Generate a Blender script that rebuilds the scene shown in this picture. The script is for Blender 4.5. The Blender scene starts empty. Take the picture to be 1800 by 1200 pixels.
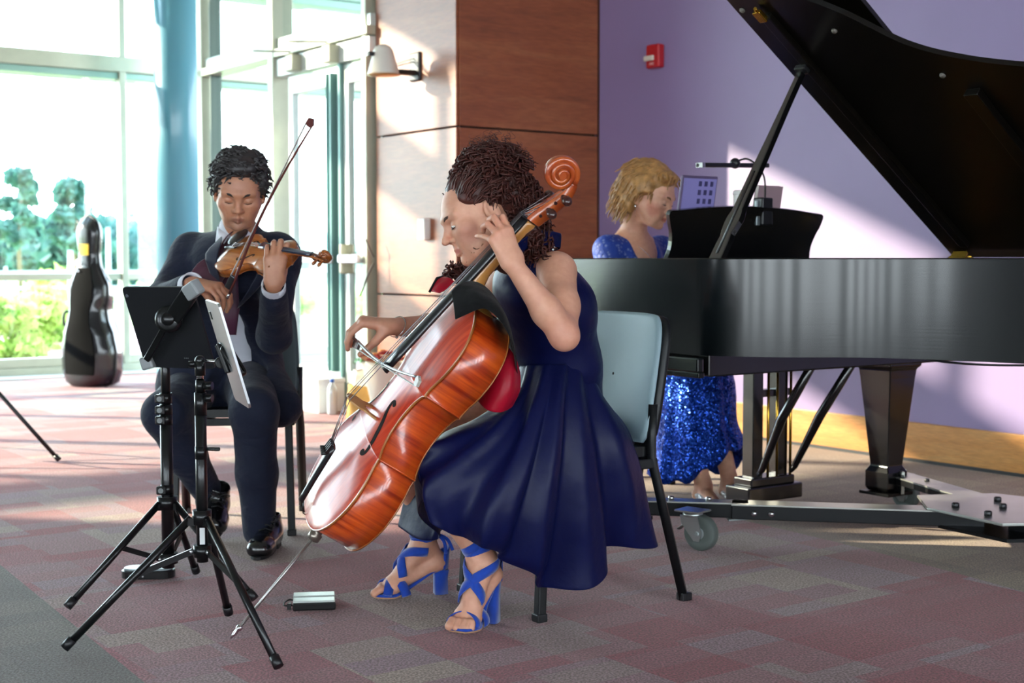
import bpy, bmesh, math, random
import numpy as np
from mathutils import Vector, Matrix
from mathutils.geometry import tessellate_polygon
R = math.radians
sc = bpy.context.scene
COL = sc.collection
rng = random.Random(7)
nrg = np.random.default_rng(7)

# ------------------------------------------------------------------ camera, world, sun, exposure
FPX = 2450.0; CAMZ = 1.03; PITCH = math.atan(145.0/FPX)
cam_d = bpy.data.cameras.new('camera'); cam = bpy.data.objects.new('camera', cam_d); COL.objects.link(cam)
cam_d.sensor_width = 36; cam_d.lens = FPX*36/1800; cam_d.clip_end = 400
cam.location = (0, 0, CAMZ); cam.rotation_euler = (math.pi/2-PITCH, 0, 0)
cam_d.dof.use_dof = True; cam_d.dof.focus_distance = 3.75; cam_d.dof.aperture_fstop = 4.5
sc.camera = cam
w = bpy.data.worlds.new('sky'); sc.world = w; w.use_nodes = True
nt = w.node_tree; nt.nodes.clear()
_o = nt.nodes.new('ShaderNodeOutputWorld'); _b = nt.nodes.new('ShaderNodeBackground'); _r = nt.nodes.new('ShaderNodeValToRGB')
_s = nt.nodes.new('ShaderNodeSeparateXYZ'); _t = nt.nodes.new('ShaderNodeTexCoord')
nt.links.new(_t.outputs['Generated'], _s.inputs[0]); nt.links.new(_s.outputs['Z'], _r.inputs[0])
nt.links.new(_r.outputs[0], _b.inputs[0]); nt.links.new(_b.outputs[0], _o.inputs[0])
_r.color_ramp.elements[0].position = 0.0; _r.color_ramp.elements[0].color = (0.86, 0.95, 1.0, 1)
_r.color_ramp.elements[1].position = 0.7; _r.color_ramp.elements[1].color = (0.55, 0.78, 1.0, 1)
_b.inputs[1].default_value = 10.5
SUN = Vector((.982, -.19, -.315)).normalized()
sun_d = bpy.data.lights.new('sun', 'SUN'); sun_d.energy = 12.5; sun_d.angle = R(0.8); sun_d.color = (1.0, .84, .64)
sun = bpy.data.objects.new('sun', sun_d); COL.objects.link(sun)
sun.rotation_euler = SUN.to_track_quat('-Z', 'Y').to_euler()
sc.view_settings.view_transform = 'Standard'; sc.view_settings.look = 'None'
sc.view_settings.exposure = 0.4; sc.view_settings.gamma = 1; sc.view_settings.use_curve_mapping = False
try:
    sc.cycles.max_bounces = 7; sc.cycles.diffuse_bounces = 4; sc.cycles.glossy_bounces = 4; sc.cycles.transparent_max_bounces = 16
    sc.cycles.use_denoising = True; sc.cycles.caustics_reflective = False; sc.cycles.caustics_refractive = False
except Exception: pass

def P(px, py, Y):
    """photo pixel at world depth Y -> world point"""
    u = (px-900)/FPX; v = (600-py)/FPX
    d = Vector((u, math.cos(PITCH)+v*math.sin(PITCH), -math.sin(PITCH)+v*math.cos(PITCH)))
    t = Y/d.y
    return Vector((d.x*t, Y, CAMZ+d.z*t))
def PG(px, py, z=0.0):
    """photo pixel on the horizontal plane z"""
    u = (px-900)/FPX; v = (600-py)/FPX
    d = Vector((u, math.cos(PITCH)+v*math.sin(PITCH), -math.sin(PITCH)+v*math.cos(PITCH)))
    t = (z-CAMZ)/d.z
    return Vector((d.x*t, d.y*t, z))
V = Vector
UX = V((.809, .588, 0)); VX = V((.588, -.809, 0))          # the building's two axes
A0 = V((-4.47, 12.16, 0)); C0 = V((-.887, 9.26, 0)); C1 = V((-.33, 8.49, 0)); C2 = V((.56, 9.14, 0))

# ------------------------------------------------------------------ materials
def lin(c):
    if isinstance(c, str):
        c = [int(c[i:i+2], 16)/255 for i in (0, 2, 4)]
    return tuple((x/12.92 if x <= .04045 else ((x+.055)/1.055)**2.4) for x in c[:3])+(1,)
class N:
    def __init__(s, name):
        s.m = bpy.data.materials.new(name); s.m.use_nodes = True; s.t = s.m.node_tree
        s.b = s.t.nodes['Principled BSDF']; s.out = s.t.nodes['Material Output']
    def n(s, k, **kw):
        x = s.t.nodes.new('ShaderNode'+k)
        for a, v in kw.items():
            if a.startswith('i_'): x.inputs[a[2:].replace('_', ' ')].default_value = v
            else: setattr(x, a, v)
        return x
    def l(s, a, b): s.t.links.new(a, b); return s
    def coord(s, kind='Object', scale=(1, 1, 1), rot=(0, 0, 0), loc=(0, 0, 0)):
        tc = s.n('TexCoord'); mp = s.n('Mapping'); mp.inputs['Scale'].default_value = scale
        mp.inputs['Rotation'].default_value = rot; mp.inputs['Location'].default_value = loc
        if kind == 'World':
            g = s.n('NewGeometry'); s.l(g.outputs['Position'], mp.inputs[0])
        else: s.l(tc.outputs[kind], mp.inputs[0])
        return mp.outputs[0]
    def ramp(s, fac, stops, interp='LINEAR'):
        r = s.n('ValToRGB'); r.color_ramp.interpolation = interp
        e = r.color_ramp.elements
        while len(e) < len(stops): e.new(.5)
        for i, (p, c) in enumerate(stops): e[i].position = p; e[i].color = lin(c)
        s.l(fac, r.inputs[0]); return r.outputs[0]
    def mix(s, f, a, b, mode='MIX'):
        m = s.n('MixRGB', blend_type=mode)
        for k, x in ((0, f), (1, a), (2, b)):
            if hasattr(x, 'links'): s.l(x, m.inputs[k])
            else: m.inputs[k].default_value = x if k == 0 else lin(x)
        return m.outputs[0]
    def bump(s, h, strength=.3, dist=.01):
        b = s.n('Bump'); b.inputs['Strength'].default_value = strength; b.inputs['Distance'].default_value = dist
        s.l(h, b.inputs['Height']); s.l(b.outputs[0], s.b.inputs['Normal']); return b
MATS = {}
def mat(name, color, rough=.5, metal=0., spec=.5, noise=0., nscale=8., bump=0., bscale=200., coat=0., sheen=0., sss=0., emit=0., nstretch=(1, 1, 1), coord='Object'):
    if name in MATS: return MATS[name]
    q = N(name); b = q.b
    b.inputs['Base Color'].default_value = lin(color); b.inputs['Roughness'].default_value = rough
    b.inputs['Metallic'].default_value = metal; b.inputs['Specular IOR Level'].default_value = spec
    b.inputs['Coat Weight'].default_value = coat; b.inputs['Coat Roughness'].default_value = .08
    if sheen: b.inputs['Sheen Weight'].default_value = sheen; b.inputs['Sheen Roughness'].default_value = .4
    if sss:
        b.inputs['Subsurface Weight'].default_value = sss; b.inputs['Subsurface Radius'].default_value = (.012, .005, .003); b.inputs['Subsurface Scale'].default_value = 1
    if emit: b.inputs['Emission Color'].default_value = lin(color); b.inputs['Emission Strength'].default_value = emit
    c = q.coord(coord, scale=nstretch)
    if noise:
        t = q.n('TexNoise'); t.inputs['Scale'].default_value = nscale; t.inputs['Detail'].default_value = 4; q.l(c, t.inputs['Vector'])
        cc = lin(color)[:3]; r = q.n('ValToRGB'); r.color_ramp.elements[0].position = .3; r.color_ramp.elements[1].position = .7
        r.color_ramp.elements[0].color = tuple(x*(1-noise) for x in cc)+(1,); r.color_ramp.elements[1].color = tuple(min(1, x*(1+noise)) for x in cc)+(1,)
        q.l(t.outputs[0], r.inputs[0]); q.l(r.outputs[0], b.inputs['Base Color'])
    if bump:
        t2 = q.n('TexNoise'); t2.inputs['Scale'].default_value = bscale; q.l(c, t2.inputs['Vector']); q.bump(t2.outputs[0], bump, .004)
    MATS[name] = q.m; return q.m
def glass_mat():
    q = N('window_glass'); t = q.t; t.nodes.remove(q.b)
    tr = q.n('BsdfTransparent'); tr.inputs[0].default_value = (.93, .97, .96, 1); gl = q.n('BsdfGlossy'); gl.inputs['Roughness'].default_value = .02
    lw = q.n('LayerWeight'); pw = q.n('Math', operation='POWER'); q.l(lw.outputs['Facing'], pw.inputs[0]); pw.inputs[1].default_value = 4.5
    fr = q.n('Math', operation='MULTIPLY_ADD'); q.l(pw.outputs[0], fr.inputs[0]); fr.inputs[1].default_value = .8; fr.inputs[2].default_value = .05; mx = q.n('MixShader')
    q.l(fr.outputs[0], mx.inputs[0]); q.l(tr.outputs[0], mx.inputs[1]); q.l(gl.outputs[0], mx.inputs[2]); q.l(mx.outputs[0], q.out.inputs[0])
    return q.m
GLASS = glass_mat()

# ------------------------------------------------------------------ object helpers
def prop(o, label=None, cat=None, group=None, kind=None):
    if label: o['label'] = label
    if cat: o['category'] = cat
    if group: o['group'] = group
    if kind: o['kind'] = kind
    return o
def thing(name, label, cat, loc=(0, 0, 0), rotz=0, group=None, kind=None, M=None):
    o = bpy.data.objects.new(name, None); COL.objects.link(o); o.empty_display_size = .1
    if M is not None: o.matrix_world = M
    else: o.location = loc; o.rotation_euler = (0, 0, rotz)
    return prop(o, label, cat, group, kind)
def link(name, me, m, parent=None, label=None, M=None):
    o = bpy.data.objects.new(name, me); COL.objects.link(o)
    if m is not None and not me.materials: me.materials.append(m)
    if parent is not None: o.parent = parent
    if M is not None: o.matrix_local = M
    if label: o['label'] = label
    return o
def copy_tree(o, parent=None):
    c = o.copy(); COL.objects.link(c); c.parent = parent
    for ch in list(o.children): copy_tree(ch, c)
    return c
class MB:
    """mesh builder: collects solids, links them as ONE mesh object"""
    def __init__(s): s.v = []; s.f = []; s.sm = []
    def add(s, vs, fs, smooth=False):
        n = len(s.v); s.v += [tuple(x) for x in vs]; s.f += [tuple(n+i for i in f) for f in fs]; s.sm += [smooth]*len(fs); return s
    def box(s, c, size, M=None, ch=0.0):
        hx, hy, hz = size[0]/2, size[1]/2, size[2]/2; c = V(c)
        if ch > 0:
            ch = min(ch, hx*.9, hy*.9, hz*.9); bm = bmesh.new(); bmesh.ops.create_cube(bm, size=1)
            for v in bm.verts: v.co = V((v.co.x*hx*2, v.co.y*hy*2, v.co.z*hz*2))
            bmesh.ops.bevel(bm, geom=bm.edges[:], offset=ch, segments=2, affect='EDGES', profile=.5)
            vs = [v.co.copy() for v in bm.verts]; bm.verts.index_update(); fs = [[v.index for v in f.verts] for f in bm.faces]; bm.free()
        else:
            vs = [V((x*hx, y*hy, z*hz)) for x in (-1, 1) for y in (-1, 1) for z in (-1, 1)]
            fs = [(0, 1, 3, 2), (4, 6, 7, 5), (0, 4, 5, 1), (2, 3, 7, 6), (0, 2, 6, 4), (1, 5, 7, 3)]
        if M is not None: vs = [c+M@v for v in vs]
        else: vs = [c+v for v in vs]
        return s.add(vs, fs)
    def bar(s, a, b, w, h, up=(0, 0, 1), ch=0):
        """box from a to b, w wide, h high (up)"""
        a = V(a); b = V(b); d = b-a; L = d.length; x = d/L; z = V(up); z = (z-x*z.dot(x))
        if z.length < 1e-5: z = V((1, 0, 0))-x*x.x
        z.normalize(); y = z.cross(x); M = Matrix((x, y, z)).transposed()
        return s.box((a+b)/2, (L, w, h), M, ch)
    def sweep(s, pts, rad, seg=12, cap=True, flat=None, closed=False, twist=None):
        """tube through pts; rad number or list; flat=(normal axis scale list) for elliptic sections"""
        pts = [V(p) for p in pts]; n = len(pts)
        if not hasattr(rad, '__len__'): rad = [rad]*n
        T = []
        for i in range(n):
            a = pts[i-1] if (i > 0 or closed) else pts[i]; b = pts[(i+1) % n] if (i < n-1 or closed) else pts[i]
            t = b-a; T.append(t.normalized() if t.length > 1e-9 else V((0, 0, 1)))
        ref = V(flat[0]) if flat else (V((0, 0, 1)) if abs(T[0].z) < .9 else V((1, 0, 0)))
        nn = (ref-T[0]*ref.dot(T[0])).normalized(); vs = []
        for i in range(n):
            if flat: nn2 = V(flat[0])-T[i]*V(flat[0]).dot(T[i])
            else: nn2 = nn-T[i]*nn.dot(T[i])
            if nn2.length > 1e-6: nn = nn2.normalized()
            bb = T[i].cross(nn); fx = flat[1] if flat else 1
            for k in range(seg):
                an = 2*math.pi*k/seg
                vs.append(pts[i]+nn*(math.cos(an)*rad[i]*fx)+bb*(math.sin(an)*rad[i]))
        fs = []
        for i in range(n if closed else n-1):
            j = (i+1) % n
            for k in range(seg): k2 = (k+1) % seg; fs.append((i*seg+k, i*seg+k2, j*seg+k2, j*seg+k))
        s.add(vs, fs, True)
        if cap and not closed:
            m = len(s.v)-n*seg
            s.f.append(tuple(m+k for k in reversed(range(seg)))); s.sm.append(False)
            s.f.append(tuple(m+(n-1)*seg+k for k in range(seg))); s.sm.append(False)
        return s
    def cyl(s, a, b, r, r2=None, seg=16): return s.sweep([a, b], [r, r if r2 is None else r2], seg)
    def lathe(s, prof, c=(0, 0, 0), axis=(0, 0, 1), seg=24):
        """prof: list of (r, h)"""
        ax = V(axis).normalized(); x = ax.orthogonal().normalized(); y = ax.cross(x); c = V(c); vs = []
        for r, h in prof:
            for k in range(seg):
                an = 2*math.pi*k/seg; vs.append(c+ax*h+(x*math.cos(an)+y*math.sin(an))*r)
        fs = []
        for i in range(len(prof)-1):
            for k in range(seg): k2 = (k+1) % seg; fs.append((i*seg+k, i*seg+k2, (i+1)*seg+k2, (i+1)*seg+k))
        s.add(vs, fs, True); m = len(s.v)-len(vs)
        if prof[0][0] > 1e-6: s.f.append(tuple(m+k for k in reversed(range(seg)))); s.sm.append(False)
        if prof[-1][0] > 1e-6: s.f.append(tuple(m+(len(prof)-1)*seg+k for k in range(seg))); s.sm.append(False)
        return s
    def prism(s, poly, z0, z1, M=None, smooth=False):
        """closed 2-D outline extruded z0..z1, mapped by M (4x4)"""
        n = len(poly); vs = [V((p[0], p[1], z0)) for p in poly]+[V((p[0], p[1], z1)) for p in poly]
        tris = tessellate_polygon([[V((p[0], p[1], 0)) for p in poly]])
        fs = [tuple(reversed(t)) for t in tris]+[tuple(i+n for i in t) for t in tris]
        side = [(i, (i+1) % n, (i+1) % n+n, i+n) for i in range(n)]
        if M is not None: vs = [M@v for v in vs]
        m = len(s.v); s.add(vs, fs); s.f += [tuple(m+i for i in f) for f in side]; s.sm += [smooth]*n
        return s
    def grid(s, G, closed_u=False, closed_v=False):
        """G[i][j] points"""
        a = len(G); b = len(G[0]); vs = [p for r in G for p in r]; fs = []
        for i in range(a if closed_u else a-1):
            for j in range(b if closed_v else b-1):
                i2 = (i+1) % a; j2 = (j+1) % b; fs.append((i*b+j, i*b+j2, i2*b+j2, i2*b+j))
        return s.add(vs, fs, True)
    def sphere(s, c, r, seg=16, M=None):
        if not hasattr(r, '__len__'): r = (r, r, r)
        G = []; c = V(c)
        for i in range(seg//2+1):
            th = math.pi*i/(seg//2); row = []
            for k in range(seg):
                ph = 2*math.pi*k/seg; v = V((r[0]*math.sin(th)*math.cos(ph), r[1]*math.sin(th)*math.sin(ph), r[2]*math.cos(th)))
                row.append(c+(M@v if M is not None else v))
            G.append(row)
        return s.grid(G, closed_v=True)
    def mesh(s, name):
        me = bpy.data.meshes.new(name); me.from_pydata([tuple(v) for v in s.v], [], s.f)
        me.polygons.foreach_set('use_smooth', s.sm); me.update(); 
        bm = bmesh.new(); bm.from_mesh(me); bmesh.ops.remove_doubles(bm, verts=bm.verts, dist=1e-6); bmesh.ops.recalc_face_normals(bm, faces=bm.faces); bm.to_mesh(me); bm.free()
        return me
    def build(s, name, m, parent=None, label=None, M=None, solid=0, sub=0, bevel=0):
        o = link(name, s.mesh(name), m, parent, label, M)
        if solid: x = o.modifiers.new('solid', 'SOLIDIFY'); x.thickness = solid; x.offset = 0
        if bevel: x = o.modifiers.new('bevel', 'BEVEL'); x.width = bevel; x.segments = 2; x.limit_method = 'ANGLE'
        if sub: x = o.modifiers.new('sub', 'SUBSURF'); x.levels = sub; x.render_levels = sub
        return o
def crm(pts, n, closed=False):
    """catmull-rom resample: n samples per span"""
    pts = [V(p) if len(p) > 2 else V((p[0], p[1], 0)) for p in pts]; m = len(pts); out = []
    spans = m if closed else m-1
    for i in range(spans):
        if closed: p0, p1, p2, p3 = pts[i-1], pts[i], pts[(i+1) % m], pts[(i+2) % m]
        else: p0, p1, p2, p3 = pts[max(i-1, 0)], pts[i], pts[i+1], pts[min(i+2, m-1)]
        for k in range(n):
            t = k/n; t2 = t*t; t3 = t2*t
            out.append(.5*((2*p1)+(-p0+p2)*t+(2*p0-5*p1+4*p2-p3)*t2+(-p0+3*p1-3*p2+p3)*t3))
    if not closed: out.append(pts[-1].copy())
    return out
def frame(o, x, z):
    """4x4 with origin o, x axis along x, z near z"""
    x = V(x).normalized(); z = V(z); z = (z-x*z.dot(x)).normalized(); y = z.cross(x)
    M = Matrix((x, y, z)).transposed().to_4x4(); M.translation = V(o); return M
def text_obj(txt, size, m, parent, M, name='lettering', ext=.0005):
    cu = bpy.data.curves.new(name, 'FONT'); cu.body = txt; cu.size = size; cu.extrude = ext; cu.align_x = 'CENTER'; cu.align_y = 'CENTER'
    t_ = bpy.data.objects.new('tmp', cu); COL.objects.link(t_); bpy.context.view_layer.update(); me = bpy.data.meshes.new_from_object(t_.evaluated_get(bpy.context.evaluated_depsgraph_get())); bpy.data.objects.remove(t_); me.materials.clear(); return link(name, me, m, parent, None, M)
# ================================================================== SETTING
def carpet():
    q = N('carpet'); b = q.b
    c = q.coord('World', rot=(0, 0, R(-36)))
    def cells(sx, sy, ox, seed, stag=.5):
        s1 = q.n('Mapping'); s1.inputs['Scale'].default_value = (1/sx, 1/sy, 1); s1.inputs['Location'].default_value = (ox, ox*1.7, 0); q.l(c, s1.inputs[0])
        sp = q.n('SeparateXYZ'); q.l(s1.outputs[0], sp.inputs[0])
        fy = q.n('Math', operation='FLOOR'); q.l(sp.outputs[1], fy.inputs[0])
        wn0 = q.n('TexWhiteNoise', noise_dimensions='1D'); q.l(fy.outputs[0], wn0.inputs['W'])
        ad = q.n('Math', operation='ADD'); q.l(sp.outputs[0], ad.inputs[0]); q.l(wn0.outputs['Value'], ad.inputs[1])
        fx = q.n('Math', operation='FLOOR'); q.l(ad.outputs[0], fx.inputs[0])
        cb = q.n('CombineXYZ'); q.l(fx.outputs[0], cb.inputs[0]); q.l(fy.outputs[0], cb.inputs[1]); cb.inputs[2].default_value = seed
        wn = q.n('TexWhiteNoise', noise_dimensions='3D'); q.l(cb.outputs[0], wn.inputs['Vector']); return wn.outputs['Value']
    a = cells(.25, .5, 0.3, 1.); d = cells(.5, .125, .8, 5.)
    m1 = q.n('Math', operation='MULTIPLY_ADD'); q.l(a, m1.inputs[0]); m1.inputs[1].default_value = .55
    m2 = q.n('Math', operation='MULTIPLY'); q.l(d, m2.inputs[0]); m2.inputs[1].default_value = .45; q.l(m2.outputs[0], m1.inputs[2])
    red = q.ramp(m1.outputs[0], [(.12, 'ab4c5c'), (.34, 'ad6070'), (.5, 'ad7882'), (.64, 'a78695'), (.78, 'b09592'), (.92, 'bda89b')])
    dark = q.ramp(m1.outputs[0], [(.2, '626a68'), (.6, '6e7470'), (.9, '7c7e76')])
    tan = q.ramp(m1.outputs[0], [(.2, '7d6a56'), (.6, '8e7a64'), (.9, 'a39474')])
    g = q.n('NewGeometry'); sp = q.n('SeparateXYZ'); q.l(g.outputs['Position'], sp.inputs[0])
    # dark field in the near left corner: straight edge
    e0 = PG(0, 992); e1 = PG(255, 1200); dn = V((-(e1.y-e0.y), (e1.x-e0.x), 0)).normalized()
    dt = q.n('VectorMath', operation='DOT_PRODUCT'); q.l(g.outputs['Position'], dt.inputs[0]); dt.inputs[1].default_value = dn
    gt = q.n('Math', operation='LESS_THAN'); q.l(dt.outputs['Value'], gt.inputs[0]); gt.inputs[1].default_value = e0.dot(dn)
    # tan field to the right, beyond a large arc
    cx, cy, rr = TANC
    dx = q.n('VectorMath', operation='DISTANCE'); fl = q.n('VectorMath', operation='MULTIPLY'); q.l(g.outputs['Position'], fl.inputs[0]); fl.inputs[1].default_value = (1, 1, 0)
    q.l(fl.outputs[0], dx.inputs[0]); dx.inputs[1].default_value = (cx, cy, 0)
    lt0 = q.n('Math', operation='GREATER_THAN'); q.l(dx.outputs['Value'], lt0.inputs[0]); lt0.inputs[1].default_value = rr
    xg = q.n('Math', operation='GREATER_THAN'); q.l(sp.outputs[0], xg.inputs[0]); xg.inputs[1].default_value = .5
    lt = q.n('Math', operation='MULTIPLY'); q.l(lt0.outputs[0], lt.inputs[0]); q.l(xg.outputs[0], lt.inputs[1])
    col = q.mix(gt.outputs[0], red, dark); col = q.mix(lt.outputs[0], col, tan)
    sp1 = q.n('TexNoise'); sp1.inputs['Scale'].default_value = 150; sp1.inputs['Detail'].default_value = 2; q.l(q.coord('World'), sp1.inputs['Vector'])
    spk = q.ramp(sp1.outputs[0], [(.38, '5a5a5a'), (.5, 'b4b4b4'), (.60, 'ffffff')])
    col = q.mix(.75, col, spk, 'MULTIPLY')
    st = q.n('TexNoise'); st.inputs['Scale'].default_value = 1; st.inputs['Detail'].default_value = 3; q.l(q.coord('World', rot=(0, 0, R(-36)), scale=(14, 300, 14)), st.inputs['Vector'])
    col = q.mix(.25, col, q.ramp(st.outputs[0], [(.35, '909090'), (.65, 'ffffff')]), 'MULTIPLY')
    q.l(col, b.inputs['Base Color']); b.inputs['Roughness'].default_value = .95; b.inputs['Specular IOR Level'].default_value = .15
    b.inputs['Sheen Weight'].default_value = .3; b.inputs['Sheen Roughness'].default_value = .5; b.inputs['Sheen Tint'].default_value = lin('f0dcd4')
    q.bump(sp1.outputs[0], .6, .004); return q.m
# circle through three traced floor points of the tan field's edge
def circ(a, b, c):
    A = np.array([[b.x-a.x, b.y-a.y], [c.x-a.x, c.y-a.y]])*2
    r = np.array([b.x**2+b.y**2-a.x**2-a.y**2, c.x**2+c.y**2-a.x**2-a.y**2]); s = np.linalg.solve(A, r)
    return float(s[0]), float(s[1]), math.hypot(a.x-s[0], a.y-s[1])
TANC = circ(PG(1310, 915), PG(1540, 970), PG(1800, 1040))
M_CARPET = carpet()
M_FRAME = mat('window_frame_metal', 'b3b6a2', .35, .25, noise=.05)
M_FRAMED = mat('window_frame_gasket', '54635c', .4, .3)
M_CEIL = mat('ceiling_paint', 'd8d8d0', .8)
M_PURPLE = mat('purple_wall_paint', '8e7ca6', .42, spec=.45, noise=.04, nscale=1.5, coord='World')
def woodm(name, c0, c1, c2, rough=.35, stretch=(1, 1, 9), sc_=2.4, coat=.25, rotz=0, coord='World'):
    q = N(name); c = q.coord(coord, scale=stretch, rot=(0, 0, rotz))
    t = q.n('TexNoise'); t.inputs['Scale'].default_value = sc_; t.inputs['Detail'].default_value = 6; t.inputs['Distortion'].default_value = .6; q.l(c, t.inputs['Vector'])
    t2 = q.n('TexNoise'); t2.inputs['Scale'].default_value = sc_*9; t2.inputs['Detail'].default_value = 3; q.l(c, t2.inputs['Vector'])
    col = q.ramp(t.outputs[0], [(.3, c0), (.5, c1), (.72, c2)]); col = q.mix(.3, col, q.ramp(t2.outputs[0], [(.35, '909090'), (.65, 'ffffff')]), 'MULTIPLY')
    q.l(col, q.b.inputs['Base Color']); q.b.inputs['Roughness'].default_value = rough; q.b.inputs['Coat Weight'].default_value = coat; q.b.inputs['Coat Roughness'].default_value = .25
    q.bump(t2.outputs[0], .08, .002); return q.m
M_PANEL = woodm('wood_panel', '84482a', '965230', 'a3623c', .38, (1, 1, 7), 1.3, coat=.2)
M_BASE = woodm('baseboard_wood', 'bb7a33', 'c98840', 'd39a52', .4, (1, 1, 8), 2)
M_COLUMN = mat('column_paint', '4f8799', .3, spec=.5, coat=.3)
def S(o, kind='structure'): o['kind'] = kind; return o
# floor, ceiling
b = MB(); b.box((0, 4, -.05), (44, 34, .1)); S(b.build('floor', M_CARPET))
b = MB(); b.prism([(p.x, p.y) for p in (A0-UX*16+V((0, 0, 0)), A0+UX*6, A0+UX*6+VX*26, A0-UX*16+VX*26)], 4.62, 4.75); S(b.build('ceiling', M_CEIL))
b = MB(); b.prism([(p.x, p.y) for p in (A0-UX*8.4+VX*.03, A0+UX*4.4+VX*.03, A0+UX*4.4+VX*.42, A0-UX*8.4+VX*.42)], .0, .012); S(b.build('trim_1', mat('stone_sill', 'b9b7ae', .5)))
# ---- window wall (glazed curtain wall)
MULL = [1.115+1.615*i for i in range(-5, 3)]; K0, K1 = -8.4, 4.75
W1 = S(thing('window_1', None, None, (0, 0, 0)))
def onW(k, d=0, z=0): return A0+UX*k+VX*d+V((0, 0, z))
def rail(nm, z0, z1, depth, k0=K0, k1=K1, m=M_FRAME, d=0, par=W1): 
    b = MB(); b.bar(onW(k0, d, (z0+z1)/2), onW(k1, d, (z0+z1)/2), depth, z1-z0); return b.build(nm, m, par, bevel=.006)
rail('sill_rail', 0, .075, .16); rail('sill_rail', .075, .155, .10)
rail('middle_rail', .84, .90, .08)
rail('transom', 2.72, 2.86, .14); rail('transom', 2.66, 2.72, .30, m=mat('teal_shade_metal', '8fb3a6', .4, .2), d=-.12)
rail('header', 3.52, 3.60, .34, m=mat('teal_shade_metal', '8fb3a6', .4, .2), d=-.1); rail('header', 3.60, 3.86, .2, m=mat('teal_shade_metal', '8fb3a6', .4, .2)); rail('head_rail', 4.52, 4.62, .12)
for k in MULL+[K0+.04, K1-.04]:
    b = MB(); b.bar(onW(k, 0, 0), onW(k, 0, 4.6), .062, .13, up=VX); b.build('mullion', M_FRAME, W1, bevel=.006)
ks = [K0]+MULL+[K1]
for i in range(len(ks)-1):
    if ks[i+1]-ks[i] < .3: continue
    for z0, z1 in ((.155, .84), (.9, 2.66), (2.86, 3.52), (3.86, 4.52)):
        b = MB(); b.bar(onW(ks[i]+.03, -.02, (z0+z1)/2), onW(ks[i+1]-.03, -.02, (z0+z1)/2), .008, z1-z0); b.build('pane', GLASS, W1)
# plaster wall beyond the glazing on the left, back wall with window bays, right end
M_PLASTER = mat('plaster', 'b9b4ae', .8)
b = MB(); b.bar(onW(-16, 0, 2.31), onW(K0, 0, 2.31), .2, 4.62); S(b.build('wall_left', M_PLASTER))
b = MB(); b.bar(onW(K1, 0, 2.31), onW(7.5, 0, 2.31), .2, 4.62); S(b.build('wall_far', M_PLASTER))
W4 = S(thing('wall_back', None, None))
YB = -6.0
def bay(x0, x1, z0, z1):
    b = MB(); b.box(((x0+x1)/2, YB, (z0+z1)/2), (x1-x0, .3, z1-z0)); b.build('wall_section', M_DARKW, W4)
M_DARKW = mat('dark_hall_wall', '4e4346', .7)
BAYS = [(-12.5, -10.4), (-9.5, -8.0), (-7.0, -5.6), (-4.6, -3.6), (-3.0, -2.0), (-1.4, -.4), (.3, 1.3), (2.3, 3.3), (4.3, 6.2), (7.5, 10)]  # openings behind the view, widened to let in more fill light
x = -14
for a_, b_ in BAYS: bay(x, a_, 0, 4.62); bay(a_, b_, 0, .3); bay(a_, b_, 3.6, 4.62); x = b_
bay(x, 12, 0, 4.62)
b = MB(); b.box((-14.0, .3, 2.31), (.3, 12.3, 4.62)); S(b.build('wall_side', M_DARKW))
# ---- round column
b = MB(); cc = V((-2.905, 12.3, 0)); b.lathe([(.218, 0), (.218, 4.62)], cc, seg=48); b.lathe([(.235, 0), (.235, .1), (.22, .11)], cc, seg=48); S(b.build('column_1', M_COLUMN))
# ---- timber-clad pier: panels on two faces
PIER = S(thing('wall_center', None, None))
core = [C0+VX*.0+UX*.03, C1+UX*.03-VX*.03, C2-VX*.03, C2-VX*1.0, C0+UX*1.1]
b = MB(); b.prism([(p.x, p.y) for p in core], 0, 4.62); b.build('wall_core', mat('dark_joint', '2a1a12', .8), PIER)  # dark core that shows through the panel joints
zj = [0.0, .80, 1.83, 2.86, 4.0, 4.62]
for i in range(len(zj)-1):
    z0, z1 = zj[i]+.006, zj[i+1]-.006
    n1 = -UX
    b = MB(); b.bar(C0+V((0, 0, (z0+z1)/2)), C1+V((0, 0, (z0+z1)/2)), .02, z1-z0); b.build('wood_panel', M_PANEL, PIER, bevel=.002, label='sunlit wood panel')
    b = MB(); b.bar(C1+UX*.011+V((0, 0, (z0+z1)/2)), C2-UX*.012+V((0, 0, (z0+z1)/2)), .02, z1-z0); b.build('wood_panel', M_PANEL, PIER, bevel=.002)
b = MB(); b.bar(C2+V((0, 0, 2.31))-UX*.005, C2+V((0, 0, 2.31))+UX*.012, .03, 4.62); b.build('corner_bead', mat('bead', '4a2c22', .5), PIER)
# ---- purple wall + baseboard
b = MB(); b.bar(C2+V((0, 0, 2.31))+UX*.06-VX*.4, C2+VX*13+UX*.06+V((0, 0, 2.31)), .12, 4.62); S(b.build('wall_right', M_PURPLE))
b = MB(); b.bar(C2-UX*.012+V((0, 0, .10)), C2+VX*13-UX*.012+V((0, 0, .10)), .024, .20); S(b.build('baseboard_right', M_BASE, bevel=.004))
b = MB(); b.bar(C2-UX*.028+V((0, 0, .008)), C2+VX*13-UX*.028+V((0, 0, .008)), .012, .016); S(b.build('trim_2', mat('dark_trim', '26262a', .6)))
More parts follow.
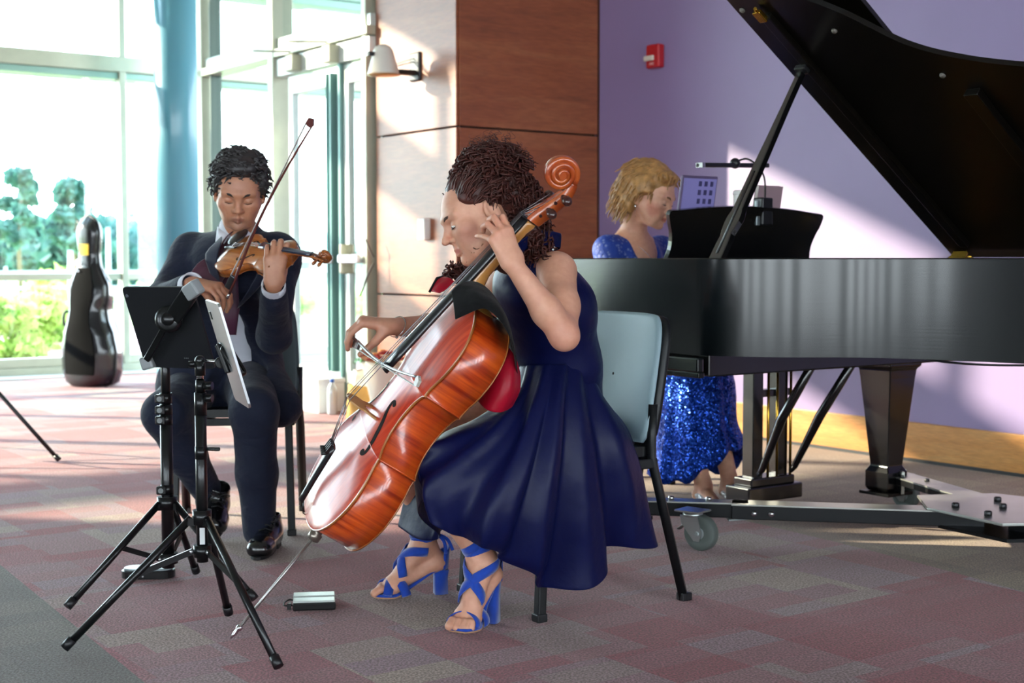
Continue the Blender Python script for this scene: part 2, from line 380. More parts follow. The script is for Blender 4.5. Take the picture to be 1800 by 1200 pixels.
# ---- vestibule screen with door
def onV(L, d=0, z=0): return C0-VX*L-UX*d+V((0, 0, z))
W2 = S(thing('window_2', None, None))
def Lpx(px):
    r = (px-900)/FPX; return -(C0.x-r*C0.y)/(-.588-r*.809)*1.0
def vpost(px, wpx, z0, z1, depth, nm='mullion', par=W2, m=M_FRAME, d=0):
    L = Lpx(px); b = MB(); b.bar(onV(L, d, z0), onV(L, d, z1), wpx, depth, up=UX); return b.build(nm, m, par, bevel=.006)
L0, L1, L2 = Lpx(371), Lpx(497), Lpx(654)
vpost(371, .09, 0, 4.6, .16); vpost(384, .02, 0, 4.6, .1, m=M_FRAMED); vpost(497, .085, 0, 4.6, .17); vpost(655, .06, 0, 4.6, .12)
def hrail(L_a, L_b, z0, z1, depth, nm='transom', par=W2, m=M_FRAME, d=0):
    b = MB(); b.bar(onV(L_a, d, (z0+z1)/2), onV(L_b, d, (z0+z1)/2), depth, z1-z0); return b.build(nm, m, par, bevel=.005)
hrail(L0+.05, 0, 2.50, 2.56, .16); hrail(L0+.05, 0, 2.56, 2.64, .10, m=mat('pale_rail', 'c9d6d2', .4, .2)); hrail(L0, 0, 4.5, 4.6, .12); hrail(L0, L1, 0, .12, .08); hrail(L0, L1, .8, .85, .07)
for a_, b_, z0, z1 in ((L0, L1, .12, .8), (L0, L1, .85, 2.5), (L0, L1, 2.64, 4.5), (L1, L2, 2.64, 4.5)):
    hrail(a_-.03, b_+.03, z0, z1, .008, 'pane', m=GLASS)
M_PALE = mat('pale_door_metal', 'd4dcd8', .35, .3); M_TEAL = mat('teal_door_edge', '6f9490', .35, .3)
D1 = S(thing('door_1', None, None))
hrail(L1-.04, 0, 2.36, 2.49, .12, 'door_header', D1, M_PALE)
def leaf(pa, pb, hp, nm):
    a_, b_ = Lpx(pa), Lpx(pb)
    hrail(a_, b_, 2.22, 2.35, .05, 'door_rail', nm, M_PALE); hrail(a_, b_, .03, .26, .05, 'door_rail', nm, M_PALE); hrail(a_, b_, 1.0, 1.07, .05, 'door_rail', nm, M_PALE)
    for p_ in (a_-.03, b_+.03):
        b = MB(); b.bar(onV(p_, 0, .03), onV(p_, 0, 2.35), .07, .05, up=UX); b.build('door_stile', M_PALE, nm, bevel=.004)
    hrail(a_, b_, .26, 1.0, .008, 'pane', nm, GLASS); hrail(a_, b_, 1.07, 2.22, .008, 'pane', nm, GLASS)
    b = MB(); b.bar(onV(a_-.04, .09, 1.03), onV(b_+.02, .09, 1.03), .035, .06, ch=.01); o = b.build('push_bar', mat('push_bar_metal', 'e8e8ea', .25, .5), nm)
    b = MB(); b.bar(onV(a_-.05, .05, 1.03), onV(a_-.09, .05, 1.03), .10, .2, ch=.01); b.build('latch_case', mat('latch_metal', 'b9ae95', .35, .6), nm)
leaf(516, 606, 0, D1)
D2 = S(thing('door_2', None, None)); leaf(612, 654, 0, D2)
vpost(609, .035, 0, 2.36, .1, 'door_post', D1, M_TEAL)
vpost(600, .022, .25, 2.3, .06, 'edge_strip', D1, M_TEAL, .05); vpost(592, .012, .25, 2.3, .05, 'edge_strip', D1, M_TEAL, .05)
for px in (525, 590): # closers
    L = Lpx(px+15); b = MB(); b.box(onV(L, .09, 2.42), (.09, .12, .12), Matrix.Rotation(R(36), 3, 'Z'), .01); b.build('closer', mat('closer_metal', 'a9a795', .4, .4), D1)
    b = MB(); b.bar(onV(L, .12, 2.5), onV(L+.25, .28, 2.52), .03, .012); b.build('closer_arm', mat('closer_metal', 'a9a795', .4, .4), D1)
b = MB(); b.sweep(crm([P(657, 452, 9.15), P(650, 438, 9.15), P(643, 421, 9.18)], 5), .006, 6); b.sweep(crm([P(657, 462, 9.15), P(646, 486, 9.15), P(633, 520, 9.2)], 5), .006, 6); b.build('pull_cord', mat('cord_dark', '4a4640', .7), D2)
# ================================================================== OUTSIDE
M_LAWN = mat('lawn', 'a3bd6b', .9, noise=.25, nscale=3, coord='World'); M_PAVE = mat('pale_paving', 'cfcdc6', .8, noise=.08, nscale=2, coord='World')
b = MB(); b.prism([(p.x, p.y) for p in (A0-UX*26-VX*.2, A0+UX*26-VX*.2, A0+UX*26-VX*7, A0-UX*26-VX*7)], -.12, -.02); S(b.build('path', M_PAVE))
b = MB(); b.prism([(p.x, p.y) for p in (A0-UX*60-VX*7, A0+UX*60-VX*7, A0+UX*60-VX*70, A0-UX*60-VX*70)], -.3, -.04); S(b.build('lawn', M_LAWN))
def leafm(name, c, c2):
    q = N(name); t = q.n('TexNoise'); t.inputs['Scale'].default_value = .8; q.l(q.coord('World'), t.inputs['Vector'])
    q.l(q.ramp(t.outputs[0], [(.35, c), (.65, c2)]), q.b.inputs['Base Color']); q.b.inputs['Roughness'].default_value = .6
    tr = q.n('BsdfTranslucent'); tr.inputs[0].default_value = lin(c2); mx = q.n('MixShader'); mx.inputs[0].default_value = .4
    q.l(q.b.outputs[0], mx.inputs[1]); q.l(tr.outputs[0], mx.inputs[2]); q.l(mx.outputs[0], q.out.inputs[0]); return q.m
ML = [leafm('pine_leaf', '2f524d', '4c756e'), leafm('hazy_leaf', '58827c', '7aa39b'), leafm('bright_leaf', '9cc25a', 'c4dc7c')]  # far leaves paler and bluer: distance haze put into their colour
M_BARK = mat('bark', '6b5b50', .9, noise=.2)
def leaves(blobs, n, size, seed):
    g = np.random.default_rng(seed); vs = []; fs = []
    vol = np.array([bl[1][0]*bl[1][1]*bl[1][2] for bl in blobs]); cnt = np.maximum(6, (n*vol/vol.sum()).astype(int))
    P_ = []
    for (c, r), m in zip(blobs, cnt):
        d = g.normal(size=(m, 3)); d /= np.linalg.norm(d, axis=1)[:, None]; rad = g.random(m)**.45
        P_.append(np.array(c)+d*rad[:, None]*np.array(r))
    P_ = np.vstack(P_); m = len(P_)
    a = g.normal(size=(m, 3)); a /= np.linalg.norm(a, axis=1)[:, None]; t = g.normal(size=(m, 3)); bb = np.cross(a, t); bb /= np.linalg.norm(bb, axis=1)[:, None]
    s_ = size*(.6+.8*g.random(m))[:, None]
    Q = np.stack([P_-a*s_, P_-bb*s_*.55, P_+a*s_, P_+bb*s_*.55], 1).reshape(-1, 3)
    me = bpy.data.meshes.new('foliage'); me.from_pydata(Q.tolist(), [], np.arange(4*m).reshape(-1, 4).tolist()); return me
def tree(name, label, base, h, wd, m, seed, n=1500, pine=False, size=.16, z0=.3, group=None):
    t = thing(name, label, 'shrub' if 'shrub' in name else 'tree', base, group=group); g = random.Random(seed)
    b = MB(); b.sweep([(0, 0, -.1), (g.uniform(-.1, .1), 0, h*.5), (g.uniform(-.2, .2), 0, h*.93)], [h*.022, h*.015, h*.004], 8)
    bl = []
    if pine:
        for i in range(12):
            z = h*(.45+.5*i/11); an = g.uniform(0, 6.3); r_ = wd*(.75-.35*i/11)*g.uniform(.5, 1); c = (math.cos(an)*r_*.8, math.sin(an)*r_*.8, z); bl.append((c, (r_*.5, r_*.5, h*.045)))
            b.sweep([(0, 0, z-h*.04), c], [h*.006, h*.002], 5)
        bl.append(((0, 0, h*.93), (wd*.35, wd*.35, h*.07)))
    else:
        for i in range(16):
            z = h*g.uniform(z0+.08, .88); an = g.uniform(0, 6.3); r_ = wd*g.uniform(.1, .62)*(1.15-abs(z/h-.55)); c = (math.cos(an)*r_, math.sin(an)*r_, z); q_ = wd*g.uniform(.28, .42); bl.append((c, (q_, q_, q_*.8)))
        for i in range(5): c = bl[i][0]; b.sweep([(0, 0, h*.25), c], [h*.008, h*.003], 5)
    b.build('trunk', M_BARK, t); link('foliage', leaves(bl, n, size, seed), m, t)['kind'] = 'stuff'
    return t
def zt(py, Y): return CAMZ+(455-py)/FPX*Y
def at(px, Y, z=-.1): return V(((px-900)/FPX*Y, Y, z))
tree('pine_tree', 'tall thin pine tree at the left edge of the window', at(38, 44), zt(292, 44), 1.25, ML[0], 1, 1500, True, .2)
tree('pine_tree', 'second pine tree, shorter, right of the tallest pine outside', at(128, 36), zt(312, 36), 1.0, ML[0], 2, 1000, True, .2)
tree('broadleaf_tree', 'dark rounded tree behind the thin pines outside', at(14, 72), zt(395, 72), 4.2, ML[0], 3, 5000, False, .3, .1)
tree('broadleaf_tree', 'dark tree right behind the black instrument case, seen outdoors', at(150, 57), zt(395, 57), 3.4, ML[0], 4, 4500, False, .3, .1)
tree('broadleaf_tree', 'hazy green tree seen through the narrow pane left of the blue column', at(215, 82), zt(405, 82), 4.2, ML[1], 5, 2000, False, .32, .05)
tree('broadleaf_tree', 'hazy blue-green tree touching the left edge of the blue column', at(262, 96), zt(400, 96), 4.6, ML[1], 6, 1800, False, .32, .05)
tree('small_tree', 'young yellow-green tree seen through the door glass behind the chair', at(512, 24), zt(515, 24)+.25, .65, ML[2], 7, 700, False, .09, .4)
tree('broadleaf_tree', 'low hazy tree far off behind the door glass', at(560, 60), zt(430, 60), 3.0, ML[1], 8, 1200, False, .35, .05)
tree('small_tree', 'small bright tree seen beside the wooden pier through the door', at(645, 26), zt(500, 26), .8, ML[2], 9, 600, False, .1, .3)
for i, (px, Y, py, wd, lb) in enumerate(((20, 14.6, 505, .52, 'bright green shrub at the bottom left corner of the window'), (62, 15.9, 505, .5, 'bright green shrub left of the instrument case, outside'), (92, 17.4, 492, .5, 'yellow-green shrub hard behind the instrument case neck'), (6, 18.9, 530, .55, 'low light shrub cut by the left picture edge'))):
    tree('garden_shrub', lb, at(px, Y), zt(py, Y), wd, ML[2], 20+i, 1100, False, .06, .0)
tree('garden_shrub', 'round yellow-green bush on the lawn beyond the case', at(118, 33), zt(462, 33), .8, ML[2], 31, 700, False, .12, .0)
tree('garden_shrub', 'small rounded bush on the lawn left of the case', at(68, 30), zt(464, 30), .7, ML[2], 32, 600, False, .12, .0)
# guard rail fence far out and a light pole
f = thing('metal_fence', 'pale blue metal railing outdoors across the lawn', 'fence', at(300, 26)); 
for z in (.35, .62, .9): b = MB(); b.bar(UX*-9+V((0, 0, z)), UX*9+V((0, 0, z)), .04, .05); b.build('rail', mat('pale_blue_steel', '9fb4bb', .5, .3), f)
for i in range(13):
    p_ = UX*(-9+1.5*i); b = MB(); b.bar(p_, p_+V((0, 0, 1.0)), .05, .05); b.build('post', mat('pale_blue_steel', '9fb4bb', .5, .3), f)
for i, (px, Y, py) in enumerate(((125, 28, 440), (192, 34, 400))):
    t = thing('lamp_post', ('thin pale lamp post seen left of the instrument case' if i == 0 else 'thin pale lamp post seen right of the instrument case'), 'lamp post', at(px, Y)); b = MB(); b.sweep([(0, 0, 0), (0, 0, zt(py, Y)+.1)], [.07, .05], 10); b.build('pole', mat('pale_blue_steel', '9fb4bb', .5, .3), t)
# ================================================================== BOWED INSTRUMENTS
def varnish(name, c0, c1, c2, st, sc_=6, rough=.16):
    q = N(name); c = q.coord('Object', scale=st); t = q.n('TexNoise'); t.inputs['Scale'].default_value = sc_; t.inputs['Detail'].default_value = 5; t.inputs['Distortion'].default_value = .3; q.l(c, t.inputs['Vector'])
    q.l(q.ramp(t.outputs[0], [(.3, c0), (.5, c1), (.7, c2)]), q.b.inputs['Base Color']); q.b.inputs['Roughness'].default_value = .35
    q.b.inputs['Coat Weight'].default_value = 1; q.b.inputs['Coat Roughness'].default_value = rough; q.b.inputs['Coat IOR'].default_value = 1.55; return q.m
M_CTOP = varnish('cello_spruce', 'b02a10', 'c8381a', 'd84e26', (1, 14, 1)); M_CTOP.node_tree.nodes['Principled BSDF'].inputs['Coat Weight'].default_value = .55
M_CRIB = varnish('cello_maple', '8e2004', 'c04410', 'd85a18', (26, 1.5, 1.5), 3)
M_CEDGE = varnish('cello_edge', '9a5a28', 'a8642e', 'b87438', (1, 1, 1))
M_CNECK = varnish('pale_neck_maple', 'a86e30', 'bd8240', 'cc9450', (3, 16, 3), 5, .25)
M_CSCR = varnish('scroll_maple', '8c2c0a', 'b04a18', 'c05e24', (4, 10, 4), 5, .2)
M_VTOP = varnish('violin_spruce', 'a85a22', 'bc6c2c', 'cc8040', (1, 14, 1))
M_VRIB = varnish('violin_maple', '8a4416', 'a45a20', 'b86a28', (30, 2, 2), 3)
M_EBONY = mat('ebony', '17161a', .28, spec=.6, coat=.3); M_BLACK = mat('black_plastic', '101114', .4); M_STRING = mat('steel_string', '9c9aa0', .3, .9)
M_CHROME = mat('chrome', 'd6d6da', .18, 1.0); M_BRASS = mat('brass', 'c49a3c', .25, 1.0); M_GOLDP = mat('gold_fitting', 'a07838', .3, .8)
M_PEG = mat('rosewood_peg', '3a1c18', .3, coat=.5); M_BRIDGE = mat('bridge_maple', 'b58a58', .5)
OUT = [(0, .000), (.004, .060), (.018, .115), (.045, .158), (.085, .190), (.130, .2085), (.172, .2155), (.215, .210), (.250, .196), (.280, .1785), (.300, .1735), (.3035, .1770),   # lower corner
       (.316, .156), (.345, .130), (.380, .1175), (.415, .1145), (.450, .1180), (.480, .1280), (.500, .1425), (.505, .1530),                 # waist, upper corner
       (.514, .1490), (.540, .1540), (.575, .1655), (.615, .1715), (.655, .1665), (.695, .146), (.725, .112), (.745, .070), (.753, .030), (.755, .000)]
OUT = [(x-.0, y) for x, y in OUT]
def outline(sc_, n=4, off=0):
    segs = [OUT[0:12], OUT[11:20], OUT[19:30]]; half = []
    for sg in segs:
        c = crm(sg, n); half += [(p.x, max(p.y, 0)) for p in c[:-1]]
    half.append(OUT[-1])
    pts = [(x*sc_, (y+off)*sc_) for x, y in half if y >= 0]
    return pts
def body_width(x, pts):
    for i in range(len(pts)-1):
        if pts[i][0] <= x <= pts[i+1][0] and pts[i+1][0] > pts[i][0]:
            t = (x-pts[i][0])/(pts[i+1][0]-pts[i][0]); return pts[i][1]*(1-t)+pts[i+1][1]*t
    return 0
def fiddle(name, label, cat, M, s, mt, mr, me, neck_l, stop, rib, kind='cello'):
    """x: button -> scroll, y: width, z: out of the front plate (z=0 is the plate edge)"""
    root = thing(name, label, cat, M=M); half = outline(s); g = 1.0 if kind == 'cello' else .47
    full = half+[(x, -y) for x, y in reversed(half[1:-1])]; L = .755*s; th = .0045*s
    def inner(o): # shrunk outline for the ribs
        n = len(full); out = []
        for i in range(n):
            a, b_ = V(full[i-1]+(0,)), V(full[(i+1) % n]+(0,)); d = (b_-a); d.normalize(); nn = V((d.y, -d.x, 0)); c = V(full[i]+(0,)); out.append((c.x-nn.x*o, c.y-nn.y*o))
        return out
    sgn = 1
    A_ = sum(full[i][0]*full[(i+1) % len(full)][1]-full[(i+1) % len(full)][0]*full[i][1] for i in range(len(full)))
    rin = inner(.004*s if A_ > 0 else -.004*s)
    b = MB(); b.prism(rin, -rib, -.001*s, smooth=True); b.build('ribs', mr, root)
    hmax = .026*s
    def arch(x, y):
        w = max(body_width(x, half), 1e-5); f = min(abs(y)/w, 1); e = min(x, L-x)/(.13*s); e = max(min(e, 1), 0)
        r = max(0, (1-f)); return hmax*(1-(1-min(r*1.25, 1))**2)*math.sin(e*math.pi/2)**.8*(.75+.25*min(w/(.2*s), 1))-.0015*s*math.exp(-(r*w/(.012*s))**2)
    for nm, sg, z0, mm in (('front_plate', 1, 0, mt), ('back_plate', -1, -rib, mr)):
        b = MB(); G = []; m = 22
        for k in range(-m, m+1):
            fr = math.sin(k/m*math.pi/2); row = []
            for (x, y) in half: row.append(V((x, y*fr, z0+sg*(th*.5+arch(x, y*fr)*(.85 if sg < 0 else 1)))))
            G.append(row)
        b.grid(G); o = b.build(nm, mm, root)
        b = MB(); b.prism(full, z0-(th if sg > 0 else 0)+ .0002*sg, z0+(0 if sg > 0 else th)+th*.45*sg, smooth=True); b.build('plate_edge', me, o)
    # f holes: dark strips laid on the arch for the shade inside the openings
    for sy in (1, -1):
        # S shape in the plate: x along, y across
        pts = [(stop+.062, .072), (stop+.073, .064), (stop+.066, .055), (stop+.045, .058), (stop+.02, .072), (stop, .083), (stop-.02, .094), (stop-.048, .112), (stop-.072, .116), (stop-.082, .108), (stop-.074, .099)] if kind == 'cello' else [(stop+.062, .060), (stop+.073, .052), (stop+.066, .043), (stop+.045, .048), (stop+.02, .064), (stop, .078), (stop-.02, .090), (stop-.048, .106), (stop-.072, .110), (stop-.082, .100), (stop-.074, .092)]
        c = crm([(x*s, sy*y*s, 0) for x, y in pts], 4); r = []
        for i, p in enumerate(c):
            t = i/(len(c)-1); r.append((.0036+.0036*math.sin(math.pi*t))*s)
        b = MB(); L3 = []; R3 = []
        for i, p in enumerate(c):
            a = c[max(i-1, 0)]; d = c[min(i+1, len(c)-1)]-a; nn = V((-d.y, d.x, 0)).normalized()*r[i]
            for lst, q_ in ((L3, p+nn), (R3, p-nn)): lst.append(V((q_.x, q_.y, arch(q_.x, q_.y)+th*.5+.0006)))
        b.grid([L3, R3])
        for e, rr in ((c[2], .0075*s), (c[-3], .0095*s)):
            ring = [V((e.x+rr*math.cos(q_*.5236), e.y+rr*math.sin(q_*.5236), 0)) for q_ in range(12)]; ring = [V((p.x, p.y, arch(p.x, p.y)+th*.5+.0006)) for p in ring]
            b.add(ring, [tuple(range(12))])
        b.build('sound_hole', mat('sound_hole_dark', '120605', .9), root)
    # neck, fingerboard, nut, pegbox, scroll
    zt_ = hmax; nx0 = .70*s; nutx = L+neck_l; ang = math.tan(R(5.0)); 
    def fz(x): return .030*s+(L-x)*(-ang)*-1*-1 if False else .034*s+(x-L)*-.10
    fb0 = .402*s if kind == 'cello' else .44*s; fb0 = .47*s if kind == 'cello' else .50*s
    def cross(x, w, zb, zt2, crown):
        return [V((x, -w, zb)), V((x, -w, zt2-crown)), V((x, -w*.5, zt2-crown*.25)), V((x, 0, zt2)), V((x, w*.5, zt2-crown*.25)), V((x, w, zt2-crown)), V((x, w, zb))]
    b = MB(); G = []
    for i in range(9):
        t = i/8; x = fb0+(nutx-fb0)*t; w = (.031*(1-t)+.0155*t)*s; z = .034*s+.052*s*(1-(x-fb0)/(nutx-fb0))*1.0; G.append(cross(x, w, z-.010*s, z+.006*s, .009*s if kind == 'cello' else .004*s))
    b.grid(G, closed_v=True); b.f.append(tuple(range(7))); b.sm.append(False); b.f.append(tuple(56+i for i in range(7))); b.sm.append(False); fbm = M_EBONY if kind == 'cello' else mat('fingerboard_blue_sheen', '1c2a44', .12, spec=.8, coat=1)
    b.build('fingerboard', fbm, root)
    def nkz(x): return .034*s+.052*s*(1-(x-fb0)/(nutx-fb0))-.010*s
    b = MB(); rows = []
    for x, w, d in ((L-.022*s, .034, .14), (L-.006*s, .030, .13), (L+.012*s, .024, .085), (L+.035*s, .019, .05), (L+.08*s, .0155, .034), (L+neck_l*.6, .0145, .029), (nutx-.03*s, .0145, .028), (nutx-.008*s, .016, .032), (nutx, .0175, .03)):
        z = nkz(x); ring = []
        for k in range(9):
            an = math.pi*k/8; ring.append(V((x, -math.cos(an)*w*s, z-math.sin(an)**.8*d*s+.0)))
        rows.append(ring)
    b.grid(rows, closed_v=True); b.f.append(tuple(range(9))); b.sm.append(False); m_ = len(b.v)-9; b.f.append(tuple(m_+i for i in range(9))); b.sm.append(False)
    b.build('neck', M_CNECK if kind == 'cello' else mr, root)
    b = MB(); b.box((nutx+.004*s, 0, nkz(nutx)+.012*s), (.008*s, .034*s, .016*s), ch=.001*s); b.build('nut', M_EBONY, root)
    # pegbox: two cheeks + floor, then the scroll as a tapering spiral
    zb = nkz(nutx); b = MB(); Lp = .115*s
    path = [V((nutx+.004*s, 0, zb-.012*s)), V((nutx+.04*s, 0, zb-.022*s)), V((nutx+.08*s, 0, zb-.034*s)), V((nutx+.12*s, 0, zb-.043*s)), V((nutx+.148*s, 0, zb-.038*s))]
    hh = [.020*s, .021*s, .018*s, .014*s, .012*s]; ww = [.0175*s, .016*s, .0145*s, .0125*s, .011*s]
    pc = crm(path, 4); 
    for sy in (1, -1):
        rows = []
        for i, p in enumerate(pc):
            t = i/(len(pc)-1); k = min(int(t*4), 3); f = t*4-k; h = hh[k]*(1-f)+hh[k+1]*f; w_ = ww[k]*(1-f)+ww[k+1]*f; tk = .005*s
            rows.append([p+V((0, sy*w_, h)), p+V((0, sy*(w_-tk), h)), p+V((0, sy*(w_-tk), -h*.9)), p+V((0, sy*w_, -h))])
        b.grid(rows, closed_v=True); b.f += [(len(b.v)-4, len(b.v)-3, len(b.v)-2, len(b.v)-1)]; b.sm.append(False)
    rows = []
    for i, p in enumerate(pc):
        t = i/(len(pc)-1); k = min(int(t*4), 3); f = t*4-k; h = hh[k]*(1-f)+hh[k+1]*f; w_ = ww[k]*(1-f)+ww[k+1]*f
        rows.append([p+V((0, w_*.9, -h*.55)), p+V((0, w_*.9, -h)), p+V((0, w_*.5, -h*1.25)), p+V((0, -w_*.5, -h*1.25)), p+V((0, -w_*.9, -h)), p+V((0, -w_*.9, -h*.55))])
    b.grid(rows, closed_v=True)
    mp = M_CSCR if kind == 'cello' else mr; pb = b.build('pegbox', mp, root)
    c0 = V((nutx+.148*s, 0, zb-.002*s+.006*s)); b = MB(); rows = []; turns = 2.6; nst = 70; r0 = .040*s
    for i in range(nst+1):
        t = i/nst; th_ = -math.pi/2+.0+turns*2*math.pi*t; rr = r0*(1-t)**.85*.92+.006*s; wd = (.0115+.012*t)*s; hb = .0085*s*(1-.55*t)
        d = V((math.cos(th_), 0, math.sin(th_))); cpt = c0+d*rr
        rows.append([cpt+V((0, wd, 0))+d*hb, cpt+V((0, wd*.5, 0))+d*hb*1.15, cpt+V((0, -wd*.5, 0))+d*hb*1.15, cpt+V((0, -wd, 0))+d*hb, cpt+V((0, -wd, 0))-d*hb, cpt+V((0, wd, 0))-d*hb])
    b.grid(rows, closed_v=True); b.f.append(tuple(range(6))); b.sm.append(False); b.cyl(c0+V((0, -.0265*s, 0)), c0+V((0, .0265*s, 0)), .0095*s, seg=14)
    b.cyl(c0+V((0, -.012*s, 0)), c0+V((0, .012*s, 0)), .028*s, seg=20); b.build('scroll', mp, root)
    for i, (dx, sy) in enumerate(((.03, 1), (.055, -1), (.08, 1), (.105, -1))):
        p = V((nutx+dx*s, 0, zb-(.012+dx*.22)*s)); b = MB(); ln = (.055 if kind == 'cello' else .062)*s
        b.sweep([p+V((0, -sy*.02*s, 0)), p+V((0, sy*.022*s, 0))], [.0042*s, .0055*s], 10)
        b.lathe([(.0058*s, 0), (.0085*s, .006*s), (.0065*s, .012*s), (.010*s, .018*s), (.0135*s, .030*s), (.012*s, .045*s), (.007*s, .052*s), (.0001, .054*s)], p+V((0, sy*.020*s, 0)), (0, sy, 0), 12)
        b.build('tuning_peg', M_PEG if kind == 'cello' else mr, root)
    # bridge
    bz = (.092 if kind == 'cello' else .075)*s; bw = (.045 if kind == 'cello' else .045)*s; z0 = hmax*.93
    prof = [(-bw, 0), (-bw*.62, 0), (-bw*.5, bz*.22), (-bw*.2, bz*.34), (bw*.2, bz*.34), (bw*.5, bz*.22), (bw*.62, 0), (bw, 0), (bw*.9, bz*.2), (bw*.68, bz*.42), (bw*.8, bz*.6), (bw*.6, bz*.88), (bw*.25, bz*.99), (-bw*.25, bz*.99), (-bw*.6, bz*.88), (-bw*.8, bz*.6), (-bw*.68, bz*.42), (-bw*.9, bz*.2)]
    MBr = Matrix(((0, 0, 1, stop*s-.004*s), (1, 0, 0, 0), (0, 1, 0, z0), (0, 0, 0, 1)))
    b = MB(); b.prism(prof, 0, .005*s, MBr); b.build('bridge', M_BRIDGE, root)
    # tailpiece
    b = MB(); t0, t1 = .028*s, .215*s if kind == 'cello' else .20*s; rows = []
    for i in range(9):
        t = i/8; x = t0+(t1-t0)*t; w_ = (.011+.019*t**1.3)*s; z = (.034+.028*t)*s; rows.append([V((x, -w_, z-.004*s)), V((x, -w_*.7, z+.006*s)), V((x, 0, z+.010*s)), V((x, w_*.7, z+.006*s)), V((x, w_, z-.004*s)), V((x, 0, z-.007*s))])
    b.grid(rows, closed_v=True); b.f.append(tuple(range(6))); b.sm.append(False); b.f.append(tuple(48+i for i in range(6))); b.sm.append(False); tp = b.build('tailpiece', M_EBONY, root)
    for i in range(4):
        y = (-.018+.012*i)*s; z = (.062+.006)*s; b = MB(); b.box((t1-.012*s, y, z), (.03*s, .005*s, .010*s), ch=.001*s); b.cyl((t1-.026*s, y, z), (t1-.034*s, y, z+.012*s), .0055*s, seg=10); b.build('fine_tuner', M_CHROME if kind != 'cello' else M_BLACK, tp)
    b = MB(); b.sweep([(t0+.01*s, .006*s, .034*s), (.004*s, .012*s, .012*s), (-.004*s, 0, -.012*s), (.004*s, -.012*s, .012*s), (t0+.01*s, -.006*s, .034*s)], .0018*s, 6); b.build('tail_cord', M_BLACK, tp)
    btop = z0+bz
    for i in range(4):
        f = -1+2*i/3; yb = f*.022*s*(1 if kind == 'cello' else .78); zbz = btop-.006*s*f*f; yn = f*.011*s
        b = MB(); b.sweep([V((t1-.006*s, (-.018+.012*i)*s, .066*s)), V((stop*s, yb, zbz))], .0011*s, 6); b.sweep([V((stop*s, yb, zbz)), V((nutx+.004*s, yn, nkz(nutx)+.022*s))], .0011*s*(1.2-.2*i), 6)
        b.sweep([V((nutx+.004*s, yn, nkz(nutx)+.021*s)), V((nutx+(.03+.02*i)*s, yn*.6, zb-.01*s))], .001*s, 5)
        b.build('string', M_STRING, root)
    return root
# ---- the cello
cO = P(537, 903, 3.80); cS = P(1012, 300, 3.64)
cA = (cS-cO).normalized()
img_n = V((-.791, 0, .60)); cN = (img_n*.93+V((0, -.36, 0))); cN = (cN-cA*cN.dot(cA)).normalized()
cM = frame(cO, cA, cN)
cello = fiddle('cello', 'red-brown varnished cello held between the knees of the woman in navy', 'cello', cM, 1.0, M_CTOP, M_CRIB, M_CEDGE, .262, .352, .118)
b = MB(); b.lathe([(.022, 0), (.022, .012), (.015, .016), (.013, .03), (.019, .034), (.019, .052), (.008, .056)], (0, 0, -.062), (-1, 0, 0)); o = b.build('endpin_collar', mat('collar_metal', '8f867c', .3, .8), cello)
foot = PG(405, 1122, .004); fl = cM.inverted()@foot
b = MB(); b.sweep([(-.03, 0, -.062), fl-(fl-V((-.03, 0, -.062))).normalized()*.03], .0042, 12); b.build('endpin', mat('endpin_steel', 'b9b6b2', .3, .9), cello)
dd = (fl-V((-.03, 0, -.062))).normalized(); b = MB(); b.lathe([(.005, 0), (.009, .004), (.009, .012), (.006, .016), (.006, .028), (.0015, .045)], fl-dd*.045, dd, 14); b.build('endpin_tip', M_CHROME, cello)
# ---- bow helper: frog at x=0, tip at x=L, hair on -z side
def bow(name, label, M, L, mstick, hair=1):
    r = thing(name, label, 'bow', M=M); b = MB(); pts = []; rad = []
    for i in range(17):
        t = i/16; pts.append((L*t, 0, -.020*math.sin(math.pi*t)*L/.7+.018*(1-t*.0))); rad.append(.0052-.0022*t)
    pts[0] = (-.012, 0, .018); b.sweep(pts, rad, 10); b.build('stick', mstick, r)
    b = MB(); b.prism([(L-.006, .022), (L+.014, .012), (L+.008, -.004), (L-.012, -.006), (L-.018, .004), (L-.016, .016)], -.004, .004, Matrix(((1, 0, 0, 0), (0, 0, 1, 0), (0, 1, 0, 0), (0, 0, 0, 1)))); b.build('bow_head', mat('bow_tip', 'b8b0a6', .4) if hair > 1 else mstick, r)
    b = MB(); b.box((.028, 0, .004), (.052, .012, .022), ch=.003); b.build('frog', M_EBONY, r)
    b = MB(); b.cyl((-.03, 0, .018), (-.012, 0, .018), .005); b.build('screw_button', M_CHROME, r)
    b = MB(); b.box((L/2+.02, 0, -.005), (L-.06, .010, .0014)); b.build('bow_hair', mat('bow_hair', 'd8d6d0', .5, sheen=.3), r)
    return r
fr = P(622, 606, 4.02); tp_ = P(733, 676, 3.38)
bow('cello_bow', 'cello bow with white hair drawn across the cello strings', frame(fr, tp_-fr, V((.35, 0, 1))), (tp_-fr).length, mat('bow_stick_dark', '4a4c55', .3, coat=.6), 2)
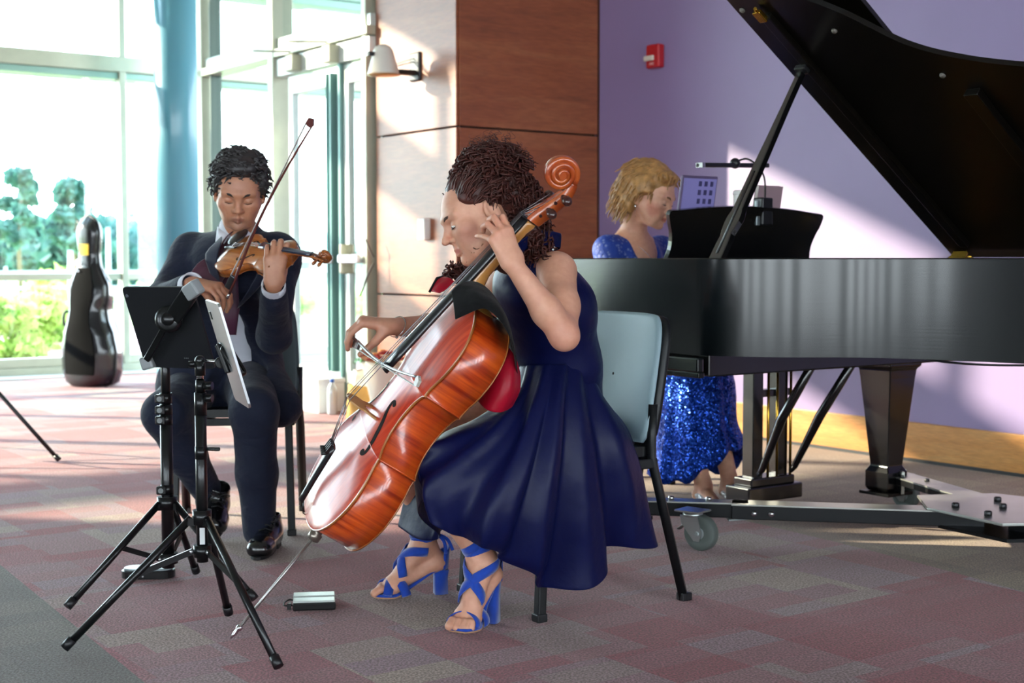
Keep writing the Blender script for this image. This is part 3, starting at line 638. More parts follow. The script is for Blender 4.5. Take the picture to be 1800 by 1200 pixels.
# ---- violin
vO = P(396, 441, 4.93); vS = P(578, 455, 4.55)
vA = (vS-vO).normalized(); vN = V((-.22, -.62, .75)); vN = (vN-vA*vN.dot(vA)).normalized(); vM = frame(vO, vA, vN)
VS = .471
violin = fiddle('violin', 'golden-brown violin under the chin of the man in the navy suit', 'violin', vM, VS, M_VTOP, M_VRIB, mat('violin_edge', 'a8622a', .3, coat=.6), .131, .352/1.0, .031, 'violin')
b = MB(); b.sphere((.05, .045, .030), (.035, .045, .008), 16); b.cyl((.02, .03, -.035), (.02, .03, .028), .003, seg=8); b.build('chin_rest', M_EBONY, violin)
b = MB(); b.grid([[V((.0+.01*j, -.075+.15*i/10, -.045+.01*math.sin(j*1.3+i*.8))) for j in range(9)] for i in range(11)]); b.build('shoulder_cloth', mat('plum_cloth', '54303f', .85, sheen=.4), violin, solid=.004)
# plum cloth hanging at the tail end
b = MB(); G = []
for i in range(13):
    t = i/12; row = []
    for j in range(9):
        u = j/8; p = V((-.035-.03*math.sin(u*3.1)+.10*u*(1-t), -.14+.24*t, .012-.02*u+.008*math.sin(9*t+2*u)-.05*(1-t)*u)); row.append(p)
    G.append(row)
b.grid(G); b.build('plum_cloth', mat('plum_cloth', '54303f', .85, sheen=.4), violin, solid=.003)
f0 = P(398, 506, 4.66); f1 = P(543, 212, 4.40)
bow('violin_bow', 'slim reddish violin bow raised diagonally in front of the face of the man', frame(f0, f1-f0, V((.8, -.4, .3))), (f1-f0).length, mat('bow_stick_red', '5e2a26', .3, coat=.6))
# ================================================================== GRAND PIANO
def pianom(name, rough, brushed):
    q = N(name); q.b.inputs['Base Color'].default_value = lin('0a1012'); q.b.inputs['Roughness'].default_value = rough; q.b.inputs['Specular IOR Level'].default_value = .38
    q.b.inputs['Coat Weight'].default_value = .4; q.b.inputs['Coat IOR'].default_value = 1.5; q.b.inputs['Coat Roughness'].default_value = rough*.6
    if brushed:
        t = q.n('TexNoise'); t.inputs['Scale'].default_value = 3; t.inputs['Detail'].default_value = 4; q.l(q.coord('Object', scale=(1, 1, 45)), t.inputs['Vector']); q.bump(t.outputs[0], .05, .002)
    return q.m
M_PIANO = pianom('black_satin_lacquer', .23, True); M_PIANO2 = mat('black_lacquer', '0a0a0c', .22, spec=.7, coat=.5)
M_LID = mat('lid_underside_lacquer', '0b0806', .3, spec=.35, coat=.15)
PO = V((.53, 4.79, 0)); PRZ = R(-55)
PIANO = thing('grand_piano', 'black concert grand piano with its lid raised', 'piano', PO, PRZ)
PMW = Matrix.Translation(PO) @ Matrix.Rotation(PRZ, 4, 'Z')
def pw(l, w_, z=0): return PMW@V((l, w_, z))
ZR = 1.033; ZB = .708; PW = 1.52
bent = crm([(-.05, 0), (.15, .0), (.28, .062), (.40, .172), (.54, .352), (.70, .455), (.92, .535), (1.25, .62), (1.60, .72), (1.90, .92), (2.02, 1.20), (1.97, 1.38), (1.86, 1.49), (1.78, 1.52)], 8)
rimo = [(-.70, 0)]+[(p.x, p.y) for p in bent[8:]]+[(-.70, 1.52)]
# outer rim: wall of thickness .045 as a swept band
def band(pts, th, z0, z1, b):
    n = len(pts); L3 = []
    for i, p in enumerate(pts):
        a = V(pts[max(i-1, 0)]+(0,)); c = V(pts[min(i+1, n-1)]+(0,)); d = (c-a).normalized(); nn = V((-d.y, d.x, 0))*th
        q_ = V(p+(0,)); L3.append([V((q_.x, q_.y, z0)), V((q_.x, q_.y, z1-.004)), V((q_.x+nn.x*.08, q_.y+nn.y*.08, z1)), V((q_.x+nn.x, q_.y+nn.y, z1)), V((q_.x+nn.x, q_.y+nn.y, z0))])
    b.grid(L3, closed_v=True); b.f.append(tuple(range(5))); b.sm.append(False); m = len(b.v)-5; b.f.append(tuple(m+i for i in range(5))); b.sm.append(False)
b = MB(); band(rimo, .048, ZB, ZR, b); o = b.build('rim', M_PIANO, PIANO)
es = o.modifiers.new('es', 'EDGE_SPLIT'); es.split_angle = R(40)
b = MB(); b.prism([(-.66, .05), (.16, .05), (.16, 1.47), (-.66, 1.47)], .632, ZB+.002); b.build('key_bed', M_PIANO2, PIANO, bevel=.006)
b = MB(); b.box((-.25, -.004, .675), (.86, .03, .05), ch=.006); b.box((-.24, .0, .642), (.84, .03, .02), ch=.004); b.build('cheek_moulding', M_PIANO, PIANO)
b = MB(); b.prism([(x, y) for x, y in [(.17, .07)]+[(p.x+.0, p.y+.07) for p in bent[16:-8]]+[(1.8, 1.46), (.17, 1.46)]], .80, .815); b.build('soundboard', mat('soundboard_spruce', '8a5a2c', .5), PIANO)
b = MB(); b.prism([(x, y) for x, y in [(.0, .07)]+[(p.x-.05, p.y+.1) for p in bent[16:-10]]+[(1.75, 1.45), (.0, 1.45)]], .90, .915); b.build('iron_plate', M_BRASS, PIANO)
for y, d in ((.35, 0), (.75, 0), (1.15, 0)):
    b = MB(); b.bar((.0, y, .75), (1.3 if y > .6 else .6, y+.2, .75), .09, .08); b.build('underside_beam', mat('dark_beam', '1a120e', .6), PIANO)
b = MB(); b.bar((.12, .1, .755), (.12, 1.45, .755), .10, .09); b.build('underside_beam', mat('dark_beam', '1a120e', .6), PIANO)
# keyboard, fallboard, key slip
b = MB(); b.box((-.60, .76, .735), (.15, 1.23, .022)); b.build('white_keys', mat('ivory', 'e8e4d8', .3), PIANO)
b = MB()
for oc in range(8):
    for k in (0, 1, 3, 4, 5):
        y = 1.36-(oc*7+k+1)*.0235
        if .16 < y < 1.37: b.box((-.565, y, .752), (.09, .010, .014))
b.build('black_keys', M_EBONY, PIANO)
b = MB(); b.box((-.50, .76, .83), (.03, 1.38, .16), Matrix.Rotation(R(-12), 3, 'Y')); b.build('fallboard', M_PIANO, PIANO)
b = MB(); b.box((-.685, .76, .735), (.03, 1.40, .05), ch=.006); b.build('key_slip', M_PIANO, PIANO)
for y in (.10, 1.42): b = MB(); b.box((-.60, y, .76), (.17, .10, .08), ch=.006); b.build('key_block', M_PIANO, PIANO)
b = MB(); b.box((-.23, .76, .97), (.44, 1.40, .02)); b.build('music_shelf', M_PIANO, PIANO)
# lid and folded front flap
PHI = R(35.2); HW = 1.545
LM = Matrix.Translation((0, HW, ZR+.004)) @ Matrix.Rotation(-PHI, 4, 'X')      # local y runs 0 (hinge) .. -1.57 (treble edge)
def lidp(l, w_, h=0): return LM@V((l, w_-HW, h))
lo = [(.0, -.022)]+[(p.x+.012, p.y-.022) for p in bent[8:-1]]+[(1.80, HW), (.0, HW)]
lo = [(x, y-HW) for x, y in lo]
b = MB(); b.prism(lo, 0, .020, LM); lid = b.build('lid', M_LID, PIANO, bevel=.004)
FM = LM@Matrix.Translation((.004, 0, .024))@Matrix.Rotation(R(-3.5), 4, 'Y')
b = MB(); b.prism([(0, -HW-.02), (.46, -HW-.02), (.46, 0), (0, 0)], 0, .018, FM); b.build('folded_front_flap', M_LID, PIANO, bevel=.004)
b = MB(); b.prism([(.10, -1.46), (.14, -1.46), (.14, -.10), (.10, -.10)], -.024, -.0005, LM); bt = b.build('lid_batten', M_LID, PIANO, bevel=.003)
b = MB(); b.prism([(.645, -.97), (.70, -.97), (.70, -.10), (.645, -.10)], -.03, -.0005, LM); b.build('lid_batten', M_LID, PIANO, bevel=.003)
for i in range(9): b = MB(); b.lathe([(.0065, 0), (.0055, .002), (.0001, .003)], LM@V((.085, -1.36+.143*i, -.001)), LM.to_3x3()@V((0, 0, -1)), 10); b.build('lid_screw', M_BRASS, PIANO)
for i in range(4): b = MB(); b.lathe([(.0065, 0), (.0055, .002), (.0001, .003)], LM@V((.63, -.90+.17*i, -.001)), LM.to_3x3()@V((0, 0, -1)), 10); b.build('lid_screw', M_BRASS, PIANO)
for l_, w_ in ((.03, -1.50), (.33, -1.33), (.60, -1.05), (.95, -.90)): b = MB(); b.lathe([(.011, 0), (.009, .006), (.0001, .008)], LM@V((l_, w_, -.001)), LM.to_3x3()@V((0, 0, -1)), 12); b.build('lid_bumper', mat('bumper', '6a6660', .5), PIANO)
b = MB(); b.box((.11, -1.475, -.022), (.035, .05, .018), ch=.003); b.cyl((.11, -1.49, -.02), (.125, -1.52, -.03), .006); o = b.build('lid_latch', M_BRASS, PIANO); o.matrix_local = LM
b = MB(); b.box((.10, -1.20, -.03), (.05, .035, .02), ch=.004); o = b.build('prop_cup', M_BLACK, PIANO); o.matrix_local = LM
# hinges on the spine
for l_ in (.03, .9):
    b = MB(); c_ = crm([(0, 0), (.012, .03), (.006, .055), (.016, .085), (.004, .11), (-.01, .115), (-.03, .07), (-.05, .06), (-.06, .02), (-.09, 0)], 3); b.prism([(p.x, p.y) for p in c_], -.004, .004, Matrix(((1, 0, 0, l_+.05), (0, 0, 1, HW-.03), (0, 1, 0, ZR), (0, 0, 0, 1)))); b.cyl((l_-.03, HW, ZR+.006), (l_+.06, HW, ZR+.006), .008); b.build('lid_hinge', M_BRASS, PIANO)
# prop stick
pb0 = V((.175, .055, ZR-.03)); ptop = LM@V((.09, -1.19, -.02))
d = (ptop-pb0).normalized(); Lp_ = (ptop-pb0).length
ux = (pw(1, 0)-pw(0, 0)); side = d.cross(V((0, 1, 0))); side.normalize(); PM = frame(pb0, d, d.cross(side))
prof = [(0, .032), (.10, .030), (.13, .026), (.15, .031), (.18, .036), (.215, .034), (.235, .027), (.26, .0255), (.42, .022), (.55, .018), (Lp_*.8, .014), (Lp_, .0125)]
b = MB(); b.prism([(x, y) for x, y in prof]+[(x, -y) for x, y in reversed(prof)], -.011, .011, PM@Matrix(((1, 0, 0, 0), (0, 0, 1, 0), (0, -1, 0, 0), (0, 0, 0, 1)))@Matrix.Identity(4)) if False else b.prism([(x, y) for x, y in prof]+[(x, -y) for x, y in reversed(prof)], -.011, .011, PM)
pr = b.build('lid_prop', M_PIANO2, PIANO, bevel=.003)
b = MB(); b.sweep([(.05, 0, .0118), (.05, .0, .0118), (.40, 0, .0118)], .006, 8, flat=((0, 0, 1), .15)); o = b.build('prop_groove', M_BLACK, pr); o.matrix_local = PM
b = MB(); b.sweep([(.05, 0, -.0118), (.40, 0, -.0118)], .006, 8, flat=((0, 0, 1), .15)); o = b.build('prop_groove', M_BLACK, pr); o.matrix_local = PM
# music desk
DW = .41; dz0 = ZR-.05; tilt = R(13)
dp = [(-.425, 0), (-.40, .05), (-.388, .10), (-.395, .15), (-.412, .19), (-.42, .232), (-.36, .240), (-.2, .254), (0, .260), (.2, .254), (.36, .240), (.41, .232), (.405, .19), (.385, .15), (.37, .10), (.375, .05), (.385, 0)]
MD = Matrix.Translation((-.40, .735, dz0))@Matrix.Rotation(tilt, 4, 'Y')@Matrix(((0, 0, 1, 0), (1, 0, 0, 0), (0, 1, 0, 0), (0, 0, 0, 1)))
c_ = crm(dp, 3); b = MB(); b.prism([(p.x, p.y) for p in c_], -.010, .010, MD); b.build('music_desk', M_PIANO2, PIANO, bevel=.004)
b = MB(); b.box((-.47, .705, dz0+.035), (.09, .76, .014)); b.build('desk_ledge', M_PIANO2, PIANO)
# legs
def pleg(l, w_, sc2=1.0, zb=.085):
    b = MB(); prof = [(.095, .64), (.095, .60), (.082, .585), (.078, .55), (.046, .19), (.060, .165), (.060, .10), (.05, zb)]; rows = []
    for r, z in prof: rows.append([V((l+sx*r, w_+sy*r, z)) for sx, sy in ((-1, -1), (1, -1), (1, 1), (-1, 1))])
    n = len(b.v); vs = [p for r in rows for p in r]; fs = [tuple(range(4))[::-1], tuple(range(len(vs)-4, len(vs)))]
    for i in range(len(rows)-1):
        for k in range(4): fs.append((i*4+k, i*4+(k+1) % 4, (i+1)*4+(k+1) % 4, (i+1)*4+k))
    b.add(vs, fs); return b.build('leg', M_PIANO2, PIANO, bevel=.004)
pleg(-.33, .09); pleg(-.14, 1.32); pleg(1.55, 1.2)
# pedal lyre
LY = (-.31, .79)
for dw in (-.062, .075):
    b = MB(); b.bar((LY[0], LY[1]+dw, .13), (LY[0], LY[1]+dw, .635), .06, .055, up=(0, 1, 0), ch=.004); b.build('lyre_post', M_PIANO2, PIANO)
b = MB(); b.box((LY[0], LY[1]+.005, .11), (.13, .30, .06), ch=.006); b.box((LY[0], LY[1]+.005, .155), (.10, .24, .035), ch=.006); b.build('lyre_box', M_PIANO2, PIANO)
b = MB(); b.box((LY[0]-.01, LY[1]+.04, .50), (.05, .20, .028), ch=.003); b.build('lyre_crosspiece', M_PIANO2, PIANO)
for dw in (-.02, .03, .105):
    b = MB(); b.cyl((LY[0]+.042, LY[1]+dw, .13), (LY[0]+.042, LY[1]+dw, .64), .0055, seg=10); b.cyl((LY[0]+.042, LY[1]+dw, .60), (LY[0]+.042, LY[1]+dw, .64), .010, seg=10); b.build('pedal_rod', M_BRASS, PIANO)
    b = MB(); b.sweep([(LY[0]-.06, LY[1]+dw, .105), (LY[0]-.12, LY[1]+dw, .10), (LY[0]-.16, LY[1]+dw, .092)], [.008, .010, .015], 10, flat=((0, 0, 1), .4)); b.build('pedal', M_BRASS, PIANO)
for dw, dl in ((-.10, .38), (.10, .40)):
    b = MB(); b.sweep([(LY[0]+.06, LY[1]+dw*.9, .19), (LY[0]+.08, LY[1]+dw*.9, .21), (LY[0]+dl*.5, LY[1]+dw, .42), (LY[0]+dl, LY[1]+dw, .69)], [.010, .013, .019, .017], 8); b.build('lyre_brace', M_PIANO2, PIANO)
# cable hanging under the rim
b = MB(); b.sweep(crm([(.66, .5, .712), (.75, .52, .70), (.9, .56, .697), (1.05, .66, .703), (1.2, .8, .72)], 6), .0035, 6); b.build('underside_cable', M_BLACK, PIANO)
b = MB(); b.box((.05, 1.05, .70), (.07, .06, .04), ch=.004); b.build('underside_bracket', mat('pale_plastic', 'c8c8c8', .5), PIANO)
# ---- dolly
M_DARKST = mat('dolly_black_steel', '1b1c1e', .35, .6); M_ALU = mat('dolly_aluminium', 'a9aaa4', .38, .85, noise=.06)
DOL = thing('piano_dolly', 'low three-armed steel dolly under the grand piano', 'dolly', (1.66, 4.83, 0)); DI = V((-1.66, -4.83, 0))
def dw(x, y, z): return V((x, y, z))+DI
b = MB(); b.prism([(p.x, p.y) for p in (dw(1.46, 4.86, 0), dw(1.50, 5.12, 0), dw(1.80, 5.16, 0), dw(2.1, 4.9, 0), dw(2.05, 4.6, 0), dw(1.62, 4.56, 0))], .148, .158); cpl = b.build('centre_plate', M_ALU, DOL, bevel=.002)
for x, y in ((1.56, 4.86), (1.72, 4.84), (1.75, 4.98), (1.62, 4.7), (1.85, 4.8)): b = MB(); b.lathe([(.013, 0), (.013, .014), (.009, .018), (.0001, .018)], dw(x, y, .158), seg=6); b.build('bolt', mat('bolt_dark', '4a4a4c', .4, .8), cpl)
b = MB(); b.prism([(p.x, p.y) for p in (dw(1.5, 4.86, 0), dw(1.54, 5.08, 0), dw(1.80, 5.1, 0), dw(2.05, 4.88, 0), dw(2.0, 4.64, 0), dw(1.65, 4.6, 0))], .085, .097); b.build('lower_plate', M_DARKST, DOL)
def arm(a, c, wd, split=None):
    a = V(a); c = V(c); b = MB(); z = .148
    b.bar(dw(a.x, a.y, .143-(split or .05)/2), dw(c.x, c.y, .143-(split or .05)/2), wd-.004, split or .05); b.build('arm', M_DARKST, DOL, bevel=.003)
    b = MB(); b.bar(dw(a.x, a.y, .1455), dw(c.x, c.y, .1455), wd, .005); b.build('arm_cover', M_ALU, DOL)
arm((.80, 5.03, 0), (1.66, 4.87, 0), .10); arm((.44, 5.10, 0), (.86, 5.03, 0), .075); arm((1.55, 5.86, 0), (1.76, 5.04, 0), .115, .026); arm((1.75, 4.80, 0), (2.6, 3.9, 0), .11)
b = MB(); b.prism([(p.x, p.y) for p in (dw(.78, 4.97, 0), dw(.78, 5.10, 0), dw(.92, 5.02, 0))], .088, .094); b.build('arm_gusset', mat('grey_plate', '8d9494', .4, .6), DOL)
for x, y in ((.87, 4.965), (.93, 4.955)): b = MB(); b.lathe([(.011, 0), (.011, .012), (.0001, .014)], dw(x, y, .118), (-.17, -.98, 0), 10); b.build('bolt', M_CHROME, DOL)
for x, y in ((.585, 5.08), (.72, 5.06)): b = MB(); b.lathe([(.011, 0), (.011, .012), (.0001, .014)], dw(x, y, .148), seg=10); b.build('bolt', M_CHROME, DOL)
for x, y in ((1.56, 5.72), (1.61, 5.70), (1.58, 5.60), (1.65, 5.5)): b = MB(); b.lathe([(.010, 0), (.010, .010), (.0001, .012)], dw(x, y, .148), seg=10); b.build('bolt', mat('bolt_dark', '4a4a4c', .4, .8), DOL)
# leg cups
for l_, w_ in ((-.33, .09), (-.14, 1.32)):
    p = pw(l_, w_)+DI; b = MB(); b.box((p.x, p.y, .078), (.15, .15, .012), Matrix.Rotation(PRZ, 3, 'Z')); 
    b.box((p.x, p.y, .095), (.15, .012, .035), Matrix.Rotation(PRZ, 3, 'Z')); b.build('leg_cup', M_DARKST, DOL)
p = pw(-.14, 1.32)+DI; b = MB(); b.bar((p.x+.05, p.y-.02, .08), (p.x+.05, p.y-.02, .17), .012, .10, up=(0, 1, 0)); b.bar((p.x+.05, p.y-.0, .165), (dw(1.55, 5.84, 0).x, dw(1.55, 5.84, 0).y, .148), .07, .012); b.build('cup_bracket', M_ALU, DOL)
p = pw(-.33, .09)+DI; q_ = dw(.47, 5.09, .118); b = MB(); b.bar((p.x, p.y, .078), (q_.x, q_.y, .10), .07, .02); b.build('cup_bracket', M_DARKST, DOL)
def caster(x, y, ang, top=.14, r=.058):
    c = thing if False else None
    M_ = Matrix.Translation(dw(x, y, 0))@Matrix.Rotation(ang, 4, 'Z')
    b = MB(); b.box((0, 0, top-.004), (.10, .085, .006)); b.lathe([(.034, 0), (.036, .008), (.030, .016)], (0, 0, top-.024)); 
    for sy in (-1, 1):
        b.prism([(-.036, top-.02), (.036, top-.02), (.052, r*1.1), (.045, r*.55), (.022, r*.55), (-.03, top-.05)], sy*.026-.002, sy*.026+.002, Matrix(((1, 0, 0, 0), (0, 0, 1, 0), (0, 1, 0, 0), (0, 0, 0, 1))))
    f = b.build('caster_fork', mat('zinc_steel', 'b4bab8', .32, .9), DOL, M=M_)
    b = MB(); b.lathe([(r*.55, -.018), (r*.93, -.020), (r, -.013), (r, .013), (r*.93, .020), (r*.55, .018)], (.036, 0, r), (0, 1, 0), 32); b.build('caster_wheel', mat('grey_rubber', '5c6460', .6), f)
    b = MB(); b.lathe([(.0001, -.017), (r*.3, -.019), (r*.56, -.013), (r*.56, .013), (r*.3, .019), (.0001, .017)], (.036, 0, r), (0, 1, 0), 24); b.cyl((.036, -.034, r), (.036, .034, r), .008, seg=10); b.build('wheel_hub', mat('hub_grey', 'a3abab', .4, .5), f)
    b = MB(); b.sweep([(.03, 0, top-.04), (-.03, 0, top-.055), (-.055, 0, top-.075)], [.012, .012, .018], 8, flat=((0, 0, 1), .3)); b.build('brake_lever', mat('zinc_steel', 'b4bab8', .32, .9), f)
pz = PG(1228, 966); caster(pz.x-.02, pz.y+.015, R(-40), .143, .063)
pz = PG(1590, 893); caster(pz.x-.02, pz.y+.02, R(-50), .143, .058)
caster(2.4, 4.1, R(20), .143, .058)
# ---- pianist's lamp, tablet, cup and book behind the desk
LMP = thing('desk_lamp', 'slim black bar lamp clamped to the piano music desk', 'lamp', pw(-.47, .86, 1.10))
LI = LMP.matrix_basis.inverted() if False else Matrix.Translation(-pw(-.47, .86, 1.10))
def lp(px, py, Y): return LI@P(px, py, Y)
b = MB(); b.bar(lp(1229, 290, 5.45), lp(1347, 291, 5.75), .035, .018, ch=.004); h = b.build('lamp_bar', M_BLACK, LMP)
b = MB(); b.bar(lp(1229, 290, 5.45), lp(1234, 290, 5.46), .036, .019); b.build('end_cap', M_CHROME, h)
b = MB(); b.sphere(lp(1292, 287, 5.6), .022, 12); b.build('swivel', M_BLACK, LMP)
b = MB(); b.sweep(crm([lp(1292, 285, 5.6), lp(1312, 279, 5.63), lp(1330, 290, 5.6), lp(1342, 308, 5.58), lp(1345, 330, 5.58), lp(1344, 360, 5.6)], 6), .004, 8); b.build('gooseneck', M_BLACK, LMP)
b = MB(); b.box(lp(1341, 372, 5.56), (.055, .06, .11), Matrix.Rotation(PRZ, 3, 'Z'), .006); b.build('clamp', M_BLACK, LMP)
b = MB(); b.box(lp(1331, 374, 5.52), (.014, .02, .10), Matrix.Rotation(PRZ, 3, 'Z'), .003); b.build('clamp_jaw', mat('grey_clamp', '7c8488', .35, .6), LMP)
tb0 = pw(-.485, .545, dz0+.045); TB = thing('tablet', 'tablet with a lilac screen of nine dots standing on the piano music desk', 'tablet', M=Matrix.Translation(tb0)@Matrix.Rotation(PRZ, 4, 'Z')@Matrix.Rotation(R(10), 4, 'Y'))
b = MB(); b.box((0, 0, .165), (.012, .185, .33), ch=.004); tbb = b.build('case', mat('tablet_case', '5a4a6a', .5), TB)
b = MB(); b.box((.0075, 0, .165), (.002, .170, .31)); b.build('screen', mat('lilac_screen', '8d85c0', .25), TB)
b = MB()
for i in range(3):
    for j in range(3): b.box((.009, -.0+.030*i, .30-.034*j), (.001, .016, .020), ch=.0004)
b.build('screen_icons', mat('screen_dots', '3f3a66', .4), TB)
cp0 = pw(-.50, .84, dz0+.045); CPc = thing('cup', 'tall white cup standing behind the music desk beside the lamp', 'cup', cp0); b = MB(); b.lathe([(.026, 0), (.028, .01), (.034, .265), (.031, .268), (.026, .02), (.0001, .015)]); b.build('cup_body', mat('white_paper', 'ececea', .5), CPc); b = MB(); b.lathe([(.036, .262), (.036, .272), (.030, .280), (.0001, .280)]); b.build('cup_lid', mat('white_lid', 'f2f2f0', .3), CPc)
bk0 = pw(-.485, .93, dz0+.045); BK = thing('music_book', 'mauve-covered music book leaning on the piano desk right of the lamp', 'book', M=Matrix.Translation(bk0)@Matrix.Rotation(PRZ, 4, 'Z')@Matrix.Rotation(R(10), 4, 'Y'))
b = MB(); b.box((0, 0, .15), (.018, .13, .30)); b.build('pages', mat('paper', 'd9d2cc', .8), BK); b = MB(); b.box((.010, 0, .15), (.002, .136, .305)); b.box((-.010, 0, .15), (.002, .136, .305)); b.build('cover', mat('mauve_cover', '9a7f86', .6), BK)
# ================================================================== SDF MODELLER (sparse surface nets)
class Field:
    def __init__(s): s.pr = []; s.Rm = np.eye(3); s.o = np.zeros(3)
    def at(s, o=(0, 0, 0), Rm=None): s.o = np.array(o, float); s.Rm = np.eye(3) if Rm is None else np.array(Rm, float); return s
    def w(s, p): return s.Rm@np.array(p, float)+s.o
    def cap(s, a, b, ra, rb=None, k=.02, op='u'):
        a = s.w(a); b = s.w(b); rb = ra if rb is None else rb
        s.pr.append(('cap', op, k, (a+b)/2, np.linalg.norm(a-b)/2+max(ra, rb), (a, b, ra, rb))); return s
    def chain(s, pts, rad, k=.02, op='u'):
        for i in range(len(pts)-1): s.cap(pts[i], pts[i+1], rad[i], rad[i+1], k, op)
        return s
    def ell(s, c, r, k=.02, op='u', R3=None):
        c = s.w(c); M = s.Rm if R3 is None else s.Rm@np.array(R3, float); r = np.array(r, float)
        s.pr.append(('ell', op, k, c, r.max(), (c, M, r))); return s
    def ecap(s, a, b, ra, rb, n, f, k=.02, op='u'):
        """capsule flattened by f along direction n"""
        a = s.w(a); b = s.w(b); n = s.Rm@np.array(n, float); n = n/np.linalg.norm(n)
        s.pr.append(('ecap', op, k, (a+b)/2, np.linalg.norm(a-b)/2+max(ra, rb)*max(1, f), (a, b, ra, rb, n, f))); return s
    def box(s, c, h, r=.005, k=.01, op='u', R3=None):
        c = s.w(c); M = s.Rm if R3 is None else s.Rm@np.array(R3, float); h = np.array(h, float)
        s.pr.append(('box', op, k, c, np.linalg.norm(h)+r, (c, M, h, r))); return s
    def one(s, t, q, P_):
        if t == 'cap':
            a, b, ra, rb = q; ab = b-a; L2 = max(ab@ab, 1e-12); h = np.clip(((P_-a)@ab)/L2, 0, 1); return np.linalg.norm(P_-a-h[:, None]*ab, axis=1)-(ra+(rb-ra)*h)
        if t == 'ecap':
            a, b, ra, rb, n, f = q; P2 = P_-np.outer((P_-a)@n, n)*(1-1/f); ab = b-a; b2 = b-n*((b-a)@n)*(1-1/f); ab = b2-a; L2 = max(ab@ab, 1e-12)
            h = np.clip(((P2-a)@ab)/L2, 0, 1); return (np.linalg.norm(P2-a-h[:, None]*ab, axis=1)-(ra+(rb-ra)*h))*min(1, f)
        if t == 'ell':
            c, M, r = q; u = (P_-c)@M; k0 = np.linalg.norm(u/r, axis=1); k1 = np.linalg.norm(u/r**2, axis=1); return k0*(k0-1)/np.maximum(k1, 1e-9)
        if t == 'box':
            c, M, h, r = q; u = np.abs((P_-c)@M)-(h-r); return np.linalg.norm(np.maximum(u, 0), axis=1)+np.minimum(u.max(1), 0)-r
    def comb(s, D, d, op, k):
        if op == 'u':
            h = np.maximum(k-np.abs(D-d), 0)/k; return np.minimum(D, d)-h*h*k/4
        if op == 's':
            d = -d; h = np.maximum(k-np.abs(D-d), 0)/k; return np.maximum(D, d)+h*h*k/4
        h = np.maximum(k-np.abs(D-d), 0)/k; return np.maximum(D, d)+h*h*k/4   # intersection
    def surf(s, h, smooth=1, disp=None, reg=None, excl=()):
        B = 8; ps = [p for p in s.pr if p[1] == 'u']
        lo = np.min([p[3]-p[4] for p in ps], 0)-3*h; hi = np.max([p[3]+p[4] for p in ps], 0)+3*h
        if reg is not None: lo = np.maximum(lo, n3(reg[0])-reg[1]-6*h); hi = np.minimum(hi, n3(reg[0])+reg[1]+6*h)
        nb = np.ceil((hi-lo)/(h*B)).astype(int); hd = h*B*math.sqrt(3)/2
        I = np.stack(np.meshgrid(*[np.arange(n) for n in nb], indexing='ij'), -1).reshape(-1, 3)
        C = lo+(I+.5)*h*B; D = np.full(len(C), 9.)
        for t, op, k, c, r, q in s.pr:
            m = np.linalg.norm(C-c, axis=1)-r < hd+k+.02
            if op == 'i': m[:] = True
            if m.any(): D[m] = s.comb(D[m], s.one(t, q, C[m]), op, k)
        act = np.abs(D) < hd*1.25+.006
        if reg is not None: act &= np.linalg.norm(C-n3(reg[0]), axis=1) < reg[1]+hd+4*h
        for e in excl: act &= np.linalg.norm(C-n3(e[0]), axis=1) > e[1]-hd-6*h
        I = I[act]; C = C[act]
        g = np.stack(np.meshgrid(*[np.arange(B+1)]*3, indexing='ij'), -1).reshape(-1, 3)
        n = len(I); base = I*B; D = np.full((n, len(g)), 9.)
        for t, op, k, c, r, q in s.pr:
            m = np.linalg.norm(C-c, axis=1)-r < hd+k+.004
            if op == 'i': m[:] = True
            if not m.any(): continue
            ix = np.nonzero(m)[0]
            for j in range(0, len(ix), 1500):
                jj = ix[j:j+1500]; P_ = (lo+(base[jj][:, None, :]+g[None])*h).reshape(-1, 3)
                D[jj] = s.comb(D[jj].reshape(-1), s.one(t, q, P_), op, k).reshape(len(jj), -1)
        D = D.reshape(n, B+1, B+1, B+1); D = np.where(np.abs(D) < 1e-7, 1e-7, D)
        S_ = D < 0
        # cell vertices
        acc = np.zeros((n, B, B, B, 3)); cnt = np.zeros((n, B, B, B))
        for ax in range(3):
            o1, o2 = [a for a in range(3) if a != ax]
            for u in (0, 1):
                for v in (0, 1):
                    sl0 = [slice(None)]+[slice(0, B)]*3; sl1 = list(sl0); 
                    sl0[1+o1] = slice(u, u+B); sl0[1+o2] = slice(v, v+B); sl1[1+o1] = slice(u, u+B); sl1[1+o2] = slice(v, v+B); sl1[1+ax] = slice(1, B+1)
                    a = D[tuple(sl0)]; b = D[tuple(sl1)]; cr = (a < 0) != (b < 0); t = np.where(cr, a/np.where(cr, a-b, 1), 0)
                    acc[..., ax] += t*cr; acc[..., o1] += u*cr; acc[..., o2] += v*cr; cnt += cr
        has = cnt > 0; w_ = np.argwhere(has); lc = acc[has]/cnt[has][:, None]
        cell = base[w_[:, 0]]+w_[:, 1:]; verts = lo+(cell+lc)*h
        NN = nb*B+2; key = (cell[:, 0].astype(np.int64)*NN[1]+cell[:, 1])*NN[2]+cell[:, 2]; od = np.argsort(key); ks = key[od]
        def find(c):
            kk = (c[:, 0].astype(np.int64)*NN[1]+c[:, 1])*NN[2]+c[:, 2]; p = np.searchsorted(ks, kk); p = np.clip(p, 0, len(ks)-1); return np.where(ks[p] == kk, od[p], -1)
        F_ = []
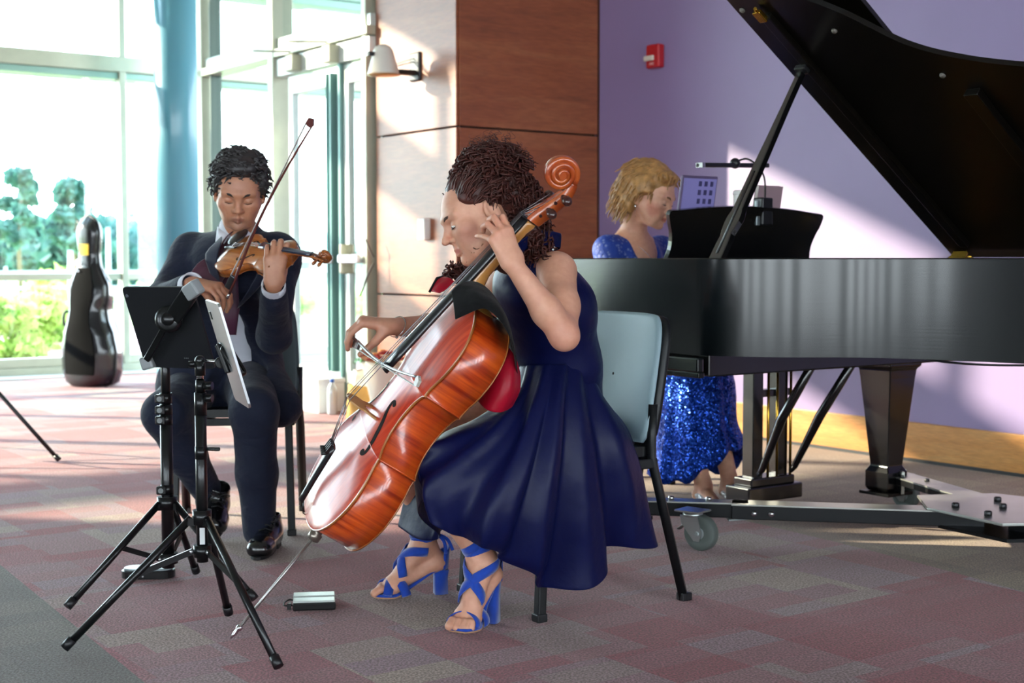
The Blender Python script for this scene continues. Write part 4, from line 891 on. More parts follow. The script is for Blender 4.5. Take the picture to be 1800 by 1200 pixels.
        for ax in range(3):
            o1, o2 = (ax+1) % 3, (ax+2) % 3; sl0 = [slice(None)]+[slice(0, B)]*3; sl1 = list(sl0); sl1[1+ax] = slice(1, B+1)
            a = S_[tuple(sl0)]; b = S_[tuple(sl1)]; e = np.argwhere(a != b); sg = a[tuple(e.T)]; c = base[e[:, 0]]+e[:, 1:]
            e1 = np.zeros(3, int); e1[o1] = 1; e2 = np.zeros(3, int); e2[o2] = 1
            q = np.stack([find(c), find(c-e1), find(c-e1-e2), find(c-e2)], 1); ok = (q >= 0).all(1); q = q[ok]; sg = sg[ok]
            q[~sg] = q[~sg][:, ::-1]; F_.append(q)
        F_ = np.vstack(F_)
        fc = verts[F_].mean(1); keep = np.ones(len(F_), bool)
        if reg is not None: keep &= np.linalg.norm(fc-n3(reg[0]), axis=1) < reg[1]+.6*h
        for e in excl: keep &= np.linalg.norm(fc-n3(e[0]), axis=1) > e[1]-.6*h
        # light Laplacian smoothing
        for _ in range(smooth):
            A2 = np.zeros_like(verts); c2 = np.zeros(len(verts))
            for i in range(4):
                a = F_[:, i]; b = F_[:, (i+1) % 4]; np.add.at(A2, a, verts[b]); np.add.at(c2, a, 1); np.add.at(A2, b, verts[a]); np.add.at(c2, b, 1)
            m = c2 > 0; verts[m] = verts[m]*.5+.5*A2[m]/c2[m][:, None]
        if disp is not None:
            nr = np.zeros_like(verts); fn = np.cross(verts[F_[:, 2]]-verts[F_[:, 0]], verts[F_[:, 3]]-verts[F_[:, 1]])
            for i in range(4): np.add.at(nr, F_[:, i], fn)
            nr /= np.maximum(np.linalg.norm(nr, axis=1), 1e-12)[:, None]; verts = verts+nr*disp(verts, nr)[:, None]
        F_ = F_[keep]; us, inv = np.unique(F_, return_inverse=True); return verts[us], inv.reshape(-1, 4)
    def mesh(s, h, name='m', smooth=1, disp=None, regs=()):
        parts = [s.surf(h, smooth, disp, None, regs)]+[s.surf(r[2], smooth, disp, r) for r in regs]
        off = 0; vs = []; fs = []
        for v, f in parts: vs.append(v); fs.append(f+off); off += len(v)
        verts = np.vstack(vs); F_ = np.vstack(fs)
        me = bpy.data.meshes.new(name); nf = len(F_); me.vertices.add(len(verts)); me.vertices.foreach_set('co', verts.astype(np.float32).ravel())
        me.loops.add(nf*4); me.loops.foreach_set('vertex_index', F_.astype(np.int32).ravel()); me.polygons.add(nf)
        me.polygons.foreach_set('loop_start', (np.arange(nf)*4).astype(np.int32))
        try: me.polygons.foreach_set('loop_total', np.full(nf, 4, np.int32))
        except Exception: pass
        me.update(calc_edges=True); me.validate(); me.polygons.foreach_set('use_smooth', np.ones(len(me.polygons), bool)); me.update()
        return me, verts
def paint(me, verts, base, spots, name='Col'):
    """colour attribute of the skin: spots = [(centre, radii, rotation, colour, strength)]"""
    c = np.tile(np.array(lin(base)[:3]), (len(verts), 1))
    for ce, r, M, col, st in spots:
        u = ((verts-np.array(ce))@np.array(M))/np.array(r); f = (np.clip(1.25-np.linalg.norm(u, axis=1), 0, 1)/.5).clip(0, 1)[:, None]*st; c = c*(1-f)+np.array(lin(col)[:3])*f
    a = me.color_attributes.new(name, 'FLOAT_COLOR', 'POINT'); a.data.foreach_set('color', np.hstack([c, np.ones((len(c), 1))]).astype(np.float32).ravel())
def skinm(name, rough=.5):
    q = N(name); a = q.n('Attribute', attribute_name='Col'); t = q.n('TexNoise'); t.inputs['Scale'].default_value = 60; q.l(q.coord('World'), t.inputs['Vector'])
    col = q.mix(.25, a.outputs['Color'], q.ramp(t.outputs[0], [(.3, 'd0b0a8'), (.7, 'ffffff')]), 'MULTIPLY'); q.l(col, q.b.inputs['Base Color'])
    q.b.inputs['Roughness'].default_value = rough; q.b.inputs['Subsurface Weight'].default_value = .15; q.b.inputs['Subsurface Radius'].default_value = (.01, .004, .002); q.b.inputs['Subsurface Scale'].default_value = 1
    t2 = q.n('TexNoise'); t2.inputs['Scale'].default_value = 500; q.l(q.coord('World'), t2.inputs['Vector']); q.bump(t2.outputs[0], .12, .001); return q.m
def rot3(fwd, up):
    """columns: x = the person's right, y = forward, z = up"""
    y = np.array(fwd, float); y /= np.linalg.norm(y); z = np.array(up, float); z -= y*(z@y); z /= np.linalg.norm(z); x = np.cross(y, z); return np.stack([x, y, z], 1)
def n3(v): return np.array(v, float)
def unit(v): v = np.array(v, float); return v/np.linalg.norm(v)
def headf(F, o, Rm, s=1.0, female=False, nose=1.0, lids=1.0):
    """head in its own frame, s = scale; o = centre of the skull between the ears"""
    F.at(o, Rm*s); sc3 = s
    def E(c, r, k, op='u', R3=None):
        F.pr.append(('ell', op, k*s, F.w(c), max(r)*s, (F.w(c), Rm if R3 is None else Rm@R3, n3(r)*s)))
    def C(a, b, ra, rb, k, op='u'):
        F.pr.append(('cap', op, k*s, (F.w(a)+F.w(b))/2, np.linalg.norm(F.w(a)-F.w(b))/2+max(ra, rb)*s, (F.w(a), F.w(b), ra*s, rb*s)))
    E((0, -.012, .038), (.076, .097, .083), .02)
    E((0, .030, .012), (.064, .066, .075), .02); E((0, .036, -.045), (.050, .055, .062), .03)
    jw = .050 if female else .054
    for x in (-1, 1):
        C((x*jw, .005, -.035), (x*.030, .060, -.083), .020, .017, .025)
        E((x*.043, .062, -.018), (.024, .022, .020), .025)                                    # cheek bones
        C((x*.012, .092, .026), (x*.048, .074, .026), .0085, .008, .018)                         # brow ridge
        E((x*.032, .102, .004), (.019, .017, .0125), .012, 's')                               # sockets
        E((x*.031, .0765, .003), (.0150, .0150, .0140), .004)                                # lids
        E((x*.027, .070, -.050), (.018, .020, .022), .02)                                     # cheek to mouth
    E((0, .080, -.090), (.020, .017, .016), .02)                                              # chin
    C((0, .088, .018), (0, .104*nose+.002, -.020), .0070, .0085, .012); E((0, .106*nose+.001, -.025), (.0105, .012, .0095), .008)
    for x in (-1, 1): E((x*.0115, .0965, -.030), (.0075, .010, .0065), .005); E((x*.0062, .103, -.0355), (.0032, .005, .0028), .003, 's')
    C((0, .0945, -.040), (0, .0935, -.047), .0045, .004, .008)
    for x in (-1, 1):
        C((0, .0975, -.0545), (x*.020, .088, -.0585), .0048, .0028, .006); C((0, .0965, -.0655), (x*.017, .088, -.0620), .0058, .003, .006)
        C((0, .1045, -.0598), (x*.022, .093, -.0602), .0013, .0010, .0025, 's')
        # ears
        th = Matrix.Rotation(R(-12), 3, 'X'); 
        E((x*.0795, -.012, -.004), (.0085, .019, .032), .006, 'u', np.array(th)); E((x*.090, -.007, .000), (.009, .0115, .020), .004, 's', np.array(th)); E((x*.078, .004, -.004), (.006, .006, .010), .004)
        E((x*.0775, -.004, -.030), (.006, .008, .009), .006)
    # closed-lid crease
    for x in (-1, 1): C((x*.019, .0925, -.002*lids), (x*.044, .0855, -.002*lids), .0010, .0010, .002, 's')
    F.at()
def hand(F, wr, d, pn, side, curls, spread=0., thumb=((.5, .6), (.3, .3)), s=1.0, tcurl=.4, skel=None):
    """wr wrist point, d direction of the palm, pn palm normal (out of the palm), side +1 if the thumb lies towards d x pn else -1.
    curls: 4 tuples (mcp, pip, dip) radians, index..little"""
    d = unit(d); pn = unit(pn-np.dot(pn, d)*d) if True else pn; sd = np.cross(d, pn)*side; wr = n3(wr); F.at(); tips = []
    X = [(.026, .088, .045, .026, .021), (.008, .092, .050, .030, .022), (-.011, .088, .046, .028, .021), (-.029, .080, .036, .021, .019)]
    F.ecap(wr, wr+d*.02*s, .024*s, .026*s, pn, .72, .01)
    for i, (x, m, a, b, c) in enumerate(X):
        base = wr+sd*x*.6*s+d*.012*s; kn = wr+sd*x*s+d*m*s-pn*.004*s*(1 if i in (1, 2) else 0)
        F.ecap(base, kn, .0145*s, .0112*s, pn, 1.0, .014)
        f = d+sd*(spread*(1.5-i)*.5); f = unit(f); cu = curls[i]; p = kn; th = 0; r0 = (.0094, .0096, .0090, .0080)[i]*s
        pts = [p]
        for ln, cc in zip((a, b, c), cu):
            th += cc; q_ = unit(f*math.cos(th)+pn*math.sin(th)); p = p+q_*ln*s; pts.append(p)
        F.cap(pts[0], pts[1], r0*1.06, r0*.95, .006); F.cap(pts[1], pts[2], r0*.96, r0*.88, .0025); F.cap(pts[2], pts[3], r0*.88, r0*.72, .0025)
        tips.append((pts[3], q_, pts))
    tb = wr+sd*.020*s+d*.018*s+pn*.008*s; td1 = unit(d*.62+sd*thumb[0][0]+pn*thumb[0][1]); t1 = tb+td1*.046*s; td2 = unit(td1+pn*tcurl*.6+d*thumb[1][0]*.6-sd*thumb[1][1]*.5); t2 = t1+td2*.033*s; td3 = unit(td2+pn*tcurl*.3+d*.15); t3 = t2+td3*.026*s
    F.cap(tb, t1, .0165*s, .0125*s, .014); F.cap(t1, t2, .0118*s, .0105*s, .004); F.cap(t2, t3, .0105*s, .0080*s, .003)
    return tips, (t3, td3)
def tube(F, pts, rad, k=.02): return F.chain([n3(p) for p in pts], rad, k)
def person(name, label, group=None): return thing(name, label, 'person')
def sdfobj(name, F, h, m, parent, smooth=1, disp=None, label=None, regs=()):
    me, v = F.mesh(h, name, smooth, disp, regs); o = link(name, me, m, parent, label); return o, me, v
def folds(amp, fr, seed=0, ax=None):
    g = np.random.default_rng(seed); K = [(unit(g.normal(size=3))*fr*g.uniform(.6, 1.6), g.uniform(0, 6.3)) for _ in range(6)]
    def f(v, n):
        s_ = sum(np.abs(np.sin(v@k+ph+1.2*np.sin(v@(k[::-1]*.6)+ph))) for k, ph in K)/6-.63; return s_*amp
    return f
def strands(b, roots, dirs, length, rad, curl, freq, g, seg=12, sides=4, droop=.3, taper=.9):
    """curly locks: helix around a drooping path"""
    for r, d in zip(roots, dirs):
        L_ = length*g.uniform(.7, 1.25); r = V(r); d = V(d).normalized(); a = d.orthogonal().normalized(); c = d.cross(a); ph = g.uniform(0, 6.3); pts = []; rd = []; cr = curl*g.uniform(.6, 1.4); sg_ = g.choice((-1, 1)); p = r.copy(); dd_ = d.copy()
        for i in range(seg):
            t = i/(seg-1); dd_ = (dd_+V((0, 0, -droop/seg))).normalized(); p = p+dd_*(L_/seg); an = ph+sg_*freq*t*2*math.pi
            pts.append(p+(a*math.cos(an)+c*math.sin(an))*cr*min(1, t*3)); rd.append(rad*(1-taper*t**2)*g.uniform(.9, 1.1))
        b.sweep(pts, rd, sides, cap=False)

def surf_strands(b, verts, ctr, fn, n, length, rad, curl, freq, seed, seg=10, sides=4, droop=.4, lift=.15, taper=.75):
    """locks rooted on a hair shell and combed along it; fn(local index point) -> direction or None"""
    g = random.Random(seed); idx = list(range(len(verts))); g.shuffle(idx); rts = []; drs = []
    for i in idx:
        if len(rts) >= n: break
        d = fn(verts[i], g)
        if d is None: continue
        o_ = unit(verts[i]-ctr); d = n3(d); d = d-o_*(d@o_); d = unit(d)+o_*lift; rts.append(tuple(verts[i]-o_*rad*.4)); drs.append(V(tuple(d)))
    strands(b, rts, drs, length, rad, curl, freq, g, seg, sides, droop, taper)
# ================================================================== PEOPLE
M_SKIN1 = skinm('skin_violinist', .45); M_SKIN2 = skinm('skin_cellist', .5); M_SKIN3 = skinm('skin_pianist', .5)
M_EYEW = mat('eye_white', 'e6ded8', .25); M_IRIS = mat('iris_dark', '2a1a14', .2)
def clothm(name, c, rough=.8, sheen=.3, bump=.25, sc_=700):
    if name in MATS: return MATS[name]
    q = N(name); q.b.inputs['Base Color'].default_value = lin(c); q.b.inputs['Roughness'].default_value = rough; q.b.inputs['Specular IOR Level'].default_value = .3; q.b.inputs['Sheen Weight'].default_value = sheen; q.b.inputs['Sheen Roughness'].default_value = .5
    t = q.n('TexNoise'); t.inputs['Scale'].default_value = 9; t.inputs['Detail'].default_value = 3; t.inputs['Distortion'].default_value = .3; q.l(q.coord('World', scale=(1, 1, 1.6)), t.inputs['Vector'])
    t2 = q.n('TexNoise'); t2.inputs['Scale'].default_value = sc_; q.l(q.coord('World'), t2.inputs['Vector'])
    b1 = q.n('Bump'); b1.inputs['Strength'].default_value = .55; b1.inputs['Distance'].default_value = .03; q.l(t.outputs[0], b1.inputs['Height'])
    b2 = q.n('Bump'); b2.inputs['Strength'].default_value = bump; b2.inputs['Distance'].default_value = .002; q.l(t2.outputs[0], b2.inputs['Height']); q.l(b1.outputs[0], b2.inputs['Normal']); q.l(b2.outputs[0], q.b.inputs['Normal'])
    MATS[name] = q.m; return q.m
def eyes(par, o, Rm, s, brow, m_brow, look=0.0, lid=.5, white=True):
    Rm = np.array(Rm); M4 = Matrix([list(r)+[0] for r in Rm]+[[0, 0, 0, 1]]); o = np.array(o)
    w_ = lambda p: V(tuple(Rm@(n3(p)*s)+o))
    for x in (-1, 1):
        b = MB()
        if white:
            b.sphere(w_((x*.0310, .0790, .0005)), (.0138*s, .0142*s, .0062*s), 14, M4.to_3x3()); e = b.build('eye', M_EYEW, par)
            b = MB(); b.sphere(w_((x*.0310, .0896, -.0008)), (.0056*s, .0040*s, .0052*s), 10, M4.to_3x3()); b.build('iris', M_IRIS, e)
            b = MB()
        b.sweep([w_((x*.017, .0905, -.003)), w_((x*.030, .0935, -.0045)), w_((x*.044, .0865, -.003))], [.0007*s, .0016*s, .0008*s], 6); b.build('eyelashes', M_IRIS, par)
        b = MB(); b.sweep(crm([w_((x*.013, .1000, .021+brow)), w_((x*.030, .0955, .0280)), w_((x*.052, .0745, .0235))], 4), [.0032*s*(.8+.5*math.sin(i/8*3.1)) for i in range(9)], 6, flat=(tuple(Rm[:, 1]), .5)); b.build('eyebrow', m_brow, par)
def hairstrand_roots(o, Rm, s, cond, n, g, rad=(.083, .104, .092), cz=.036):
    R_ = np.array(Rm); roots = []; dirs = []
    while len(roots) < n:
        v = g_norm(g); p = n3((v[0]*rad[0], v[1]*rad[1]-.012, v[2]*rad[2]+cz))
        if cond(p): roots.append(tuple(R_@(p*s)+n3(o))); dirs.append((R_@n3((v[0]/rad[0], v[1]/rad[1], v[2]/rad[2])), p))
    return roots, dirs
def g_norm(g):
    v = n3((g.gauss(0, 1), g.gauss(0, 1), g.gauss(0, 1))); return v/np.linalg.norm(v)
# ------------------------------------------------------------ the violinist
VI = person('person', 'man in navy suit and plum tie, seated, playing the violin')
hs = 1.07; hO = n3(P(421, 338, 4.97)); hR = rot3((.13, -.90, -.40), (.10, -.36, .92)); W_ = lambda p: hR@(n3(p)*hs)+hO
NBv = n3(P(416, 420, 5.07)); SRv = n3(P(330, 440, 5.20)); SLv = n3(P(497, 442, 5.06)); ERv = n3(P(284, 528, 4.98)); WRv = n3(P(338, 499, 4.74)); ELv = n3(P(482, 590, 4.92)); WLv = n3(P(481, 500, 4.68))
PEL = n3((-1.10, 5.36, .575)); KRv = n3((-1.24, 4.97, .475)); ARv = n3(P(362, 868, 5.17)); KLv = n3(P(447, 722, 4.86)); ALv = n3(P(456, 940, 4.93))
F = Field(); headf(F, hO, hR, hs)
F.cap(W_((0, -.025, -.045)), NBv+n3((0, .02, -.05)), .056, .062, .02)
F.ecap(SRv*.75+NBv*.25-n3((0, 0, .05)), SLv*.75+NBv*.25-n3((0, 0, .05)), .06, .06, (0, 1, 0), .8, .04)
F.ecap(NBv-n3((0, -.04, .12)), PEL+n3((0, -.02, .08)), .11, .11, (1, 0, 0), 1.3, .05)
for S0, E0, W0 in ((SRv, ERv, WRv), (SLv, ELv, WLv)): F.chain([S0, E0], [.045, .036], .03); F.chain([E0, W0], [.036, .026], .02)
hand(F, WRv, (.93, -.22, -.12), (.05, .25, -1), 1, [(.75, .7, .4), (.8, .75, .4), (.85, .7, .4), (.7, .6, .3)], .25, ((.15, .9), (.6, .2)), 1.02)
hand(F, WLv, (.10, -.02, 1), (-.10, 1, 0), -1, [(.35, 1.15, .7), (.30, 1.25, .8), (.25, 1.2, .7), (.3, 1.0, .6)], .12, ((.15, 1.1), (.5, .1)), 1.04)
for K0_, A0_, hx in ((KRv, ARv, -1), (KLv, ALv, 1)): F.chain([PEL+n3((hx*.09, 0, 0)), K0_, A0_], [.07, .05, .035], .03)
body, me, vv = sdfobj('body', F, .0042, M_SKIN1, VI, 1, regs=((tuple(hO+n3((0, 0, -.02))), .155, .0019), (tuple(WRv+n3((.07, 0, 0))), .15, .0024), (tuple(WLv+n3((0, 0, .07))), .15, .0024)))
I3 = np.eye(3)
paint(me, vv, 'bd8568', [(W_((0, .097, -.060)), (.022, .012, .009), hR, '8e4a40', .8), (W_((0, .09, .05)), (.05, .03, .02), hR, 'b5806a', .4), (W_((0, .08, -.075)), (.045, .04, .03), hR, '8f6a58', .55), (W_((.05, .06, -.03)), (.03, .03, .03), hR, 'c08068', .5), (W_((-.05, .06, -.03)), (.03, .03, .03), hR, 'c08068', .5)])
M_BROW1 = mat('brow_dark', '2c2422', .8); eyes(VI, hO, hR, hs, 0, M_BROW1, white=False)
M_HAIR1 = mat('dark_grey_hair', '2e2b2c', .45, noise=.35, nscale=60)
F = Field(); F.at(hO, hR*1.0)
def HE(F, c, r, k=.02, op='u', R_=None, o=None, s=1.0):
    R_ = R_; F.pr.append(('ell', op, k, R_@(n3(c)*s)+o, max(r)*s, (R_@(n3(c)*s)+o, R_, n3(r)*s)))
F = Field(); HE(F, (0, -.026, .056), (.086, .100, .087), .02, 'u', hR, hO, hs); HE(F, (0, .050, .108), (.060, .040, .026), .02, 'u', hR, hO, hs)
for x in (-1, 1): HE(F, (x*.077, .006, .040), (.013, .036, .046), .02, 'u', hR, hO, hs)
HE(F, (0, .135, .012), (.066, .085, .075), .012, 's', hR, hO, hs); HE(F, (0, -.06, -.105), (.10, .10, .06), .02, 's', hR, hO, hs)
for x in (-1, 1): HE(F, (x*.085, .03, -.042), (.03, .055, .045), .008, 's', hR, hO, hs)
hb, hm, hv = sdfobj('hair', F, .004, M_HAIR1, VI, 1, folds(.006, 75, 3))
RiV = np.linalg.inv(hR)
def vdir(p, g):
    l_ = RiV@(p-hO)/hs
    if l_[2] < -.045: return None
    sw = 1 if l_[0] > -.03 else -1
    if l_[2] > .085: return hR@n3((sw*.9, -.15+g.uniform(-.4, .4), .1))
    if l_[1] > .03: return hR@n3((sw*.9, .1, g.uniform(-.3, .5)))
    return hR@n3((sw*.1, -.7, -.6))
b = MB(); surf_strands(b, hv, hO+hR@n3((0, 0, .03)), vdir, 620, .036, .0050, .0042, .9, 5, 9, 5, .3, .22); prop(b.build('hair_locks', M_HAIR1, hb), kind='stuff')
# shirt, tie, jacket
def torso(F, gr, kk=.06):
    F.ecap(SRv+n3((.03, 0, -.02)), SLv+n3((-.03, 0, -.02)), .062+gr, .062+gr, (0, 1, 0), .95, kk)
    F.ecap(NBv+n3((0, .05, -.12)), (NBv+PEL)/2+n3((0, .02, 0)), .125+gr, .12+gr, (1, 0, 0), 1.32, kk); F.ecap((NBv+PEL)/2+n3((0, .02, 0)), PEL+n3((0, 0, .04)), .12+gr, .135+gr, (1, 0, 0), 1.28, kk)
F = Field(); torso(F, .004); F.cap(NBv+n3((0, 0, -.035)), NBv+n3((0, -.008, .035)), .066, .062, .02)
sh, m_, v_ = sdfobj('shirt', F, .006, clothm('white_shirt', 'd9dce6', .8, .1), VI, 2, folds(.003, 30, 2))
M_SUIT = clothm('navy_suit', '161c30', .8, .08); M_SUITD = mat('suit_lapel', '1a2034', .7, sheen=.3)
for sg in (1, -1):
    b = MB(); n0 = V(tuple(NBv)); b.grid([[n0+V((sg*.068, .0, .045)), n0+V((sg*.070, -.005, .005))], [n0+V((sg*.050, -.055, .035)), n0+V((sg*.062, -.065, -.01))], [n0+V((sg*.012, -.078, .012)), n0+V((sg*.040, -.095, -.045))]]); b.build('shirt_collar', MATS['white_shirt'], sh, solid=.004)
b = MB(); n0 = V(tuple(NBv)); tpts = [n0+V((0, -.082, .0)), n0+V((.002, -.105, -.04)), n0+V((-.002, -.125, -.12)), n0+V((-.004, -.140, -.25)), n0+V((-.006, -.142, -.34))]; b.sweep(tpts, [.016, .020, .030, .040, .030], 10, flat=((0, -1, 0), .18)); b.build('tie', mat('plum_tie', '4a2038', .55, sheen=.3), VI)
F = Field(); torso(F, .020, .07)
F.chain([SRv+n3((.01, 0, -.012)), ERv], [.066, .056], .05); F.chain([ERv, WRv+(ERv-WRv)*.16], [.055, .043], .03); F.chain([SLv+n3((-.01, 0, -.012)), ELv], [.066, .058], .05); F.chain([ELv, WLv+(ELv-WLv)*.16], [.058, .046], .03)
F.ecap(PEL+n3((-.03, -.03, .06)), PEL+n3((-.09, -.09, -.02)), .15, .14, (1, 0, 0), 1.15, .06); F.ecap(PEL+n3((.05, .0, .06)), n3(P(492, 715, 5.05)), .13, .075, (1, 0, 0), 1.1, .06)
F.cap(NBv+n3((0, .03, -.04)), NBv+n3((0, .025, .02)), .085, .076, .03)
# openings: neck V and the cutaway below the button
F.chain([NBv+n3((0, -.10, .10)), NBv+n3((-.0, -.12, -.05)), NBv+n3((-.004, -.135, -.24))], [.080, .064, .014], .012, 's')
F.chain([n3(P(402, 530, 5.07)), n3(P(412, 585, 5.08)), n3(P(418, 650, 5.12)), n3(P(412, 740, 5.10))], [.014, .050, .105, .17], .012, 's')
jk, m_, v_ = sdfobj('suit_jacket', F, .0048, M_SUIT, VI, 1, folds(.006, 22, 8))
for sg, a, c, e in ((-1, P(392, 418, 4.93), P(384, 470, 4.90), P(402, 545, 4.88)), (1, P(447, 425, 4.90), P(462, 478, 4.87), P(412, 548, 4.87))):
    b = MB(); n0 = V(tuple(NBv)); o_ = V((0, -.035, 0)); wd_ = V((sg*.055, .0, 0)); b.grid([[a+V((sg*.012, .05, .015)), a+o_*.2], [a+wd_*.6+V((0, .01, -.02)), a+o_+V((0, 0, -.03))], [(a+c)/2+wd_*1.2, (a+c)/2+o_], [c+wd_*.8, c+o_], [e+wd_*.12, e+o_]]); b.build('lapel', M_SUITD, jk, solid=.004, sub=1)
for W0, E0 in ((WRv, ERv), (WLv, ELv)):
    d_ = unit(W0-E0); b = MB(); p0 = W0-d_*.055; b.sweep([tuple(p0), tuple(p0+d_*.03), tuple(p0+d_*.058)], [.040, .041, .041], 20, cap=False); b.sweep([tuple(p0+d_*.058), tuple(p0+d_*.055), tuple(p0)], [.041, .036, .036], 20, cap=False); b.build('shirt_cuff', MATS['white_shirt'], sh)
for i in range(3): p = P(478+i*2, 560-i*12+6, 4.83); b = MB(); b.lathe([(.008, 0), (.008, .003), (.0001, .004)], p, (.6, -.8, 0), 12); b.build('sleeve_button', M_BLACK, jk)
F = Field(); hipR = PEL+n3((-.09, 0, 0)); hipL = PEL+n3((.09, 0, 0))
F.ecap(hipR, hipL, .125, .125, (0, 0, 1), .9, .05)
F.chain([hipR+n3((0, 0, -.01)), KRv+n3((0, .0, 0))], [.105, .082], .05); F.chain([KRv, (KRv+ARv)/2+n3((0, 0, 0)), ARv+n3((0, 0, .02))], [.080, .070, .056], .03)
F.chain([hipL+n3((0, 0, -.01)), KLv], [.105, .084], .05); F.chain([KLv, (KLv+ALv)/2, ALv+n3((0, 0, .015))], [.080, .070, .058], .03)
F.ecap(PEL+n3((0, -.01, .02)), PEL+n3((0, -.01, .10)), .125, .125, (1, 0, 0), 1.3, .04)
sdfobj('trousers', F, .006, M_SUIT, VI, 1, folds(.006, 18, 11))
b = MB(); b.sweep([tuple(PEL+n3((0, 0, .10)))]*1+[tuple(PEL+n3((0, 0, .13)))], [.14, .14], 24, flat=((1, 0, 0), 1.22)); b.build('belt', mat('belt', '23222a', .4), VI)
M_SHOE = mat('black_shoe_leather', '0c0c0e', .22, spec=.6, coat=.5)
def shoe(par, heel, toe, up=(0, 0, 1), nm='shoe'):
    heel = n3(heel); toe = n3(toe); d = unit(toe-heel); upn = unit(n3(up)-d*np.dot(up, d)); L_ = np.linalg.norm(toe-heel); F = Field(); sd = np.cross(d, upn)
    F.ecap(heel+d*.04+upn*.035, heel+d*.07+upn*.045, .036, .038, sd, .95, .02); F.ecap(heel+d*.08+upn*.035, toe-d*.05+upn*.026, .040, .032, sd, 1.2, .03); F.ecap(toe-d*.08+upn*.024, toe-d*.045+upn*.022, .034, .030, sd, 1.35, .02)
    F.cap(heel+d*.05+upn*.06, heel+d*.055+upn*.095, .042, .040, .02); F.box(heel+d*L_/2-upn*.06, (.4, .4, .063), .002, .004, 's', np.stack([d, sd, upn], 1)); F.cap(heel+d*.055+upn*.10, heel+d*.058+upn*.16, .034, .034, .004, 's')
    o, m, v = sdfobj(nm, F, .0035, M_SHOE, par, 1)
    b = MB(); pl = []
    for i in range(24):
        a = 2*math.pi*i/24; wx = math.cos(a)*L_*.5; wy = math.sin(a)*(.036+.012*math.cos(a)); pl.append((wx, wy))
    M_ = frame(V(tuple(heel+d*L_*.5)), d, upn); b.prism(pl, -.004, .006, M_); b.prism([(-.13, -.03), (-.06, -.034), (-.06, .034), (-.13, .03)], -.014, .002, M_) if L_ > .2 else None; b.build('sole', mat('shoe_sole', '141214', .6), o)
    for k in range(4):
        p = heel+d*(.10+.016*k)+upn*(.092-.010*k); b = MB(); b.sweep([tuple(p+sd*.024-upn*.006), tuple(p+upn*.003), tuple(p-sd*.024-upn*.006)], .0022, 6); b.build('lace', M_BLACK, o)
    for s_ in (1, -1): p = heel+d*.10+upn*.096; b = MB(); b.sweep(crm([tuple(p), tuple(p+sd*s_*.02+upn*.012), tuple(p+sd*s_*.038+upn*.004-d*.004), tuple(p+sd*s_*.02-upn*.004), tuple(p)], 4), .0016, 5); b.build('lace_loop', M_BLACK, o)
shoe(VI, (-.862, 4.99, .014), (-.872, 4.71, .006)); 
sR = n3(P(368, 868, 5.26)); shoe(VI, (ARv[0]+.02, ARv[1]+.07, .115), (ARv[0]+.055, ARv[1]-.13, .014), (.1, .35, 1))
for A_, nm in ((ARv, 0), (ALv, 1)): F = Field(); F.cap(A_+n3((0, 0, .05)), A_+n3((0, 0, -.03)), .042, .040, .01); sdfobj('sock', F, .006, mat('navy_sock', '1a1c28', .9), VI)
# ------------------------------------------------------------ the cellist
CE = person('person', 'woman in sleeveless navy dress and blue strappy heels, playing the cello')
fd = n3((-.85, -.53, 0)); sl = n3((.53, -.85, 0))
qs = 1.05; qO = n3(P(845, 381, 3.82)); qR = rot3((-.88, -.30, -.38), (-.30, .10, .95)); Q_ = lambda p: qR@(n3(p)*qs)+qO
NBc = n3(P(922, 458, 3.93)); SLc = n3(P(978, 478, 3.83)); SRc = n3(P(893, 492, 4.10)); ELc = n3(P(992, 590, 3.63)); WLc = n3(P(903, 466, 3.60)); ERc = n3((-.20, 4.27, .82)); WRc = n3(P(690, 574, 4.06))
CHc = n3(P(962, 545, 4.02)); WAc = n3(P(978, 640, 4.08)); HPc = n3((.12, 4.15, .57)); HLc = n3((.16, 4.05, .56)); HRc = n3((.06, 4.22, .56))
KLc = n3(P(757, 822, 3.83)); ALc = n3(P(852, 985, 3.85)); KRc = n3((-.32, 4.24, .50)); ARc = n3(P(748, 962, 4.22))
F = Field(); headf(F, qO, qR, qs, True, 1.06)
F.cap(Q_((0, -.03, -.045)), NBc+n3((.01, .01, -.01)), .050, .052, .02)
F.ecap(NBc+n3((.03, .01, -.06)), NBc+n3((.01, .0, -.02)), .062, .048, tuple(sl), 1.2, .05)
F.chain([NBc+n3((.01, -.02, -.015)), SLc+n3((0, .02, 0))], [.045, .048], .04); F.chain([NBc+n3((0, .03, -.02)), SRc], [.045, .046], .04)
F.ecap(NBc+n3((.03, .03, -.09)), CHc, .085, .09, tuple(sl), 1.15, .05); F.ecap(CHc, WAc, .09, .09, tuple(sl), 1.1, .05); F.ecap(WAc, HPc, .11, .135, tuple(sl), 1.2, .05)
F.chain([SLc, SLc*.45+ELc*.55, ELc], [.054, .047, .037], .03); F.chain([ELc, ELc*.65+WLc*.35, WLc], [.037, .0385, .0245], .02)
F.chain([SRc, ERc], [.052, .040], .03); F.chain([ERc, ERc*.65+WRc*.35, WRc], [.040, .038, .025], .02)
hand(F, WLc, (-.38, .06, .92), (-.45, .90, -.05), -1, [(.45, 1.0, .7), (.5, 1.05, .7), (.65, .9, .6), (1.05, .15, .15)], .22, ((.2, 1.1), (.3, .2)), 1.0)
hand(F, WRc, (-.96, -.16, .18), (-.22, .16, -1), 1, [(.85, .55, .3), (.95, .6, .3), (.95, .65, .35), (.8, .6, .3)], .22, ((.35, .9), (.5, .2)), 1.0)
F.chain([HLc, KLc], [.085, .058], .04); F.chain([KLc, KLc*.6+ALc*.4, ALc], [.056, .054, .034], .03); F.chain([HRc, KRc], [.085, .058], .04); F.chain([KRc, KRc*.6+ARc*.4, ARc], [.056, .053, .034], .03)
